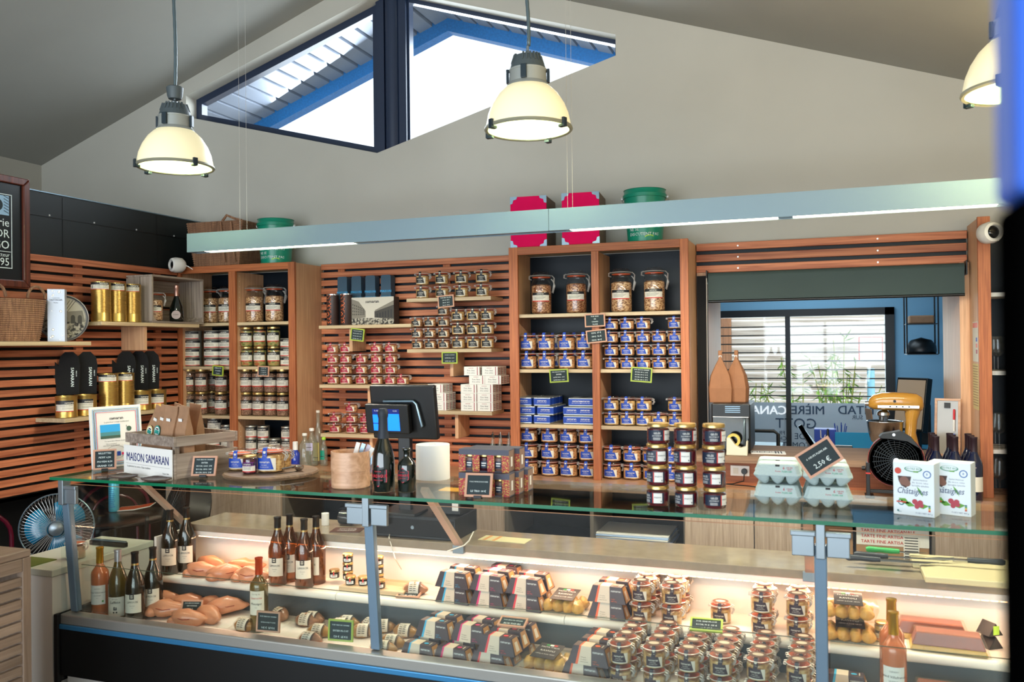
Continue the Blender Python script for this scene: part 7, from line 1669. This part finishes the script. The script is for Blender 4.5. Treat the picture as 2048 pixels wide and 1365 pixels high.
G().box(-.135, -.118, -.02, .02, 0, .17).box(-.135, .12, -.014, .014, .022, .038).box(-.14, -.10, -.05, .07, 0, .008).box(.08, .12, -.05, .07, 0, .008).box(.10, .115, -.014, .014, 0, .04).build('stand', M_blk, t, bevel=.002)
G().lathe([(.009, -.155), (.012, -.14), (.006, -.137)], 12, 0, (0, 0, .14), 'x').build('side_knob', M_black, t, smooth=True); G().box(-.137, -.116, -.021, .021, .115, .122).build('red_mark', M_redstripe, t)
# whiteboard
q = pZ(1893, 890, ZH); t = thing('small_whiteboard', 'small framed whiteboard leaning in the hatch with a red pen', 'whiteboard', (Xat(1894, 880, 4.90), 4.90, ZH + .0005), -.35); t.rotation_euler = (-.10, 0, -.35)
g = G(); w, h = .062, .30
for a, b, c, d in ((-w, w, h - .012, h), (-w, w, 0, .012), (-w, -w + .012, .012, h - .012), (w - .012, w, .012, h - .012)): g.box(a, b, -.006, .006, c, d)
g.build('frame', wm, t, bevel=.001); G().box(-w + .012, w - .012, -.001, .003, .012, h - .012).build('board', mat('board_gloss', 'a09c94', .12), t); G().box(-.015, .012, -.010, -.0012, h - .05, h - .022).build('magnet', M_blk, t)
g = G(); g.lathe([(.005, .13), (.005, .19)], 10, 0, (.032, -.008, 0)).lathe([(.0055, .191), (.0055, .24), (.003, .245)], 10, 1, (.032, -.008, 0)).lathe([(.005, .03), (.005, .11)], 10, 0, (.034, -.008, 0)).lathe([(.0055, .111), (.0055, .118)], 10, 2, (.034, -.008, 0)); g.build('marker_pens', [M_whitem, mat('pen_red', 'c81a2a', .4), M_navy], t, smooth=True)
# group of dark wine bottles
M_bw = mat('night_glass', '0a1230', .06, coat=.7)
def dkb():
    o = thing('wine_bottle', 'x', 'bottle'); G().lathe([(.034, 0), (.037, .004), (.0375, .17), (.034, .19), (.018, .225), (.0145, .24), (.0142, .29)], 20).build('glass', M_bw, o, smooth=True, auto=False); G().lathe([(.0155, .235), (.0152, .296), (.016, .297), (.016, .306), (.010, .307)], 16).build('capsule', mat('plum_capsule', '2c1a22', .45), o, smooth=True); G().patch(.0381, -.9, .9, .05, .12, 0, 10).build('label', M_cream, o); return o
dk = Proto(dkb)
n = 0
for c, px in enumerate((1869, 1907, 1945)):
    for r in range(3):
        dk.put((Xat(px + 3, 920, 4.53) - r * .010 * 0, 4.53 + r * .082, ZW), .2, 'dark wine bottle behind the chestnut cartons, %s column, %s row' % (('left', 'middle', 'right')[c], ('front', 'middle', 'back')[r]), 'dark wine bottles on the worktop')
tag(G().box(0, .17, 0, .10, 0, .004).build('spare_plate', M_cream), 'pale oval mat', 'mat'); bpy.data.objects.remove(bpy.data.objects['spare_plate'])
q = pZ(1728, 993, ZT); 
# ---- kitchen room
M_blu = mat('steel_blue_top', '3f94b8', .3)
t = thing('kitchen_worktop', 'blue steel worktop in the kitchen beyond the hatch', 'worktop', (.55, 6.25, 0)); G().box(-.50, .60, -.30, .30, 1.01, 1.05).build('worktop', M_blu, t, bevel=.003); G().box(-.48, .60, -.28, .28, 0, 1.009).build('body', M_door, t)
q = Xat(1650, 825, 6.1); t = thing('plastic_tray', 'royal blue plastic crate on the kitchen worktop', 'box', (q, 6.10, 1.051)); G().box(-.07, .07, -.06, .06, 0, .115).build('crate_body', mat('royal_blue', '1440b0', .4), t, bevel=.003); G().tube([(-.03, -.062, .11), (-.028, -.066, .06), (-.01, -.066, .05), (.0, -.064, .08)], .004, 6).build('cord', M_whitem, t)
q = Xat(1680, 825, 6.2); t = thing('pen_pot', 'teal pot of pens beside the blue crate', 'pot', (q, 6.15, 1.051)); G().lathe([(.04, 0), (.042, .08), (.038, .08), (.036, .005)], 20).build('pot', M_teal, t, smooth=True); g = G()
for k in range(9): a = k * .7; g.tube([(.02 * math.cos(a), .02 * math.sin(a), .02), (.04 * math.cos(a), .04 * math.sin(a), .13 + .01 * (k % 3))], .003, 4)
g.build('pens', M_navy, t)
q = Xat(1672, 845, 6.0); t = thing('chef_slicer', 'steel slicing machine with black funnel on the kitchen worktop', 'machine', (Xat(1662, 860, 6.02), 6.03, 1.051)); G().box(-.13, .13, -.06, .04, 0, .02).build('base', M_steel, t, bevel=.003); G().lathe([(.035, .02), (.010, .06), (.006, .12)], 16, 0, (-.02, 0, 0)).build('funnel', M_black, t, smooth=True)
t = thing('blue_board', 'large blue panel leaning on the kitchen worktop behind the mixer', 'panel', (Xat(1712, 860, 6.0), 5.98, 1.0505)); t.rotation_euler = (-.5, 0, 0); G().box(-.13, .16, 0, .012, 0, .115).build('panel', mat('sky_panel', '2f8fc0', .25), t, bevel=.002)
# folded trolley
q = Xat(1535, 860, 5.8); t = thing('serving_trolley', 'dark green serving trolley with black handle in the kitchen', 'trolley', (q + .0, 5.80, 0)); G().box(-.11, .085, -.2, .2, .55, 1.06).build('trolley_box', mat('dark_teal', '0f3a40', .5), t, bevel=.004); G().box(-.115, .09, -.205, .205, 1.0605, 1.075).build('trolley_top', mat('pale_blue_top', '8ab8cc', .4), t, bevel=.003)
G().tube([(-.13, -.19, 1.0), (-.13, -.19, 1.17), (-.11, -.19, 1.19), (.05, -.19, 1.19), (.075, -.19, 1.17), (.075, -.19, .8)], .012, 8).build('handle', M_blk, t, smooth=True)
for x in (-.09, .065):
    for y in (-.17, .17): G().lathe([(.015, .045), (.015, .55)], 8, 0, (x, y, 0)).build('leg', M_blk, t); G().lathe([(.03, -.012), (.03, .012)], 14, 0, (x, y, .031), 'y').build('wheel', M_blackmat, t)
# black glove bundle
q = Xat(1618, 870, 5.0); t = thing('glove_bundle', 'bundle of black and grey wrapped cutlery leaning at the sill', 'bundle', (q + .02, 5.0, ZH + .0005)); 
for k in range(5): g = G(); g.M = Matrix.Rotation(-.45 - .05 * k, 4, 'Y') @ Matrix.Translation((.006 * k, .008 * (k % 2), 0)); g.box(-.012, .012, -.004, .004, .006, .15).build('packet', (M_blk, M_alud, M_blk)[k % 3], t)
# monitor in the kitchen
t = thing('kitchen_monitor', 'tilted monitor seen from the side in the kitchen behind the mixer', 'monitor', (Xat(1820, 800, 5.9), 5.92, 1.0505), -.75); g = G(); g.M = Matrix.Translation((0, 0, .30)) @ Matrix.Rotation(-.16, 4, 'X'); g.box(-.11, .11, 0, .05, -.17, .17).build('monitor_body', M_black, t, bevel=.004)
c = G(); c.M = g.M; c.box(-.10, .10, -.002, -.0005, -.155, .155).build('screen', mat('screen_reflect', 'b8a088', .15), t); G().box(-.03, .03, .05, .07, 0, .3).box(-.09, .09, -.06, .1, 0, .012).build('stand', M_black, t)
t = thing('book_stand', 'white open ring binder standing in the kitchen beside the monitor', 'binder', (Xat(1762, 770, 6.2), 6.2, 1.0505), .2)
for s, m in ((-.22, M_kraft), (.0, M_whitem), (.22, M_bluep)): g = G(); g.M = Matrix.Translation((s * .25, 0, .0)) @ Matrix.Rotation(s + .1, 4, 'Y'); g.box(-.004, .004, -.07, .07, .03, .25).build('cover', m, t)
G().box(-.10, .12, -.08, .08, 0, .02).build('papers', M_whitem, t)
t = thing('small_speaker', 'black speaker box in the kitchen behind the monitor', 'speaker', (Xat(1846, 790, 6.4), 6.38, 1.0505)); G().box(-.04, .04, -.05, .05, 0, .27).build('cabinet', M_black, t, bevel=.004); G().lathe([(.028, -.053), (.02, -.051)], 18, 0, (0, 0, .18), 'y').build('driver', M_alud, t)
# wire shelf
x0, x1 = Xat(1811, 650, 6.9), Xat(1873, 650, 6.9); zt = pY(1840, 592, 6.9).z; zs = (pY(1840, 648, 6.9).z, pY(1840, 708, 6.9).z)
t = thing('wall_rack', 'black wire rack with two shelves on the kitchen wall', 'rack', (0, 6.9, zs[1])); g = G()
for x in (x0, x1):
    for y in (-.10, .10): g.tube([(x, y, 0), (x, y, zt - zs[1] + .1)], .006, 6)
for z in zs: g.box(x0, x1, -.10, .10, z - zs[1] - .006, z - zs[1])
g.build('rack_frame', M_blk, t)
tag(G().box(x0 + .02, x1 - .02, 6.83, 6.97, zs[0] + .0005, zs[0] + .06).build('folded_cloth', M_kraft, bevel=.01), 'brown folded cloth on the upper shelf of the kitchen wire rack', 'cloth')
t = thing('kitchen_scale', 'round black lidded pan on the lower shelf of the kitchen wire rack', 'pan', ((x0 + x1) / 2, 6.9, zs[1] + .0005)); G().lathe([(.10, 0), (.105, .02), (.10, .06), (.07, .10), (0, .12)], 24).build('pan', M_black, t, smooth=True, auto=False)

# dark post close to the camera at the right edge
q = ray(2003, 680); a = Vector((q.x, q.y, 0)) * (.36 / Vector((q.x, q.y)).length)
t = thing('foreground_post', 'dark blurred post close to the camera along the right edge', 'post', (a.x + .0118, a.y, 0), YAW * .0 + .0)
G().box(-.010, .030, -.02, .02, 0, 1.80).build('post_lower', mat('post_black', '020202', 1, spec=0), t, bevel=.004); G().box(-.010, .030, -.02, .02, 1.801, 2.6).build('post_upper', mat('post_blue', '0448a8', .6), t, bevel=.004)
